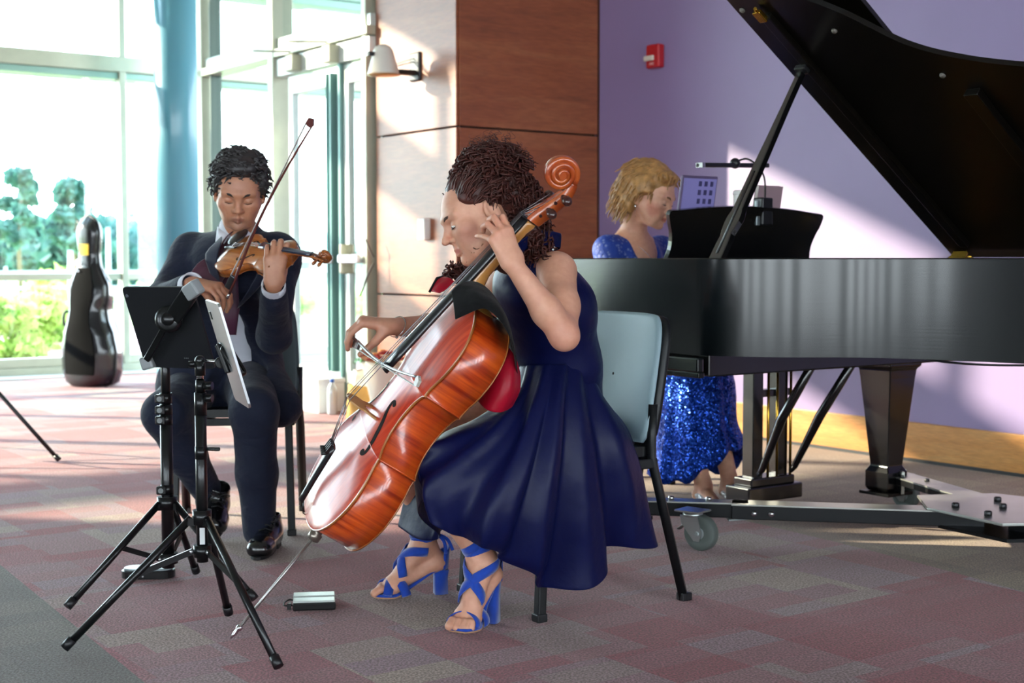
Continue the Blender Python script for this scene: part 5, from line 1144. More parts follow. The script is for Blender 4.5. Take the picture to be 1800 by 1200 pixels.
SHOES = []
def bare_foot(F, ank, ball, toed, s=1.0):
    """foot in a high heel: ankle, ball-of-foot point on the floor, toe direction"""
    ank = n3(ank); ball = n3(ball); td = unit(toed); up = n3((0, 0, 1)); sd = np.cross(td, up); heel = ank-td*.035+up*(-.045)
    F.chain([ank, heel], [.034, .028], .02); F.ecap(heel, ball+up*.026, .027, .021, sd, 1.3, .02); F.ecap(ank+td*.02, ball+up*.032, .032, .018, sd, 1.35, .02)
    F.ecap(ball+up*.022+sd*.020, ball+up*.022-sd*.020, .022, .020, td, 1.0, .02)
    for i, (y, r, l) in enumerate(((.026, .0125, .050), (.008, .0100, .046), (-.008, .0092, .040), (-.022, .0088, .033), (-.034, .0082, .026))):
        sg = s; b0 = ball+up*.018+sd*y*sg+td*.012; b1 = b0+td*l*.6+up*.004; b2 = b0+td*l-up*(.018-r*.9)
        F.cap(b0, b1, r, r*.9, .008); F.cap(b1, b2, r*.92, r*.95, .003)
    return heel, ball, td, sd
fL = (ALc, n3(P(822, 1098, 3.815))*n3((1, 1, 0))+n3((0, 0, .014)), (-.42, -.90, 0)); fR = (ARc, n3(P(690, 1035, 4.19))*n3((1, 1, 0))+n3((0, 0, .014)), (-.95, -.30, 0))
ftL = bare_foot(F, *fL, s=1.0); ftR = bare_foot(F, *fR, s=-1.0)
body, me, vv = sdfobj('body', F, .0042, M_SKIN2, CE, 1, regs=((tuple(qO+n3((-.01, 0, -.01))), .155, .0016), (tuple(WLc+n3((-.04, 0, .07))), .15, .002), (tuple(WRc+n3((-.08, 0, -.02))), .15, .002), (tuple((n3(ALc)+ftL[1])/2+n3((-.02, -.02, -.02))), .16, .0022), (tuple((n3(ARc)+ftR[1])/2+n3((-.04, 0, -.02))), .16, .0022)))
paint(me, vv, 'd79f84', [(Q_((0, .095, -.060)), (.021, .011, .0075), qR, 'b4645e', .8), (Q_((.05, .06, -.03)), (.03, .03, .03), qR, 'd08f7c', .6), (Q_((-.05, .06, -.03)), (.03, .03, .03), qR, 'd08f7c', .6), (Q_((0, .108, -.025)), (.012, .012, .012), qR, 'd0907c', .6), (ELc, (.06, .06, .06), I3, 'd0907a', .5), (WLc+n3((-.06, 0, .11)), (.06, .06, .05), I3, 'd8947c', .5)])
M_BROW2 = mat('brow_brown', '4a3028', .8); eyes(CE, qO, qR, qs, .001, M_BROW2, white=True)
def toenails(F_t, s, par):
    heel, ball, td, sd = F_t
    for i, (y, r, l) in enumerate(((.026, .0125, .050), (.008, .0100, .046), (-.008, .0092, .040), (-.022, .0088, .033), (-.034, .0082, .026))):
        p = ball+n3((0, 0, .018))+sd*y*s+td*(.012+l*.95)+n3((0, 0, -(.018-r*.9)+r*.75)); b = MB(); b.sphere(tuple(p), (r*.62, r*.55, .0022), 10, Matrix([[float(x) for x in q] for q in np.stack([td, sd, n3((0, 0, 1))], 1)])); b.build('toenail', mat('pink_nail', 'e4a79c', .2, coat=.6), par)
toenails(ftL, 1, CE); toenails(ftR, -1, CE)
# hair
M_HAIR2 = mat('auburn_curls', '45201a', .5, noise=.5, nscale=40, spec=.4)
F = Field(); HE(F, (0, -.028, .054), (.084, .100, .084), .02, 'u', qR, qO, qs)
HE(F, (0, -.055, .118), (.050, .055, .034), .04, 'u', qR, qO, qs); HE(F, (0, -.095, .070), (.066, .050, .066), .04, 'u', qR, qO, qs); HE(F, (0, -.110, -.01), (.064, .048, .07), .05, 'u', qR, qO, qs); HE(F, (0, -.095, -.09), (.06, .042, .06), .04, 'u', qR, qO, qs)
for x in (-1, 1): HE(F, (x*.070, .016, .060), (.011, .040, .028), .015, 'u', qR, qO, qs)
HE(F, (0, .128, .002), (.072, .078, .082), .012, 's', qR, qO, qs)
for x in (-1, 1): HE(F, (x*.092, .022, -.035), (.040, .045, .048), .008, 's', qR, qO, qs)
HE(F, (-.03, -.0, -.12), (.035, .03, .05), .03, 'u', qR, qO, qs)
hb2, m_, hv2 = sdfobj('hair', F, .0045, M_HAIR2, CE, 1, folds(.010, 60, 4))
g = random.Random(9); sel = []
Ri = np.linalg.inv(qR)
idx = list(range(0, len(hv2))); g.shuffle(idx); cen = hv2.mean(0); b = MB(); rts = []; drs = []
for i in idx[:9000]:
    lp_ = (Ri@(hv2[i]-qO))/qs
    if len(rts) >= 760: break
    back = lp_[1] < .0 or lp_[2] > .09
    if not back and g.random() < .72: continue
    if lp_[1] > .03 or (lp_[1] > -.04 and lp_[2] < .035): continue
    rts.append(tuple(hv2[i])); o_ = unit(hv2[i]-(qR@(n3((0, -.05, .03))*qs)+qO)); drs.append(V(tuple(o_*.40+qR@n3((0, -.55, .15 if lp_[2] > .06 else -.7)))))
strands(b, rts, drs, .044, .0036, .0078, 1.5, g, 14, 4, .9, .75); prop(b.build('curls', M_HAIR2, hb2), kind='stuff')
def cdir(p, g):
    l_ = Ri@(p-qO)/qs
    if l_[2] < .018 or l_[1] < -.07 or l_[1] > .055: return None
    return qR@n3((0, -1, .45 if l_[1] > 0 else .1))
b = MB(); surf_strands(b, hv2, qO+qR@n3((0, -.01, .03)), cdir, 560, .062, .0032, .0026, .8, 77, 12, 4, .25, .10, .55); prop(b.build('swept_locks', M_HAIR2, hb2), kind='stuff')
b = MB(); rts = []; drs = []
for i in range(120):   # fine flyaway curls, and the tress on the far shoulder
    v = g_norm(g); p = qR@(n3((v[0]*.085, -.08+v[1]*.08, .09+abs(v[2])*.085))*qs)+qO; rts.append(tuple(p)); drs.append(V(tuple(unit(p-qO)+n3((.1, 0, .2)))))
strands(b, rts, drs, .035, .0009, .007, 2.0, g, 14, 3, .1, .6)
rts = []; drs = []
for i in range(70): p = n3(P(g.uniform(905, 955), g.uniform(395, 430), g.uniform(3.92, 3.99))); rts.append(tuple(p)); drs.append(V((.5, .05, -.4)))
for i in range(60): p = n3(P(g.uniform(785, 830), g.uniform(455, 478), g.uniform(3.90, 3.95))); rts.append(tuple(p)); drs.append(V((-.3, 0, -1)))
strands(b, rts, drs, .05, .0026, .010, 1.8, g, 16, 4, .6, .8); prop(b.build('loose_curls', M_HAIR2, hb2), kind='stuff')
# earring and bracelet
b = MB(); b.sweep(crm([Q_((.082, -.004, -.036)), Q_((.088, .004, -.045)), Q_((.084, .0, -.056)), Q_((.079, -.008, -.046))], 5, True), .0011, 6, closed=True); b.build('earring', M_CHROME, CE)
d_ = unit(WRc-ERc); b = MB(); ring = []; a_ = unit(np.cross(d_, (0, 0, 1))); c_ = np.cross(d_, a_)
for i in range(24): an = i/24*6.2832; ring.append(tuple(WRc-d_*.02+(a_*math.cos(an)+c_*math.sin(an))*.030+d_*.012*math.sin(an*1)))
b.sweep(ring, .0016, 6, closed=True); b.sphere(tuple(WRc-d_*.02+c_*.030), .005, 8); b.build('bracelet', mat('silver_bracelet', 'c9c4bc', .25, .9), CE)
# bodice
def satin(name, c, rough, tint):
    q = N(name); q.b.inputs['Base Color'].default_value = lin(c); q.b.inputs['Roughness'].default_value = rough; q.b.inputs['Sheen Weight'].default_value = .05; q.b.inputs['Sheen Tint'].default_value = lin(tint); q.b.inputs['Sheen Roughness'].default_value = .35; q.b.inputs['Specular IOR Level'].default_value = .2
    t = q.n('TexNoise'); t.inputs['Scale'].default_value = 11; t.inputs['Detail'].default_value = 5; q.l(q.coord('World'), t.inputs['Vector']); q.bump(t.outputs[0], .25, .02); return q.m
M_DRESS = satin('navy_satin', '0b113c', .42, '16349a')
F = Field()
F.ecap(NBc+n3((.03, .025, -.075)), CHc, .113, .124, tuple(sl), 1.27, .05); F.ecap(CHc, WAc, .122, .116, tuple(sl), 1.14, .05); F.ecap(WAc, HPc+n3((0, 0, .02)), .118, .15, tuple(sl), 1.18, .05)
F.cap(NBc+n3((.02, -.02, -.03)), SLc+n3((-.015, .03, -.00)), .066, .056, .03); F.cap(NBc+n3((.0, .06, -.04)), SRc+n3((.02, -.02, 0)), .058, .045, .03)
F.cap(NBc+n3((-.03, -.01, .065)), NBc+n3((-.10, -.06, .065)), .042, .050, .02, 's'); F.ell(SLc+n3((.035, -.065, -.035)), (.066, .062, .090), .012, 's')
bod, m_, v_ = sdfobj('dress_bodice', F, .005, M_DRESS, CE, 2, folds(.004, 28, 6))
b = MB(); G = []   # stand-up ruffle behind the neck
rp = [P(862, 478, 3.80), P(888, 462, 3.76), P(915, 448, 3.78), P(945, 432, 3.80), P(968, 432, 3.84), P(982, 440, 3.92), P(965, 448, 4.02)]
rt = [P(866, 470, 3.77), P(893, 446, 3.74), P(918, 425, 3.77), P(940, 400, 3.80), P(975, 408, 3.83), P(990, 412, 3.93), P(958, 415, 4.04)]
ra, rb_ = crm(rp, 5), crm(rt, 5)
for i in range(len(ra)): G.append([ra[i].lerp(rb_[i], t)+V((.010*math.sin(i*.9+t*2), -.008*math.cos(i*.7), 0)) for t in (0, .25, .5, .75, 1)])
b.grid(G); b.build('dress_ruffle', M_DRESS, bod, solid=.004, sub=1)
# skirt: columns traced waist -> hem
cols = [
 [(905, 645, 4.20), (850, 700, 4.27), (790, 750, 4.27), (725, 800, 4.26), (715, 860, 4.22), (700, 925, 4.22)],
 [(908, 645, 4.12), (885, 705, 4.12), (840, 755, 4.10), (800, 810, 4.10), (770, 870, 4.10), (745, 950, 4.10)],
 [(915, 642, 4.02), (900, 690, 3.97), (845, 738, 3.90), (790, 775, 3.90), (775, 860, 3.96), (765, 940, 4.02)],
 [(922, 642, 3.96), (905, 690, 3.88), (842, 738, 3.80), (780, 768, 3.75), (727, 798, 3.72), (745, 880, 3.75)],
 [(930, 641, 3.94), (912, 695, 3.84), (862, 752, 3.75), (800, 800, 3.70), (745, 842, 3.69), (757, 905, 3.70)],
 [(940, 641, 3.92), (922, 700, 3.82), (880, 775, 3.73), (820, 835, 3.67), (780, 890, 3.66), (790, 938, 3.68)],
 [(955, 640, 3.90), (938, 700, 3.80), (905, 790, 3.71), (860, 870, 3.65), (840, 925, 3.65), (838, 955, 3.68)],
 [(970, 640, 3.90), (957, 700, 3.79), (935, 800, 3.70), (908, 900, 3.66), (893, 960, 3.68), (885, 975, 3.70)],
 [(985, 640, 3.91), (976, 700, 3.80), (965, 800, 3.73), (950, 900, 3.71), (938, 985, 3.74), (925, 1010, 3.78)],
 [(998, 640, 3.93), (994, 700, 3.83), (990, 800, 3.77), (984, 900, 3.77), (975, 985, 3.80), (962, 1038, 3.82)],
 [(1012, 640, 3.96), (1015, 700, 3.87), (1024, 800, 3.83), (1034, 900, 3.84), (1042, 975, 3.87), (1046, 1022, 3.88)],
 [(1024, 640, 3.99), (1034, 700, 3.93), (1058, 790, 3.89), (1076, 870, 3.91), (1084, 930, 3.94), (1078, 965, 3.96)],
 [(1034, 640, 4.04), (1050, 690, 4.00), (1088, 760, 3.97), (1112, 830, 4.00), (1122, 900, 4.03), (1130, 962, 4.05)],
 [(1038, 640, 4.10), (1056, 690, 4.10), (1104, 745, 4.13), (1128, 800, 4.16), (1134, 870, 4.20), (1128, 935, 4.24)],
 [(1030, 640, 4.18), (1044, 700, 4.25), (1066, 760, 4.32), (1078, 820, 4.36), (1078, 880, 4.38), (1072, 930, 4.40)]]
CC = [crm([P(*p) for p in c], 6) for c in cols]; nr = len(CC[0]); rows = []
for j in range(nr): rows.append(crm([c[j] for c in CC], 9))
G = []
for j, r_ in enumerate(rows):
    t = j/(nr-1); q_ = []
    for i, p in enumerate(r_):
        u = i/9.; a = r_[min(i+1, len(r_)-1)]-r_[max(i-1, 0)]; nn = V((a.y, -a.x, 0)); nn = nn.normalized() if nn.length > 1e-6 else V((0, -1, 0))
        amp = (.004+.030*t**1.2)*(1.1 if u > 6 else .7); f = math.sin(u*2*math.pi*.52+.6*math.sin(t*3+u*.5))+.40*math.sin(u*2*math.pi*1.13+1.3+1.2*t)*t+.10*math.sin(u*7+t*6)
        q_.append(p+nn*amp*f*(1 if u > 1.5 else .3))
    G.append(q_)
b = MB(); b.grid(G); b.build('dress_skirt', M_DRESS, CE, solid=.004, sub=1)
# sandals
M_SUEDE = mat('blue_suede', '0f3fa6', .85, sheen=.6, noise=.1, nscale=80, bump=.3, bscale=900); M_SOLE = mat('tan_sole', 'b98a66', .6); M_HEELC = mat('silver_insole', 'c4c0b8', .3, .4)
def sandal(ft, ank, kn, s, lab):
    heel, ball, td, sd = ft; heel = n3(heel); ank = n3(ank); up = n3((0, 0, 1)); r = thing('sandal', None, None); r.parent = CE; 
    if 'label' in r: del r['label']
    b = MB(); cs = [ball+td*.062+up*.004, ball+td*.03+up*.002, ball+up*.002, ball-td*.03+up*.012, (ball+heel)/2+up*(-.012), heel+td*.01-up*.022, heel-td*.022-up*.020]; cs[0][2] = max(cs[0][2], .008)
    ws = [.026, .042, .044, .036, .027, .027, .022]; cc = crm([tuple(c) for c in cs], 4); G = []; n_ = len(cc)
    for i, p in enumerate(cc):
        k = i/(n_-1)*6; k0 = min(int(k), 5); w_ = ws[k0]*(1-(k-k0))+ws[k0+1]*(k-k0); S_ = V(tuple(sd)); p = V(tuple(p)); G.append([p-S_*w_, p-S_*w_*.5, p, p+S_*w_*.5, p+S_*w_])
    b.grid(G); o = b.build('insole', M_SUEDE, r, solid=.007)
    b = MB(); G3 = [[q-V((0, 0, .006)) for q in row] for row in G[:14]]; b.grid(G3); b.build('outsole', M_SOLE, r, solid=.003)
    hb_ = heel-td*.012-up*.024; b = MB(); top = V(tuple(hb_)); bot = V((hb_[0], hb_[1], .004)); x_ = V(tuple(td)); y_ = V(tuple(sd)); vs = []
    for c, w_, l_ in ((top, .024, .022), (top.lerp(bot, .3), .021, .019), (bot, .021, .020)): vs.append([c+x_*l_+y_*w_*.8, c+x_*l_*.2+y_*w_, c-x_*l_+y_*w_*.8, c-x_*l_-y_*w_*.8, c+x_*l_*.2-y_*w_, c+x_*l_-y_*w_*.8])
    b.grid(vs, closed_v=True); b.f.append(tuple(range(6))); b.sm.append(False); b.f.append(tuple(12+i for i in range(6))); b.sm.append(False); b.build('heel_block', M_SUEDE, r)
    b = MB(); G4 = []
    for i in range(9):
        an = -1.25+2.5*i/8; q0 = heel-td*.004; G4.append([V(tuple(q0-td*math.cos(an)*(.030+.002*k)+sd*math.sin(an)*.032+up*(-.02+.022*k*(1.1-.35*abs(an)/1.25)))) for k in range(4)])
    b.grid(G4); b.build('heel_counter', M_SUEDE, r, solid=.003)
    def strap(c0, c1, ra_, rb2, tilt, a0, a1, wd=.009, nm='strap'):
        ax = unit(n3(c1)-n3(c0)); e1 = unit(np.cross(ax, n3((0.01, .02, 1)) if abs(ax[2]) < .9 else sd)); e2 = np.cross(ax, e1); pts = []
        for i in range(25):
            an = a0+(a1-a0)*i/24; pts.append(tuple(n3(c0)*(1-i/24)+n3(c1)*(i/24)+e1*math.cos(an)*ra_+e2*math.sin(an)*rb2))
        b = MB(); G5 = []
        for i, p in enumerate(pts):
            an = a0+(a1-a0)*i/24; nrm = V(tuple(e1*math.cos(an)+e2*math.sin(an))); t_ = (V(pts[min(i+1, 24)])-V(pts[max(i-1, 0)])).normalized(); w2 = nrm.cross(t_); G5.append([V(p)-w2*wd, V(p)+nrm*.001, V(p)+w2*wd])
        b.grid(G5); b.build(nm, M_SUEDE, r, solid=.0028)
    leg = unit(n3(kn)-ank)
    for z0, z1 in ((.028, .046), (.046, .066)): strap(ank+leg*z0, ank+leg*z1, .0405, .0405, 0, 0, 6.4, .013)
    # X across the instep and toe band, laid on the foot's own surface
    def ribbon(pts, nrm, wd):
        b = MB(); G5 = []; n_ = len(pts)
        for i in range(n_):
            p = V(tuple(pts[i])); t_ = (V(tuple(pts[min(i+1, n_-1)]))-V(tuple(pts[max(i-1, 0)]))).normalized(); nr_ = V(tuple(nrm[i])); w2 = nr_.cross(t_).normalized(); G5.append([p-w2*wd-nr_*.002, p+nr_*.0005, p+w2*wd-nr_*.002])
        b.grid(G5); b.build('strap', M_SUEDE, r, solid=.003)
    A2 = ank+td*.02; B2 = ball+up*.032; ax2 = unit(B2-A2); m2 = unit(np.cross(ax2, sd)); m2 = m2 if m2[2] > 0 else -m2
    for sg in (1, -1):
        ks_ = crm([(-.05, -sg*2.0, 0), (.12, -sg*1.1, 0), (.34, -sg*.1, 0), (.55, sg*.8, 0), (.74, sg*1.7, 0)], 6); pts = []; nr_ = []
        for k in ks_:
            o_ = m2*math.cos(k.y)+sd*1.30*math.sin(k.y); pts.append(A2+(B2-A2)*k.x+o_*((.034*(1-k.x)+.021*k.x)+.0045)); nr_.append(unit(o_))
        ribbon(pts, nr_, .0135)
        ks_ = crm([(-.034, -sg*1.9, 0), (-.020, -sg*1.0, 0), (.002, 0, 0), (.018, sg*.9, 0), (.026, sg*1.9, 0)], 6); pts = []; nr_ = []
        for k in ks_: o_ = up*math.cos(k.y)*(.034-k.x*.35)+sd*.047*math.sin(k.y); pts.append(ball+up*.014+td*k.x+o_); nr_.append(unit(o_))
        ribbon(pts, nr_, .0145)
    return r
sandal(ftL, ALc, KLc, 1, ''); sr = sandal(ftR, ARc, KRc, -1, '')
b = MB(); a0_ = V(tuple(n3(ARc)+n3((.03, -.03, .05)))); 
for e in ((.02, -.01, .05), (.045, -.01, .03), (.035, -.01, -.06), (.055, -.01, -.05)): b.sweep(crm([a0_, a0_+V(e)*.5+V((.01, -.006, .01)), a0_+V(e)], 4), .006, 6, flat=((0, 1, 0), .3))
b.build('ribbon_bow', M_SUEDE, sr)
# ------------------------------------------------------------ the pianist
PI_ = person('person', 'woman with short blonde hair in a blue lace dress, seated at the grand piano')
ps_ = 1.07; pO = n3(P(1141, 346, 5.90)); pR = rot3((.80, -.50, -.36), (.30, -.16, .93)); Z_ = lambda p: pR@(n3(p)*ps_)+pO
NBp = n3(P(1108, 418, 6.0)); SRp = n3(P(1070, 440, 5.92)); SLp = n3(P(1162, 440, 6.20)); PEp = n3((.40, 6.28, .58)); ERp = n3((.42, 5.80, .80)); ELp = n3((.80, 6.15, .82)); WRp = n3((.62, 5.68, .80)); WLp = n3((.95, 5.98, .80))
KRp = n3((.68, 5.98, .56)); KLp = n3((.84, 6.10, .56)); ARp = n3(P(1237, 852, 5.78)); ALp = n3(P(1283, 845, 5.84))
F = Field(); headf(F, pO, pR, ps_, True, .96)
F.cap(Z_((0, -.025, -.045)), NBp+n3((.0, .02, -.02)), .052, .056, .02); F.chain([NBp+n3((-.01, -.01, -.03)), SRp], [.048, .050], .05); F.chain([NBp+n3((.02, .04, -.03)), SLp], [.048, .050], .05)
F.ecap(NBp+n3((.02, .01, -.09)), NBp+n3((0, .05, -.25)), .105, .12, (.57, .82, 0), 1.2, .06); F.ecap(NBp+n3((0, .05, -.25)), PEp, .12, .14, (.57, .82, 0), 1.2, .05)
for S0, E0, W0, dd in ((SRp, ERp, WRp, (.5, -.75, -.05)), (SLp, ELp, WLp, (.5, -.75, -.05))): F.chain([S0, E0], [.048, .038], .03); F.chain([E0, W0], [.038, .025], .02); 
hand(F, WRp, (.55, -.80, -.05), (0, 0, -1), 1, [(.3, .5, .3)]*4, .2, ((.7, .3), (.3, .2))); hand(F, WLp, (.55, -.80, -.05), (0, 0, -1), -1, [(.3, .5, .3)]*4, .2, ((.7, .3), (.3, .2)))
F.chain([PEp+n3((.02, -.06, 0)), KRp, ARp], [.08, .055, .034], .03); F.chain([PEp+n3((.08, .04, 0)), KLp, ALp], [.08, .055, .034], .03)
tR = n3((.83, 5.60, .035)); tL = n3((.93, 5.70, .035))
for A_, T_ in ((ARp, tR), (ALp, tL)): F.ecap(A_+n3((0, .02, -.03)), T_, .030, .022, (.8, .57, 0), 1.25, .02); F.cap(A_, A_+n3((-.02, .03, -.045)), .030, .026, .02)
body, me, vv = sdfobj('body', F, .0055, M_SKIN3, PI_, 1, regs=((tuple(pO+n3((0, 0, -.01))), .16, .0021),))
paint(me, vv, 'dfa98c', [(Z_((0, .097, -.060)), (.022, .014, .009), pR, 'c0685c', .8), (Z_((.05, .06, -.03)), (.03, .03, .03), pR, 'd8907c', .6), (Z_((-.05, .06, -.03)), (.03, .03, .03), pR, 'd8907c', .6)])
eyes(PI_, pO, pR, ps_, .0, mat('brow_sandy', '7a5438', .8), white=False)
M_HAIR3 = mat('blonde_hair', 'a97c48', .45, noise=.35, nscale=50)
F = Field(); HE(F, (0, -.026, .058), (.088, .104, .090), .02, 'u', pR, pO, ps_); HE(F, (.02, .062, .100), (.058, .036, .026), .02, 'u', pR, pO, ps_)
HE(F, (0, -.080, .01), (.086, .066, .09), .03, 'u', pR, pO, ps_); HE(F, (0, -.090, -.055), (.078, .050, .045), .03, 'u', pR, pO, ps_)
for x in (-1, 1): HE(F, (x*.080, -.008, .020), (.022, .050, .065), .02, 'u', pR, pO, ps_); HE(F, (x*.078, -.034, -.045), (.024, .036, .040), .02, 'u', pR, pO, ps_)
HE(F, (0, .145, -.012), (.085, .095, .088), .012, 's', pR, pO, ps_)
for x in (-1, 1): HE(F, (x*.092, .050, -.040), (.052, .066, .064), .01, 's', pR, pO, ps_)
hb3, m_, hv3 = sdfobj('hair', F, .0048, M_HAIR3, PI_, 1, folds(.006, 70, 14))
g = random.Random(19); b = MB(); rts = []; drs = []; Ri = np.linalg.inv(pR); idx = list(range(len(hv3))); g.shuffle(idx)
for i in idx[:420]:
    lp_ = (Ri@(hv3[i]-pO))/ps_; 
    if lp_[1] > .045 and lp_[2] < .09: continue
    rts.append(tuple(hv3[i]+unit(hv3[i]-pO)*.001)); x = 1 if lp_[0] > 0 else -1; drs.append(V(tuple(pR@n3((x*.3 if lp_[2] > .06 else 0, -.35+(.5 if lp_[1] > .03 else 0), -.9 if lp_[2] < .08 else -.2)))))
strands(b, rts, drs, .045, .0036, .0030, .4, g, 9, 4, .5, .6); prop(b.build('hair_locks', M_HAIR3, hb3), kind='stuff')
b = MB(); b.sphere(tuple(Z_((.086, -.002, -.044))), (.004, .004, .009), 10); b.build('earring', M_CHROME, PI_)
def lacem(name, c, c2, thr, sc_, sparkle):
    q = N(name); v_ = q.n('TexVoronoi'); v_.inputs['Scale'].default_value = sc_; q.l(q.coord('World'), v_.inputs['Vector'])
    q.l(q.ramp(v_.outputs['Distance'], [(.15, c2), (thr, c)]), q.b.inputs['Base Color'])
    if sparkle:
        q.l(q.ramp(v_.outputs['Color'], [(.1, '000000'), (.9, 'ffffff')]), q.b.inputs['Metallic']) if False else None
        q.b.inputs['Metallic'].default_value = .75; q.b.inputs['Roughness'].default_value = .28
        w2 = q.n('TexVoronoi'); w2.inputs['Scale'].default_value = 190; q.l(q.coord('World'), w2.inputs['Vector']); nm = q.n('NewGeometry'); ad = q.n('VectorMath', operation='SUBTRACT'); q.l(w2.outputs['Color'], ad.inputs[0]); ad.inputs[1].default_value = (.5, .5, .5)
        sc2 = q.n('VectorMath', operation='SCALE'); q.l(ad.outputs[0], sc2.inputs[0]); sc2.inputs['Scale'].default_value = 1.1; a3 = q.n('VectorMath', operation='ADD'); q.l(nm.outputs['Normal'], a3.inputs[0]); q.l(sc2.outputs[0], a3.inputs[1]); nz = q.n('VectorMath', operation='NORMALIZE'); q.l(a3.outputs[0], nz.inputs[0]); q.l(nz.outputs[0], q.b.inputs['Normal'])
    else: q.b.inputs['Roughness'].default_value = .6; q.bump(v_.outputs['Distance'], .5, .004)
    return q.m
M_LACE = lacem('royal_blue_lace', '1c3f9a', '6f7fb8', .45, 60, False); M_SEQ = lacem('blue_sequins', '1238a0', '2c62d0', .6, 160, True)
F = Field(); F.chain([NBp+n3((-.02, -.02, -.045)), SRp+n3((-.005, 0, .0))], [.050, .060], .04); F.chain([NBp+n3((.03, .06, -.045)), SLp], [.050, .060], .04)
F.ecap(NBp+n3((.02, .01, -.10)), NBp+n3((0, .05, -.25)), .117, .130, (.57, .82, 0), 1.2, .06); F.ecap(NBp+n3((0, .05, -.25)), PEp+n3((0, 0, .02)), .128, .155, (.57, .82, 0), 1.2, .05)
for S0, E0, W0 in ((SRp, ERp, WRp), (SLp, ELp, WLp)): F.chain([S0, E0], [.060, .050], .03); F.chain([E0, E0*.5+W0*.5], [.048, .040], .02)
vn = unit(n3((.62, -.75, 0))); F.chain([NBp+vn*.10+n3((0, 0, .06)), NBp+vn*.13+n3((.0, .0, -.04)), NBp+vn*.15+n3((0, .01, -.15))], [.095, .075, .02], .015, 's'); F.cap(NBp+n3((0, .0, .0)), NBp+n3((0, 0, .1)), .068, .10, .01, 's')
sdfobj('lace_top', F, .005, M_LACE, PI_, 1, folds(.003, 40, 5))
b = MB(); nk = [NBp+vn*.045+n3((-.045, -.035, .0)), NBp+vn*.115+n3((-.02, -.02, -.06)), NBp+vn*.135+n3((.005, 0, -.095)), NBp+vn*.115+n3((.03, .03, -.06)), NBp+vn*.045+n3((.05, .04, .0))]; b.sweep(crm([tuple(p) for p in nk], 5), .001, 5); b.build('necklace', M_CHROME, PI_)
b = MB(); b.sphere(tuple(nk[2]+vn*.004), (.008, .008, .008), 12); b.build('pendant', mat('pearl', 'f0ece8', .2, coat=1), PI_)
G = []; ccx = [(.52, 6.16, .70, .26, .20), (.60, 6.08, .66, .27, .19), (.72, 5.98, .60, .20, .17), (.785, 5.93, .50, .165, .15), (.79, 5.92, .35, .165, .155), (.795, 5.90, .22, .185, .17), (.79, 5.90, .10, .20, .185)]
for j, (cx, cy, z, rx, ry) in enumerate(ccx):
    row = []; t = j/6
    for i in range(72):
        a = 2*math.pi*i/72; f = 1+.05*t*math.sin(a*9+.6*math.sin(3*a))+.03*t*math.sin(a*17+1); lx = math.cos(a)*rx*f; ly = math.sin(a)*ry*f; zz = z
        if j == 6: zz = .10+.14*max(0, math.cos(a+.62))**2+.012*math.sin(a*11)
        if j == 5: zz = .23+.05*max(0, math.cos(a+.62))
        row.append(V((cx+lx, cy+ly, zz)))
    G.append(row)
GG = [crm(list(c), 3) for c in zip(*G)]; b = MB(); b.grid(GG, closed_u=True); b.build('sequin_skirt', M_SEQ, PI_, solid=.003)
M_GLIT = lacem('silver_glitter', 'a8a8ae', 'd8d8dc', .5, 220, True)
for A_, T_ in ((ARp, tR), (ALp, tL)):
    dd = unit(T_-A_); td = unit(n3((dd[0], dd[1], 0))); F = Field(); sd = np.cross(td, (0, 0, 1)); hl = A_-td*.035; F.ecap(n3((hl[0], hl[1], .05)), n3((T_[0], T_[1], .024))+td*.02, .030, .026, sd, 1.25, .01); F.ell((A_+T_)/2+n3((0, 0, .035)), (.05, .05, .030), .01, 's'); F.box(n3((T_[0], T_[1], -.06)), (.3, .3, .065), .001, .003, 's'); sdfobj('glitter_shoe', F, .005, M_GLIT, PI_)
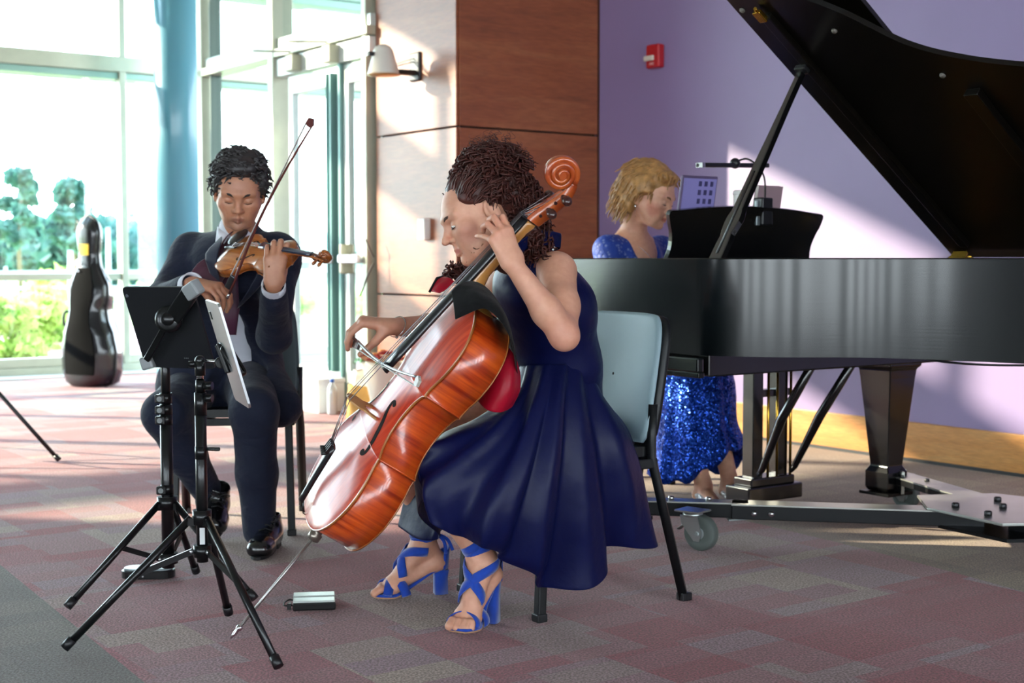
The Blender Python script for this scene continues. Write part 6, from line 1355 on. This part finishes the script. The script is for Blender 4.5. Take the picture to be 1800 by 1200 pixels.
# ================================================================== CHAIRS, STANDS, CLOTHS, SMALL THINGS
M_CHFR = mat('chair_frame_black', '16181a', .4, .3, bump=.1); M_CHSH = mat('chair_shell_grey', '8ea6ae', .42, spec=.5, bump=.25, bscale=900)
def chair(label, c, ang, sh, group):
    """c = centre on the floor, ang = facing direction; local x forward, y left"""
    M_ = Matrix.Translation(c)@Matrix.Rotation(ang, 4, 'Z'); t = thing('chair', label, 'chair', M=M_, group=group)
    # legs
    for sy in (1, -1):
        b = MB(); b.bar((.20, sy*.205, .43), (.225, sy*.215, .0), .028, .028, up=(1, 0, 0), ch=.004); o = b.build('front_leg', M_CHFR, t); b = MB(); b.box((.225, sy*.215, .012), (.034, .034, .024), ch=.003); b.build('foot_cap', M_BLACK, o)
        b = MB(); b.sweep([(-.17, sy*.225, .60), (-.165, sy*.225, .50), (-.165, sy*.225, .44), (-.185, sy*.23, .36), (-.285, sy*.235, .0)], .0175, 4, flat=((0, 1, 0), 1.0)); o = b.build('rear_leg', M_CHFR, t); b = MB(); b.box((-.285, sy*.235, .012), (.036, .034, .024), ch=.003); b.build('foot_cap', M_BLACK, o)
        b = MB(); b.bar((.21, sy*.215, .425), (-.18, sy*.225, .425), .026, .03, ch=.004); b.build('seat_rail', M_CHFR, t)
    
    for x_ in (.20, -.16): b = MB(); b.bar((x_, .215, .425), (x_, -.215, .425), .03, .026); b.build('cross_rail', M_CHFR, t)
    # seat
    o = crm([(.23, .19), (.23, -.19), (.20, -.225), (-.14, -.215), (-.19, -.18), (-.19, .18), (-.14, .215), (.20, .225)], 3, True); b = MB(); b.prism([(p.x, p.y) for p in o], .445, .475); b.build('seat', M_BLACK, t, bevel=.01)
    # backrest: rounded padded shell, slightly curved, tilted back
    pts = [(-.205, .0), (-.225, .03), (-.228, .12), (-.222, .24), (-.212, .33), (-.19, .372), (-.15, .388), (0, .392), (.15, .388), (.19, .372), (.212, .33), (.222, .24), (.228, .12), (.225, .03), (.205, .0)]
    oo = crm(pts, 3); n = len(oo); Mb = Matrix.Translation((-.178, 0, .478))@Matrix.Rotation(R(-11), 4, 'Y')
    def bk(y, z, x): return Mb@V((x-.018*(1-(y/.22)**2)*1.0+.012, y, z))
    for nm, x0, x1, mm, sc_ in (('backrest_pad', .012, .034, sh, .97), ('backrest_shell', -.026, .012, M_CHFR, 1.0)):
        G = []
        for s_, x in ((.02, x0), (.55, x0), (.93, x0), (1.0, x0+(x1-x0)*.3), (1.0, x0+(x1-x0)*.7), (.93, x1), (.55, x1), (.02, x1)):
            G.append([bk(p.x*s_, .196+(p.y-.196)*s_, x) for p in oo])
        b = MB(); b.grid(G, closed_v=True); b.build(nm, mm, t)
    for sy in (1, -1): b = MB(); b.bar((-.165, sy*.20, .44), (-.185, sy*.20, .56), .03, .03, ch=.005); b.build('back_bracket', M_CHFR, t)
    return t
fn, ff, rn, rf = PG(915, 1110), PG(803, 1050), PG(1205, 1072), PG(1050, 1005)
cc = (fn+ff+rn+rf)/4; fdv = ((fn+ff)/2-(rn+rf)/2); ang = math.atan2(fdv.y, fdv.x)
chair('black-framed stacking chair with grey back shell under the woman with the cello', V((.155, 4.215, 0)), ang, M_CHSH, 'stacking chairs')
chair('black-framed stacking chair with dark back under the man with the violin', V((-1.06, 5.36, 0)), R(-84), mat('chair_shell_dark', '3c4a50', .5), 'stacking chairs')
# cloths on the cello
CL = thing('cloth', 'black cloth with red satin lining draped over the upper bout of the cello', 'cloth')
M_BLKCL = clothm('black_cloth', '08080a', .95, .05); M_RED = satin('red_satin', '9c0f26', .35, 'ff4060')
GA = [[(793, 512, 3.60), (798, 540, 3.575), (800, 562, 3.57)], [(806, 500, 3.60), (815, 528, 3.56), (822, 552, 3.55)], [(822, 494, 3.62), (842, 520, 3.54), (850, 542, 3.53)], [(840, 496, 3.66), (868, 530, 3.54), (872, 556, 3.53)], [(858, 508, 3.72), (885, 548, 3.57), (893, 585, 3.56)], [(872, 528, 3.80), (895, 572, 3.66), (906, 625, 3.64)], [(880, 560, 3.85), (898, 610, 3.76), (910, 670, 3.72)]]
def patch(rows, nm, m, par, th=.004, off=0):
    rr = [crm([P(*p) for p in r_], 4) for r_ in rows]; cols_ = [crm([r_[j] for r_ in rr], 4) for j in range(len(rr[0]))]; b = MB(); b.grid(cols_); return b.build(nm, m, par, solid=th, sub=1)
patch(GA, 'black_side', M_BLKCL, CL)
patch([[(866, 590, 3.80), (850, 615, 3.78), (842, 655, 3.76), (835, 700, 3.75)], [(885, 600, 3.72), (870, 640, 3.69), (862, 680, 3.68), (855, 720, 3.68)], [(905, 625, 3.70), (900, 660, 3.67), (893, 695, 3.66), (880, 725, 3.67)], [(914, 655, 3.76), (915, 675, 3.73), (912, 692, 3.72), (900, 715, 3.73)]], 'red_lining', M_RED, CL)
patch([[(755, 512, 3.80), (768, 490, 3.82), (778, 487, 3.84)], [(762, 513, 3.78), (774, 500, 3.78), (790, 488, 3.80)], [(772, 515, 3.76), (785, 508, 3.76), (800, 495, 3.78)]], 'red_corner', M_RED, CL)
b = MB(); b.sweep([P(755, 513, 3.79), P(768, 489, 3.81), P(779, 486, 3.83)], .004, 6); b.build('black_hem', M_BLKCL, CL)
# ---- music stands (tripods) with tablets
M_STAND = mat('stand_black', '111214', .32, .4, coat=.3); M_SILV = mat('brushed_silver', 'c0c3c6', .3, .9)
def tri(label, c, feet, z_top_leg, z_low, z_top, r0=.0135, name='music_stand'):
    t = thing(name, label, 'music stand', c); I_ = lambda p: V(tuple(p))-V(c)
    top = I_((c[0], c[1], z_top_leg)); 
    b = MB(); b.cyl((0, 0, z_low-.03), (0, 0, z_top_leg+.30), r0*1.15); b.build('lower_tube', M_STAND, t)
    b = MB(); b.cyl((0, 0, z_top_leg+.29), (0, 0, z_top), r0*.85); b.build('upper_tube', M_STAND, t)
    b = MB(); b.cyl((0, 0, z_top_leg-.018), (0, 0, z_top_leg+.02), r0*1.9); h1 = b.build('leg_hub', M_STAND, t); b = MB(); b.cyl((0, 0, z_low-.016), (0, 0, z_low+.016), r0*1.8); b.build('brace_hub', M_STAND, t)
    for f in feet:
        f = I_(f); d = V((f.x, f.y, 0)).normalized(); a = V((0, 0, z_top_leg))+d*.028; b = MB(); b.bar(a-V((0, 0, 0)), a+d*.002-V((0, 0, .02)), .02, .02); b.sweep([a, a.lerp(f+V((0, 0, .012)), .97)], .0105, 10); lg = b.build('leg', M_STAND, t)
        b = MB(); dd = (f-a).normalized(); b.cyl(f+V((0, 0, .014))-dd*.03, f+V((0, 0, .014)), .0135, seg=10); b.build('rubber_foot', M_BLACK, lg)
        m_ = a.lerp(f, .42); b = MB(); b.bar(V((0, 0, z_low))+d*.026, m_, .006, .016); b.build('brace', M_STAND, t); b = MB(); b.sphere(m_, .007, 8); b.sphere(V((0, 0, z_low))+d*.03, .007, 8); b.build('rivet', M_SILV, lg)
    return t
cA_ = V((-.845, 3.70, 0)); fA = [PG(113, 1148), PG(490, 1181), PG(402, 1086)]
cA_ = V((sum(f.x for f in fA)/3+.03, sum(f.y for f in fA)/3+.02, 0)); cA_ = V(((350-900)/FPX*3.72, 3.72, 0))
zA = lambda y: CAMZ-(y-455)*3.72/FPX
sA = tri('slim black tripod stand nearest the camera, holding a tablet seen edge-on', cA_, fA, zA(912), zA(972), zA(668))
def IA(p): return p-cA_
for y0, y1, r in ((668, 690, .0125), (690, 730, .0165), (785, 808, .0165)): b = MB(); b.cyl((0, 0, zA(y0)), (0, 0, zA(y1)), r); b.build('collar', M_STAND, sA)
b = MB(); b.cyl((0, 0, zA(640)), (0, 0, zA(672)), .0095); b.build('top_stud', M_CHROME, sA)
for y in (678, 700): b = MB(); b.cyl((.012, -.004, zA(y)), (.034, -.008, zA(y)), .011); b.build('clamp_knob', M_STAND, sA)
b = MB(); b.cyl((.01, 0, zA(790)), (.04, -.008, zA(790)), .005); b.box((.045, -.008, zA(790)), (.016, .01, .010), ch=.003); b.build('wing_screw', M_STAND, sA)
b = MB(); b.box((.004, -.0168, zA(944)), (.014, .001, .045)); b.build('paper_label', mat('label_white', 'd8d8d8', .6), sA)
b = MB(); b.cyl((0, 0, zA(660)), (0, 0, zA(634)), .014); b.sphere((0, 0, zA(634)), .015, 12); b.cyl((-.03, 0, zA(640)), (-.01, 0, zA(640)), .009); b.build('ball_head', M_STAND, sA)
b = MB(); b.cyl((.01, 0, zA(634)), (.065, .0, zA(636)), .0045); b.build('arm', M_CHROME, sA)
b = MB(); b.lathe([(.013, 0), (.016, .004), (.016, .012), (.013, .016)], (.055, -.006, zA(637)), (.3, -1, 0), 10); b.build('clamp_knob', M_STAND, sA)
# slot clamp on the tablet edge
tbn = V((.83, -.55, .16)).normalized()
q0, q1 = P(397, 612, 3.66), P(424, 655, 3.64); MT = frame((q0+q1)/2, q1-q0, tbn)
def ringp(L_, W_2, r, n=5):
    out = []
    for cx, cy, a0 in ((L_-r, W_2-r, 0), (-L_+r, W_2-r, 90), (-L_+r, -W_2+r, 180), (L_-r, -W_2+r, 270)):
        for i in range(n): a = R(a0+90*i/(n-1)); out.append(V((cx+math.cos(a)*r, cy+math.sin(a)*r, 0)))
    return out
b = MB(); b.sweep([(MT@p)-cA_ for p in ringp(.045, .016, .012)], .005, 8, closed=True); b.build('clamp_loop', M_STAND, sA)
b = MB(); b.bar(P(383, 606, 3.68)-cA_, P(402, 655, 3.67)-cA_, .02, .012, ch=.003); b.bar(P(383, 606, 3.68)-cA_, P(405, 615, 3.66)-cA_, .016, .014, ch=.003); b.build('clamp_bar', M_STAND, sA)
def slab(name, label, corners, th, m_back, m_edge, cat='tablet'):
    """corners: 4 world points (tl, tr, br, bl); builds a rounded plate"""
    tl, tr, br, bl = corners; c = (tl+tr+br+bl)/4; x = ((tr-tl)+(br-bl))/2; y = ((tl-bl)+(tr-br))/2; w_ = x.length; h_ = y.length; M_ = frame(c, x, x.cross(y))
    t = thing(name, label, cat, M=M_); hh = V((0, 0, 1))
    r = ringp(w_/2, h_/2, .014, 6); b = MB(); b.prism([(p.x, p.y) for p in r], -th/2, th/2); b.build('body', m_back, t, bevel=.0015)
    b = MB(); b.prism([(p.x*.965, p.y*.972) for p in r], -th/2-.0006, -th/2+.0004); b.build('screen', mat('screen_glass_dark', '0a0b0d', .12, coat=.8), t)
    return t, M_, w_, h_
T1, MT1, _, _ = slab('tablet', 'silver tablet seen nearly edge-on, clamped upright to the nearer stand', (P(363, 527, 3.70), P(385, 533, 3.52), P(440, 718, 3.565), P(414, 700, 3.75)), .007, M_SILV, M_SILV)
b = MB(); b.prism([(p.x, p.y-.02) for p in ringp(.012, .03, .008)], 0, .0015, Matrix.Translation((-.05, .105, .0036))) if False else b.box((-.066, .10, .0045), (.02, .022, .0025), ch=.004); b.build('camera_bump', M_BLACK, T1)
# second stand with the large tablet
cB = V(((289-900)/FPX*4.26, 4.26, 0)); zB = lambda y: CAMZ-(y-455)*4.26/FPX
fB = [PG(118, 1075), PG(448, 1060), PG(345, 1012)]
sB = tri('taller black tripod stand behind, holding the large black tablet', cB, fB, zB(886), zB(985), zB(592), .0165)
for y in (700, 720, 738, 862): b = MB(); b.cyl((0, 0, zB(y-9)), (0, 0, zB(y+9)), .0195); b.box((-.012, -.022, zB(y)), (.03, .018, .026), ch=.004); b.build('clip_collar', M_STAND, sB); b = MB(); b.cyl((-.012, -.030, zB(y)), (-.012, -.034, zB(y)), .008, seg=12); b.build('clip_button', mat('grey_button', '6d7172', .4), sB)
b = MB(); b.cyl((0, 0, zB(580)), (0, 0, zB(605)), .0175); b.cyl((-.035, 0, zB(592)), (-.012, 0, zB(592)), .009); b.build('head_clamp', M_STAND, sB); b = MB(); b.sphere((0, 0, zB(574)), .013, 12); b.cyl((0, 0, zB(586)), (0, 0, zB(574)), .007); b.build('ball', M_CHROME, sB)
pk = P(296, 562, 4.10)-cB; b = MB(); b.lathe([(.034, 0), (.040, .004), (.040, .022), (.030, .028), (.0001, .028)], pk+V((0, .02, 0)), (0, -1, .1), 28); b.lathe([(.020, .028), (.018, .034), (.0001, .034)], pk+V((0, .02, 0)), (0, -1, .1), 20); b.build('pivot_disc', M_STAND, sB)
b = MB(); b.bar(P(300, 565, 4.11)-cB, P(334, 515, 4.05)-cB, .05, .022, up=(0, -1, 0), ch=.004); b.bar(P(290, 575, 4.11)-cB, P(258, 632, 4.21)-cB, .020, .014, up=(0, -1, 0), ch=.003); b.build('holder_arm', M_STAND, sB)
b = MB(); b.bar(P(330, 516, 4.05)-cB, P(349, 502, 4.02)-cB, .045, .035, up=(0, -1, 0), ch=.006); b.build('holder_jaw', mat('grey_jaw', '8e9294', .4), sB)
b = MB(); b.bar(P(250, 640, 4.25)-cB, P(270, 634, 4.24)-cB, .040, .030, up=(0, -1, 0), ch=.006); b.build('holder_jaw', mat('grey_jaw', '8e9294', .4), sB)
T2, MT2, w2, h2 = slab('tablet', 'large black tablet seen from behind on the taller stand', (P(221, 503, 4.17), P(345, 505, 4.066), P(374, 646, 4.17), P(251, 645, 4.274)), .0075, mat('tablet_back_black', '14151a', .45), M_BLACK)
inv = MT2.inverted(); b = MB(); cp_ = inv@P(233, 513, 4.2); b.cyl((cp_.x, cp_.y, .003), (cp_.x, cp_.y, .0062), .005, seg=14); b.build('lens', mat('lens_grey', '5a5e66', .2), T2)
b = MB(); cp_ = inv@P(313, 641, 4.15)
for i in (-1, 0, 1): b.box((cp_.x+i*.006, cp_.y, .004), (.003, .0025, .0008))
b.build('contact_pins', M_SILV, T2)
# left edge stand: leg and brace entering the frame
fE = PG(104, 813); cE = V((fE.x-.62, fE.y+.15, 0)); tri('black tripod stand cut off by the left picture edge', cE, [fE, V((cE.x-.4, cE.y-.3, 0)), V((cE.x-.1, cE.y+.5, 0))], .62, .20, 1.2, .0135)
# ---- foot pedals
def rb(b, L_, W2, r, z0, z1, sx=1): b.prism([(p.x, p.y) for p in ringp(L_, W2, r, 6)], z0, z1)
p0 = (PG(222, 1020)+PG(292, 1018))/2; FP = thing('foot_pedal', 'rounded black page-turning pedal at the foot of the taller stand', 'pedal', p0+V((.0, .03, 0)), R(3))
b = MB(); rb(b, .085, .042, .04, .004, .028); b.build('base', M_STAND, FP, bevel=.004); b = MB(); rb(b, .078, .036, .034, .029, .036); b.build('tread', mat('pedal_tread', '8b979a', .35, .3), FP, bevel=.003); b = MB(); b.cyl((-.01, -.0425, .014), (-.01, -.0435, .014), .003, seg=8); b.build('mark', M_SILV, FP)
p1 = PG(549, 1072); PT = thing('foot_pedal', 'small silver and black folding page-turning pedal lying on the carpet', 'pedal', p1+V((0, .04, 0)), R(8))
for y, nm in ((-.030, 'x'), (.036, 'y')):
    b = MB(); b.box((0, y, .014), (.125, .058, .022), ch=.004); b.build('housing', M_STAND, PT); b = MB(); b.box((0, y, .028), (.122, .048, .006), ch=.002); b.build('tread', mat('pale_tread', 'c6ccc8', .35, .4), PT)
b = MB(); b.box((-.0, .003, .018), (.06, .02, .012), ch=.002); b.build('hinge', mat('pale_tread', 'c6ccc8', .35, .4), PT); b = MB(); b.sweep(crm([(-.062, -.02, .012), (-.085, -.025, .012), (-.088, 0, .014), (-.075, .03, .016), (-.062, .03, .014)], 4), .0025, 6); b.box((-.073, -.03, .012), (.012, .014, .018)); b.build('cable_loop', M_BLACK, PT)
# ---- instrument case by the window
CS = thing('cello_case', 'glossy black hard cello case standing upright against the window', 'instrument case', V((-3.42, 11.30, 0)), R(0))
def case_half(z):   # half width along the height
    k = [(0, .15), (.03, .23), (.12, .275), (.28, .285), (.42, .25), (.53, .195), (.62, .18), (.72, .205), (.82, .20), (.90, .15), (.98, .108), (1.06, .098), (1.14, .11), (1.24, .118), (1.33, .092), (1.37, .035), (1.375, .0)]
    for i in range(len(k)-1):
        if z <= k[i+1][0]: t = (z-k[i][0])/(k[i+1][0]-k[i][0]); t = t*t*(3-2*t)*.5+t*.5; return k[i][1]*(1-t)+k[i+1][1]*t
    return 0
def case_depth(z): return .165 if z < .5 else max(.165-.08*min((z-.5)/.45, 1), .08)*(1 if z < 1.3 else max(.15, 1-(z-1.3)/.08))
CR = Matrix.Rotation(R(-32), 3, 'Z')
for nm, sg, mm in (('case_shell', -1, mat('case_gloss_black', '15161a', .2, spec=.5, coat=.4)), ('case_lid', 1, mat('case_gloss_lid', '2a1e1c', .08, spec=.9, coat=1))):
    b = MB(); G = []
    for j in range(45):
        z = 1.375*j/44; w_ = case_half(z); dp_ = case_depth(z)*(1.15 if sg > 0 else .9); row = []
        for i in range(17):
            a = -math.pi/2+math.pi*i/16; row.append(CR@V((math.sin(a)*w_, sg*(math.cos(a)**.65)*dp_*(.35+.65*min(w_/.16, 1)), 0))+V((0, 0, z+.004)))
        G.append(row)
    b.grid(G); b.build(nm, mm, CS)
b = MB(); b.sweep([CR@V((0, 0, 0))+V((0, 0, .0))]*0+[CR@V((case_half(1.375*j/44)+.004, 0, 0))+V((0, 0, 1.375*j/44+.004)) for j in range(45)]+[CR@V((-case_half(1.375*j/44)-.004, 0, 0))+V((0, 0, 1.375*j/44+.004)) for j in reversed(range(45))], .011, 6); b.build('seam_trim', M_BLACK, CS)
b = MB(); 
for z0, z1 in ((.10, .96),):
    G = []
    for j in range(19): z = z0+(z1-z0)*j/18; w_ = case_half(z); G.append([CR@V((-w_*math.cos(a_)*1.0-.006*math.cos(a_), -case_depth(z)*.9*(math.sin(a_)**.65)*(.35+.65*min(w_/.16, 1))-.007, 0))+V((0, 0, z)) for a_ in (1.0, 1.25, 1.5, 1.75, 2.0, 2.25)])
    b.grid(G)
b.build('side_panel', mat('case_matt_black', '08080a', .8, spec=.05), CS)
b = MB(); G = []
for j in range(4): z = 1.06+.03*j; w_ = case_half(z); G.append([CR@V((-w_*math.cos(a_), -case_depth(z)*.9*(max(math.sin(a_), 0)**.65)*(.35+.65*min(w_/.16, 1))-.006, 0))+V((0, 0, z)) for a_ in (1.15, 1.4, 1.65, 1.9, 2.15)])
b.grid(G); b.build('yellow_sticker', mat('yellow_sticker', 'e0b820', .5), CS)
hp = CR@V((-.215, -.02, 0)); b = MB(); b.sweep(crm([hp+V((.0, 0, .60)), hp+V((-.045, -.01, .59)), hp+V((-.05, -.01, .50)), hp+V((-.0, 0, .47))], 5), .011, 8); b.build('handle', M_BLACK, CS)
for z in (.40, .66, 1.0): p = CR@V((-case_half(z)-.006, -.01, 0))+V((0, 0, z)); b = MB(); b.box(p, (.03, .04, .05), CR, .006); b.build('latch', M_CHROME, CS)
for i, (x, z) in enumerate(((-.02, 1.00), (.03, .99), (0, .93))): b = MB(); b.sphere(CR@V((x-.03, -.085, 0))+V((0, 0, z)), .010, 8); b.build('stud', M_CHROME, CS)
b = MB(); b.cyl(CR@V((-.09, 0, 0))+V((0, 0, 1.30)), CR@V((-.13, 0, 0))+V((0, 0, 1.34)), .010); b.build('strap_peg', M_BLACK, CS)
# ---- bags of groceries on the floor by the door
BG = thing('paper_bag', 'brown paper bag with a plastic lining on the floor by the door', 'bag', PG(640, 737)+V((0, .0, 0)))
M_PAPER = mat('kraft_paper', 'c49a58', .8, noise=.15, nscale=12, bump=.3, bscale=40)
g = random.Random(3)
def crumple(b, c, sx, sy, h, seed, lean=0):
    g = random.Random(seed); G = []
    for j in range(9):
        row = []; t = j/8
        for i in range(20): a = 2*math.pi*i/20; sq = 1/max(abs(math.cos(a)), abs(math.sin(a)))*.82; f = 1+g.uniform(-.07, .07)*(.4+t); row.append(V(c)+V((math.cos(a)*sx*sq*f*(1-.12*t)+lean*t, math.sin(a)*sy*sq*f*(1-.12*t), h*t*(1+g.uniform(-.03, .03)))))
        G.append(row)
    b.grid(G, closed_v=True); b.f.append(tuple(b_ for b_ in range(20))); b.sm.append(False)
b = MB(); crumple(b, (0, 0, .004), .13, .10, .22, 4); b.build('bag_body', M_PAPER, BG, solid=.002)
b = MB(); crumple(b, (.0, 0, .06), .115, .085, .26, 5, .03); b.build('plastic_lining', mat('clear_plastic_bag', 'e8e2d2', .15, coat=.6), BG, solid=.001)
FL = thing('flower_bunch', 'bunch of red and orange flowers in white wrapping behind the cello bow', 'flowers', PG(664, 742))
b = MB(); b.lathe([(.03, 0), (.07, .15), (.15, .36), (.17, .40), (.165, .40), (.06, .16), (.02, .02)], (0, 0, 0), (.15, -.1, 1), 18); b.build('paper_wrap', mat('white_wrap', 'f0ead8', .6), FL)
for i in range(34):
    a = g.uniform(0, 6.3); r = .15*math.sqrt(g.random()); b = MB(); c = V((.06+math.cos(a)*r, -.04+math.sin(a)*r, .40+g.uniform(0, .05)))
    for k in range(5): an = k*1.257+a; b.sphere(c+V((math.cos(an)*.014, math.sin(an)*.014, .004)), (.013, .013, .008), 6)
    b.build('flower', mat('flower_%s' % ('red' if i % 3 else 'orange'), 'b8322a' if i % 3 else 'dc8a3a', .6), FL)
b = MB()
for i in range(16): a = g.uniform(0, 6.3); c = V((.05+math.cos(a)*.14, -.04+math.sin(a)*.14, .38)); b.sweep([c, c+V((math.cos(a)*.04, math.sin(a)*.04, .03)), c+V((math.cos(a)*.06, math.sin(a)*.06, .0))], [.006, .012, .002], 6, flat=((0, 0, 1), .25))
b.build('leaves', mat('green_leaf', '4f8c3c', .5), FL)
BT = thing('bottle', 'clear plastic water bottle with a blue cap by the paper bag', 'bottle', PG(584, 728))
b = MB(); b.lathe([(.030, 0), (.034, .01), (.034, .15), (.030, .18), (.013, .205), (.013, .215)]); b.build('bottle_body', mat('clear_pet', 'c8d8dc', .08, coat=1), BT); b = MB(); b.lathe([(.015, .215), (.015, .235), (.0001, .236)]); b.build('bottle_cap', mat('blue_cap', '1f62c4', .4), BT)
BX = thing('storage_box', 'white box on the floor behind the chair of the man', 'box', PG(566, 722)+V((0,0,0)), R(36)); b = MB(); b.box((0, 0, .10), (.20, .28, .20), ch=.006); b.build('box_body', mat('white_card', 'e4e6e4', .6), BX); b = MB(); b.box((0, 0, .215), (.21, .29, .03), ch=.005); b.build('box_lid', mat('white_card', 'e4e6e4', .6), BX)
# ---- wall fittings
al = V((0, 0, 0)); aP = C2+VX*.0; r_ = (1155-900)/FPX; L_ = (r_*C2.y-C2.x)/(.588+r_*.809); pz_ = C2+VX*L_-UX*.0
FA = thing('fire_alarm', 'red fire alarm strobe mounted high on the purple wall', 'fire alarm', M=frame(V((pz_.x, pz_.y, CAMZ+(455-104)/FPX*pz_.y)), VX, (0, 0, 1)))
# frame: x along wall, z up, y out of the wall (into the room is -UX)
sgn = 1 if (FA.matrix_world.to_3x3()@V((0, 1, 0))).dot(-UX) > 0 else -1
FAM = frame(V((pz_.x, pz_.y, CAMZ+(455-104)/FPX*pz_.y)), VX, (0, 0, 1)); sgn = 1 if (FAM.to_3x3()@V((0, 1, 0))).dot(-UX) > 0 else -1
b = MB(); b.box((0, sgn*.028, 0), (.115, .056, .145), ch=.012); b.build('housing', mat('alarm_red', 'b3121e', .35, coat=.3), FA)
b = MB(); b.box((-.02, sgn*.062, -.012), (.085, .022, .034), ch=.008); b.build('strobe_lens', mat('strobe_lens', 'd8d4c4', .15, coat=1), FA)
text_obj('FIRE', .024, mat('alarm_white', 'e8c8c4', .5), FA, Matrix.Translation((0, sgn*.0575, -.048))@Matrix.Rotation(math.pi/2, 4, 'X')@Matrix.Rotation(0 if sgn < 0 else math.pi, 4, 'Y'))
# dome security camera on the timber pier
dC = .34; Pw = C0+VX*.50; SP = thing('wall_camera', 'cream dome security camera on a bracket on the timber pier', 'security camera', V((Pw.x, Pw.y, 2.235)))
M_CREAM = mat('cream_plastic', 'ded8cc', .35, coat=.3); o_ = -UX
b = MB(); b.bar(o_*.0, o_*.03, .12, .18, ch=.01); b.build('wall_plate', M_BLACK, SP)
b = MB(); b.bar(o_*.02+V((0, 0, -.04)), o_*.24+V((0, 0, -.045)), .07, .03, ch=.006); b.build('bracket', mat('bracket_dark', '2c2a26', .4, .5), SP); b = MB(); b.bar(o_*.03+V((0, 0, .03)), o_*.2+V((0, 0, -.02)), .008, .008); b.bar(o_*.03+V((0, 0, .05)), o_*.18+V((0, 0, .0)), .006, .006); b.build('bracket_rod', M_CHROME, SP)
b = MB(); b.lathe([(.105, -.07), (.098, -.055), (.072, .04), (.062, .08), (.045, .105), (.018, .117), (.0001, .118)], o_*.25, (0, 0, 1), 28); b.build('dome', M_CREAM, SP); b = MB(); b.lathe([(.0001, -.078), (.05, -.076), (.103, -.071), (.105, -.066)], o_*.25, (0, 0, 1), 28); b.build('dome_rim', mat('amber_lens', 'b8863c', .3, coat=.5), SP); b = MB(); b.cyl(o_*.25+V((-.05, -.03, .055)), o_*.25+V((-.09, -.06, .055)), .014); b.build('side_lens', M_BLACK, SP)
Pw = C0+VX*.62; KS = thing('wall_switch', 'white key switch box low on the sunlit side of the timber pier', 'switch', M=frame(V((Pw.x, Pw.y, CAMZ+(455-403)/FPX*Pw.y)), VX, (0, 0, 1))); sg2 = 1 if (KS.matrix_basis.to_3x3()@V((0, 1, 0))).dot(-UX) > 0 else -1
b = MB(); b.box((0, sg2*.035, 0), (.085, .05, .135), ch=.008); b.build('switch_box', mat('white_switch', 'eceae4', .4), KS); b = MB(); b.cyl((0, sg2*.05, .01), (0, sg2*.056, .01), .007, seg=10); b.build('key_hole', M_BLACK, KS)
# piano bench
BN = thing('piano_bench', 'black padded piano bench under the woman at the piano', 'bench', M=Matrix.Translation((.40, 6.28, 0))@Matrix.Rotation(PRZ, 4, 'Z'))
b = MB(); b.box((0, 0, .455), (.34, .70, .07), ch=.02); b.build('seat_pad', M_EBONY, BN); b = MB(); b.box((0, 0, .40), (.32, .68, .05), ch=.005); b.build('frame', M_PIANO2, BN)
for sx in (-1, 1):
    for sy in (-1, 1): b = MB(); b.bar((sx*.13, sy*.30, .0), (sx*.13, sy*.30, .38), .045, .045, up=(1, 0, 0), ch=.004); b.build('leg', M_PIANO2, BN)
